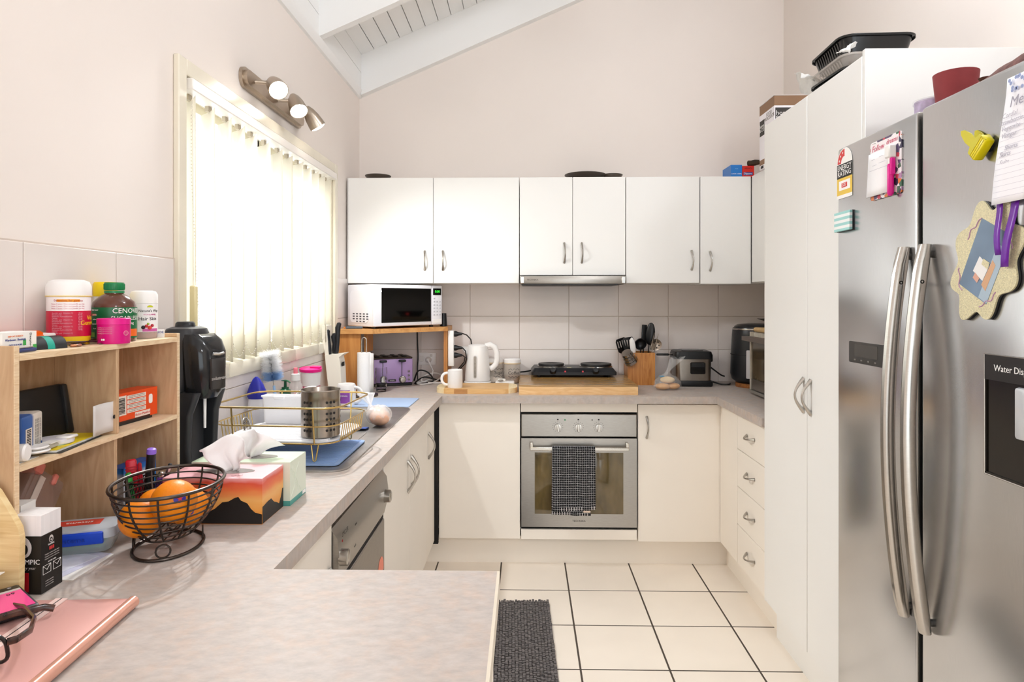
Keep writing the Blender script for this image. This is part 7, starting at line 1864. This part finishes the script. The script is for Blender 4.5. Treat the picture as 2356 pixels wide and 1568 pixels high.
for k, (c, r, lab) in enumerate(ors):
    t = thing('orange', lab, 'orange', (c[0], c[1], c[2]), k * 1.1, group='oranges in the wire basket')
    b = MB(); prof = [(r * math.sin(PI * j / 24), -r * 0.96 * math.cos(PI * j / 24)) for j in range(25)]; b.lathe(prof, 36); b.build('fruit', ORM, t)
    if k in (1, 2):
        d = Vector((0.62, -0.66, 0.30) if k == 2 else (0.42, -0.88, 0.0)); d = Matrix.Rotation(-k * 1.1, 3, 'Z') @ d.normalized(); q = d.to_track_quat('Z', 'Y').to_matrix().to_4x4()
        b = MB(Matrix.Translation(d * r * 1.0) @ q); b.lathe([(0.0110, -0.0016), (0.007, 0.0), (0, 0.0008)], 24, sx=1.0, sy=0.8); s_ = b.build('sticker', mat('sticker_blue', '#3a35a0', 0.35), t)
        b = MB(Matrix.Translation(d * r * 1.0) @ q); b.prism([(0.0055 * (1 if q_ % 2 == 0 else 0.45) * math.sin(PI * q_ / 5), 0.0055 * (1 if q_ % 2 == 0 else .45) * math.cos(PI * q_ / 5)) for q_ in range(10)], 0.0004, 0.0012); b.build('sticker_star', mat('sticker_red', '#d8302f', 0.4), s_)

# ---- tissue boxes
def sunset():
    m = bpy.data.materials.new('sunset_print'); m.use_nodes = True; nt = m.node_tree; bs = nt.nodes['Principled BSDF']
    tc = nt.nodes.new('ShaderNodeTexCoord'); sp = nt.nodes.new('ShaderNodeSeparateXYZ'); nt.links.new(tc.outputs['Object'], sp.inputs[0])
    n = nt.nodes.new('ShaderNodeTexNoise'); n.inputs['Scale'].default_value = 18; n.inputs['Detail'].default_value = 2
    mp = nt.nodes.new('ShaderNodeMapping'); mp.inputs['Scale'].default_value = (1, 1, 3); nt.links.new(tc.outputs['Object'], mp.inputs[0]); nt.links.new(mp.outputs[0], n.inputs['Vector'])
    ma = nt.nodes.new('ShaderNodeMath'); ma.operation = 'MULTIPLY_ADD'; ma.inputs[1].default_value = 0.02; nt.links.new(n.outputs['Fac'], ma.inputs[0]); nt.links.new(sp.outputs[2], ma.inputs[2])
    mr = nt.nodes.new('ShaderNodeMapRange'); mr.inputs['From Min'].default_value = 0.0; mr.inputs['From Max'].default_value = 0.115; nt.links.new(ma.outputs[0], mr.inputs['Value'])
    r = nt.nodes.new('ShaderNodeValToRGB'); cr = r.color_ramp
    for i, (p_, c) in enumerate([(0.0, '#e8913c'), (0.35, '#eb9f48'), (0.55, '#efb366'), (0.72, '#ea7a45'), (0.86, '#e0573f'), (0.95, '#eda0a0'), (1.0, '#efb9bd')]):
        e = cr.elements[i] if i < 2 else cr.elements.new(p_); e.position = p_; e.color = (*lin(c), 1)
    nt.links.new(mr.outputs[0], r.inputs['Fac']); nt.links.new(r.outputs['Color'], bs.inputs['Base Color']); bs.inputs['Roughness'].default_value = 0.4
    return m
SUN = sunset()
def tissue_box(name, label, loc, w, d, h, m, topm, rz=0):
    t = thing(name, label, 'tissue box', loc, rz)
    b = MB(); b.box(-w / 2, w / 2, -d / 2, d / 2, 0, h); b.build('carton', m, t, smooth=0)
    b = MB(); b.box(-w / 2 + .0004, w / 2 - .0004, -d / 2 + .0004, d / 2 - .0004, h, h + 0.0006); b.build('top_print', topm, t, smooth=0)
    b = MB(); b.lathe([(0, 0), (1, 0), (1, 0.0006), (0, 0.0006)], 32, (0, 0, h + 0.0007), 0.068, 0.024); b.build('slot', mat('slot_film', '#8a8580', 0.15, spec=0.9), t)
    return t
t1 = tissue_box('tissue_box', 'tissue box printed with a sunset over black mountains', (-0.690, 1.490, Z0 + 0.0003), 0.222, 0.124, 0.100, SUN, ramp_mat('pink_top', 0, [(-0.12, '#eeb2b8'), (0.12, '#f3c6ca')], 0.4))
# printed mountain silhouettes
MT = mat('mountain_print', '#1c1715', 0.45)
b = MB(T((0, -0.0622, 0), FRONT)); b.prism([(-0.1105, 0.001), (0.1105, 0.001), (0.1105, 0.022), (0.095, 0.026), (0.086, 0.034), (0.078, 0.046), (0.064, 0.052), (0.058, 0.060), (0.050, 0.058), (0.036, 0.050), (0.022, 0.048), (0.006, 0.034), (-0.01, 0.026), (-0.03, 0.022), (-0.045, 0.036), (-0.06, 0.055), (-0.066, 0.050), (-0.075, 0.030), (-0.09, 0.026), (-0.1105, 0.024)], 0, 0.0003); b.build('mountain_print', MT, t1, smooth=0)
b = MB(T((0.1112, 0, 0), RIGHT)); b.prism([(-0.0615, 0.001), (0.0615, 0.001), (0.0615, 0.046), (0.056, 0.046), (0.048, 0.030), (0.036, 0.016), (0.020, 0.024), (0.004, 0.030), (-0.012, 0.042), (-0.030, 0.042), (-0.0615, 0.038)], 0, 0.0003); b.build('mountain_print', MT, t1, smooth=0)
text(t1, 'ON', 0.016, mat('print_mauve', '#c58a92', 0.5), (0.045, -0.040, 0.1010), (0, 0, 0.3), ext=0.0002)
GRM = ramp_mat('green_print', 2, [(0, '#4a9a90'), (0.012, '#5aa69c'), (0.0125, '#dde6d4'), (0.11, '#e3ead9')], 0.4, interp='LINEAR')
t2 = tissue_box('tissue_box', 'pale green tissue box behind the sunset tissue box', (-0.683, 1.612, Z0 + 0.0003), 0.238, 0.112, 0.104, GRM, mat('green_top', '#cfe3c6', 0.4, var=0.12, vscale=12))
b = MB(T((0.1193, 0.04, 0.007), RIGHT)); b.rbox(-0.010, 0.012, -0.004, 0.005, 0, 0.0004, 0.0002, 1); b.build('logo_patch', INKW, t2)
b = MB()
for k in range(4): b.tube([(0.1194, -0.05 + 0.02 * k + 0.03 * math.sin(q * .35 + k), 0.02 + q * 0.008) for q in range(10)], 0.0004, 5)
b.build('swirl_print', mat('swirl_pale', '#eef3e8', 0.5), t2)['kind'] = 'stuff'
TISS = mat('tissue_paper', '#faf8f8', 0.9, transl=0.35)
def tissue(name, label, loc, seed, w, h, lean):
    r = random.Random(seed); ph = [r.uniform(0, 6) for _ in range(6)]
    b = MB()
    def fn(u, v):
        s = (u - .5)
        spread = 0.25 + 0.75 * v ** 0.7
        x = w * s * 2 * spread + lean[0] * v + 0.006 * math.sin(7 * v + ph[0])
        y = 0.016 * math.sin(9 * s + ph[1]) * (0.5 + v) + lean[1] * v + 0.010 * math.sin(15 * s + ph[2] + 2 * v)
        z = h * v * (1 - 0.55 * abs(s * 2) ** 1.6 * v) + 0.004 * math.sin(11 * s + ph[3]) * v
        return (x, y, z)
    b.grid(fn, 28, 14); o = b.build(name, TISS, smooth=60, solid=0.0007); o.location = loc
    return tag(o, label, 'tissue')
tissue('tissue_sheet', 'white tissue pulled up from the sunset tissue box', (-0.683, 1.492, Z0 + 0.1012), 4, 0.070, 0.078, (-0.01, 0.0))
tissue('tissue_sheet', 'wide white tissue pulled up from the pale green box', (-0.690, 1.612, Z0 + 0.1052), 9, 0.085, 0.066, (0.01, 0.0))

# ---- sparkling water maker
ss = thing('soda_maker', 'tall black sparkling water maker between shelf and dish rack', 'soda maker', (-0.905, 1.752, Z0 + 0.0003), math.radians(-14))
SM_ = mat('soda_black', '#2a2b2e', 0.3); SG = mat('soda_gloss', '#1d1e20', 0.12)
def sect(z, xb, xf, w, y0=0.0):
    return [(x, y, z) for x, y in rectpoly(xf - xb, w, min(w * .42, (xf - xb) * .42), 6, (xb + xf) / 2, y0)]
b = MB(); b.loft([sect(0.0, -0.078, 0.022, 0.125), sect(0.02, -0.080, 0.018, 0.128), sect(0.18, -0.080, 0.012, 0.122), sect(0.26, -0.080, 0.014, 0.122), sect(0.34, -0.078, 0.032, 0.122), sect(0.395, -0.070, 0.040, 0.116), sect(0.416, -0.055, 0.030, 0.098), sect(0.421, -0.04, 0.015, 0.075)]); b.build('back_body', SM_, ss)
b = MB(); b.loft([sect(0.232, 0.010, 0.070, 0.070), sect(0.25, 0.0, 0.082, 0.092), sect(0.31, 0.0, 0.088, 0.106), sect(0.355, 0.0, 0.086, 0.110), sect(0.385, 0.0, 0.072, 0.106), sect(0.402, 0.0, 0.050, 0.092)]); hd = b.build('head', SG, ss)
for s in (-1, 1):                                 # arch sides running down from the head
    b = MB(); b.loft([sect(0.0, 0.0, 0.058, 0.022, s * 0.050), sect(0.10, 0.0, 0.040, 0.022, s * 0.050), sect(0.19, 0.0, 0.045, 0.022, s * 0.050), sect(0.25, 0.0, 0.068, 0.028, s * 0.046)]); b.build('arch_side', SM_, ss)
b = MB(); b.rbox(0.080, 0.0905, -0.028, 0.028, 0.255, 0.340, 0.006, 2); b.build('front_plate', mat('soda_plate', '#3f3d3d', 0.2, 0.4), hd)
text(hd, 'sodastream', 0.0125, mat('print_silver', '#b7b2ad', 0.4), (0.0910, 0, 0.285), RIGHT)
b = MB(); b.tube([(0.087, -0.020, 0.350), (0.092, 0, 0.348), (0.087, 0.020, 0.350)], 0.004, 8); b.build('silver_lip', CHROME, hd)
b = MB(); b.lathe([(0.026, 0), (0.024, 0.012), (0.020, 0.016), (0, 0.017)], 20, (-0.018, 0, 0.418)); b.build('push_button', BLACKP, ss)
b = MB(); b.rod((0.045, 0, 0.24), (0.045, 0, 0.150), 0.0045, 10, 0.0035); b.build('nozzle_tube', WHITEP, ss)
b = MB(); b.loft([sect(0.0, 0.0, 0.088, 0.118), sect(0.012, 0.0, 0.090, 0.120), sect(0.018, 0.0, 0.085, 0.112)]); b.build('drip_foot', SM_, ss)

# ---- rose tablet folio, phone, glasses
ROSE = mat('rose_gold', '#dba79f', 0.35, 0.25, var=0.05, vscale=6)
fo = thing('tablet_folio', 'rose gold tablet keyboard folio lying on the peninsula', 'tablet', (-0.620, 1.040, Z0 + 0.0003), math.radians(3.5))
b = MB(); b.rbox(-0.30, -0.008, -0.30, 0.0, 0.0, 0.0155, 0.003, 2); b.build('cover', ROSE, fo)
b = MB(); b.tube([(-0.010, -0.30, 0.0095), (-0.010, 0.0, 0.0095)], 0.0093, 16); b.build('hinge_spine', mat('rose_gloss', '#e0a894', 0.22, 0.4), fo)
b = MB(); b.rbox(-0.132, -0.112, -0.30, 0.0, 0.0150, 0.0172, 0.001, 1); b.build('stand_strip', mat('rose_light', '#f0d2cb', 0.3, 0.1), fo)
b = MB(); b.box(-0.1225, -0.1208, -0.30, 0.0, 0.0172, 0.0174); b.build('strip_slot', INK, fo, smooth=0)
ph = thing('mobile_phone', 'black phone with magenta screen lying on folio corner', 'phone', (-0.822, 1.003, Z0 + 0.0165), math.radians(52))
b = MB(); b.rbox(-0.036, 0.036, -0.075, 0.035, 0.0, 0.015, 0.005, 2); b.build('case', BLACKP, ph)
b = MB(); b.rbox(-0.031, 0.031, -0.07, 0.012, 0.0148, 0.0156, 0.0003, 1); sc_ = b.build('screen', mat('screen_magenta', '#d0407f', 0.15, emit='#d0407f', estr=0.25), ph)
b = MB(); b.box(-0.031, 0.031, 0.005, 0.0125, 0.0156, 0.0159); b.build('status_bar', mat('status_grey', '#cfc6c8', 0.3), sc_, smooth=0)
text(sc_, '09', 0.012, INK, (0.015, -0.006, 0.0160), (0, 0, 0), ext=0.0001)
for k in range(3):
    b = MB(); b.lathe([(0.003, 0), (0.003, 0.0004), (0, 0.0004)], 12, (-0.02 + k * 0.02, 0.024, 0.0151)); b.build('key', mat('key_grey', '#8d8a90', 0.4), ph)
gl = thing('eyeglasses', 'tortoiseshell reading glasses lying on the rose folio', 'glasses', (-0.730, 0.880, Z0 + 0.0165), 0)
TORT = mat('tortoiseshell', '#4a2c22', 0.18, var=0.75, vscale=75); FRB = mat('frame_black', '#17110f', 0.18)
gl.location = (-0.735, 0.845, Z0 + 0.0180)
fx = Vector((0.995, 0.10, 0))                    # folded frame front runs along this line
def gp(a_, h, o=0.0): return (fx.x * a_ - fx.y * o, fx.y * a_ + fx.x * o, h)
for cx in (-0.033, 0.033):
    b = MB(); b.tube([gp(cx + x, 0.022 + y, -0.012 - 0.25 * y) for x, y in rectpoly(0.052, 0.040, 0.014, 5)], 0.0026, 8, closed=True); rm = b.build('lens_rim', FRB, gl)
    b = MB(); b.add([gp(cx + x, 0.022 + y, -0.012 - 0.25 * y) for x, y in rectpoly(0.050, 0.038, 0.013, 5)], [tuple(range(24))]); b.build('lens', mat('lens_clear', '#ffffff', 0.02, alpha=0.1, spec=0.9), rm)
b = MB(); b.tube([gp(-0.008, 0.030, -0.014), gp(0, 0.033, -0.013), gp(0.008, 0.030, -0.014)], 0.0024, 8); b.build('bridge', FRB, gl)
b = MB(); b.tube([gp(0.060, 0.032, -0.014), gp(0.068, 0.032, -0.008), gp(0.068, 0.030, 0.02), gp(0.045, 0.024, 0.065), gp(0.0, 0.018, 0.115), gp(-0.03, 0.010, 0.14), gp(-0.05, 0.004, 0.150)], 0.0032, 8, flat=1.6); b.build('temple', TORT, gl)
b = MB(); b.tube([gp(-0.060, 0.032, -0.014), gp(-0.068, 0.032, -0.008), gp(-0.066, 0.022, 0.02), gp(-0.045, 0.014, 0.07), gp(-0.01, 0.012, 0.112), gp(0.018, 0.010, 0.133), gp(0.030, 0.006, 0.137)], 0.0032, 8, flat=1.6); b.build('temple', TORT, gl)
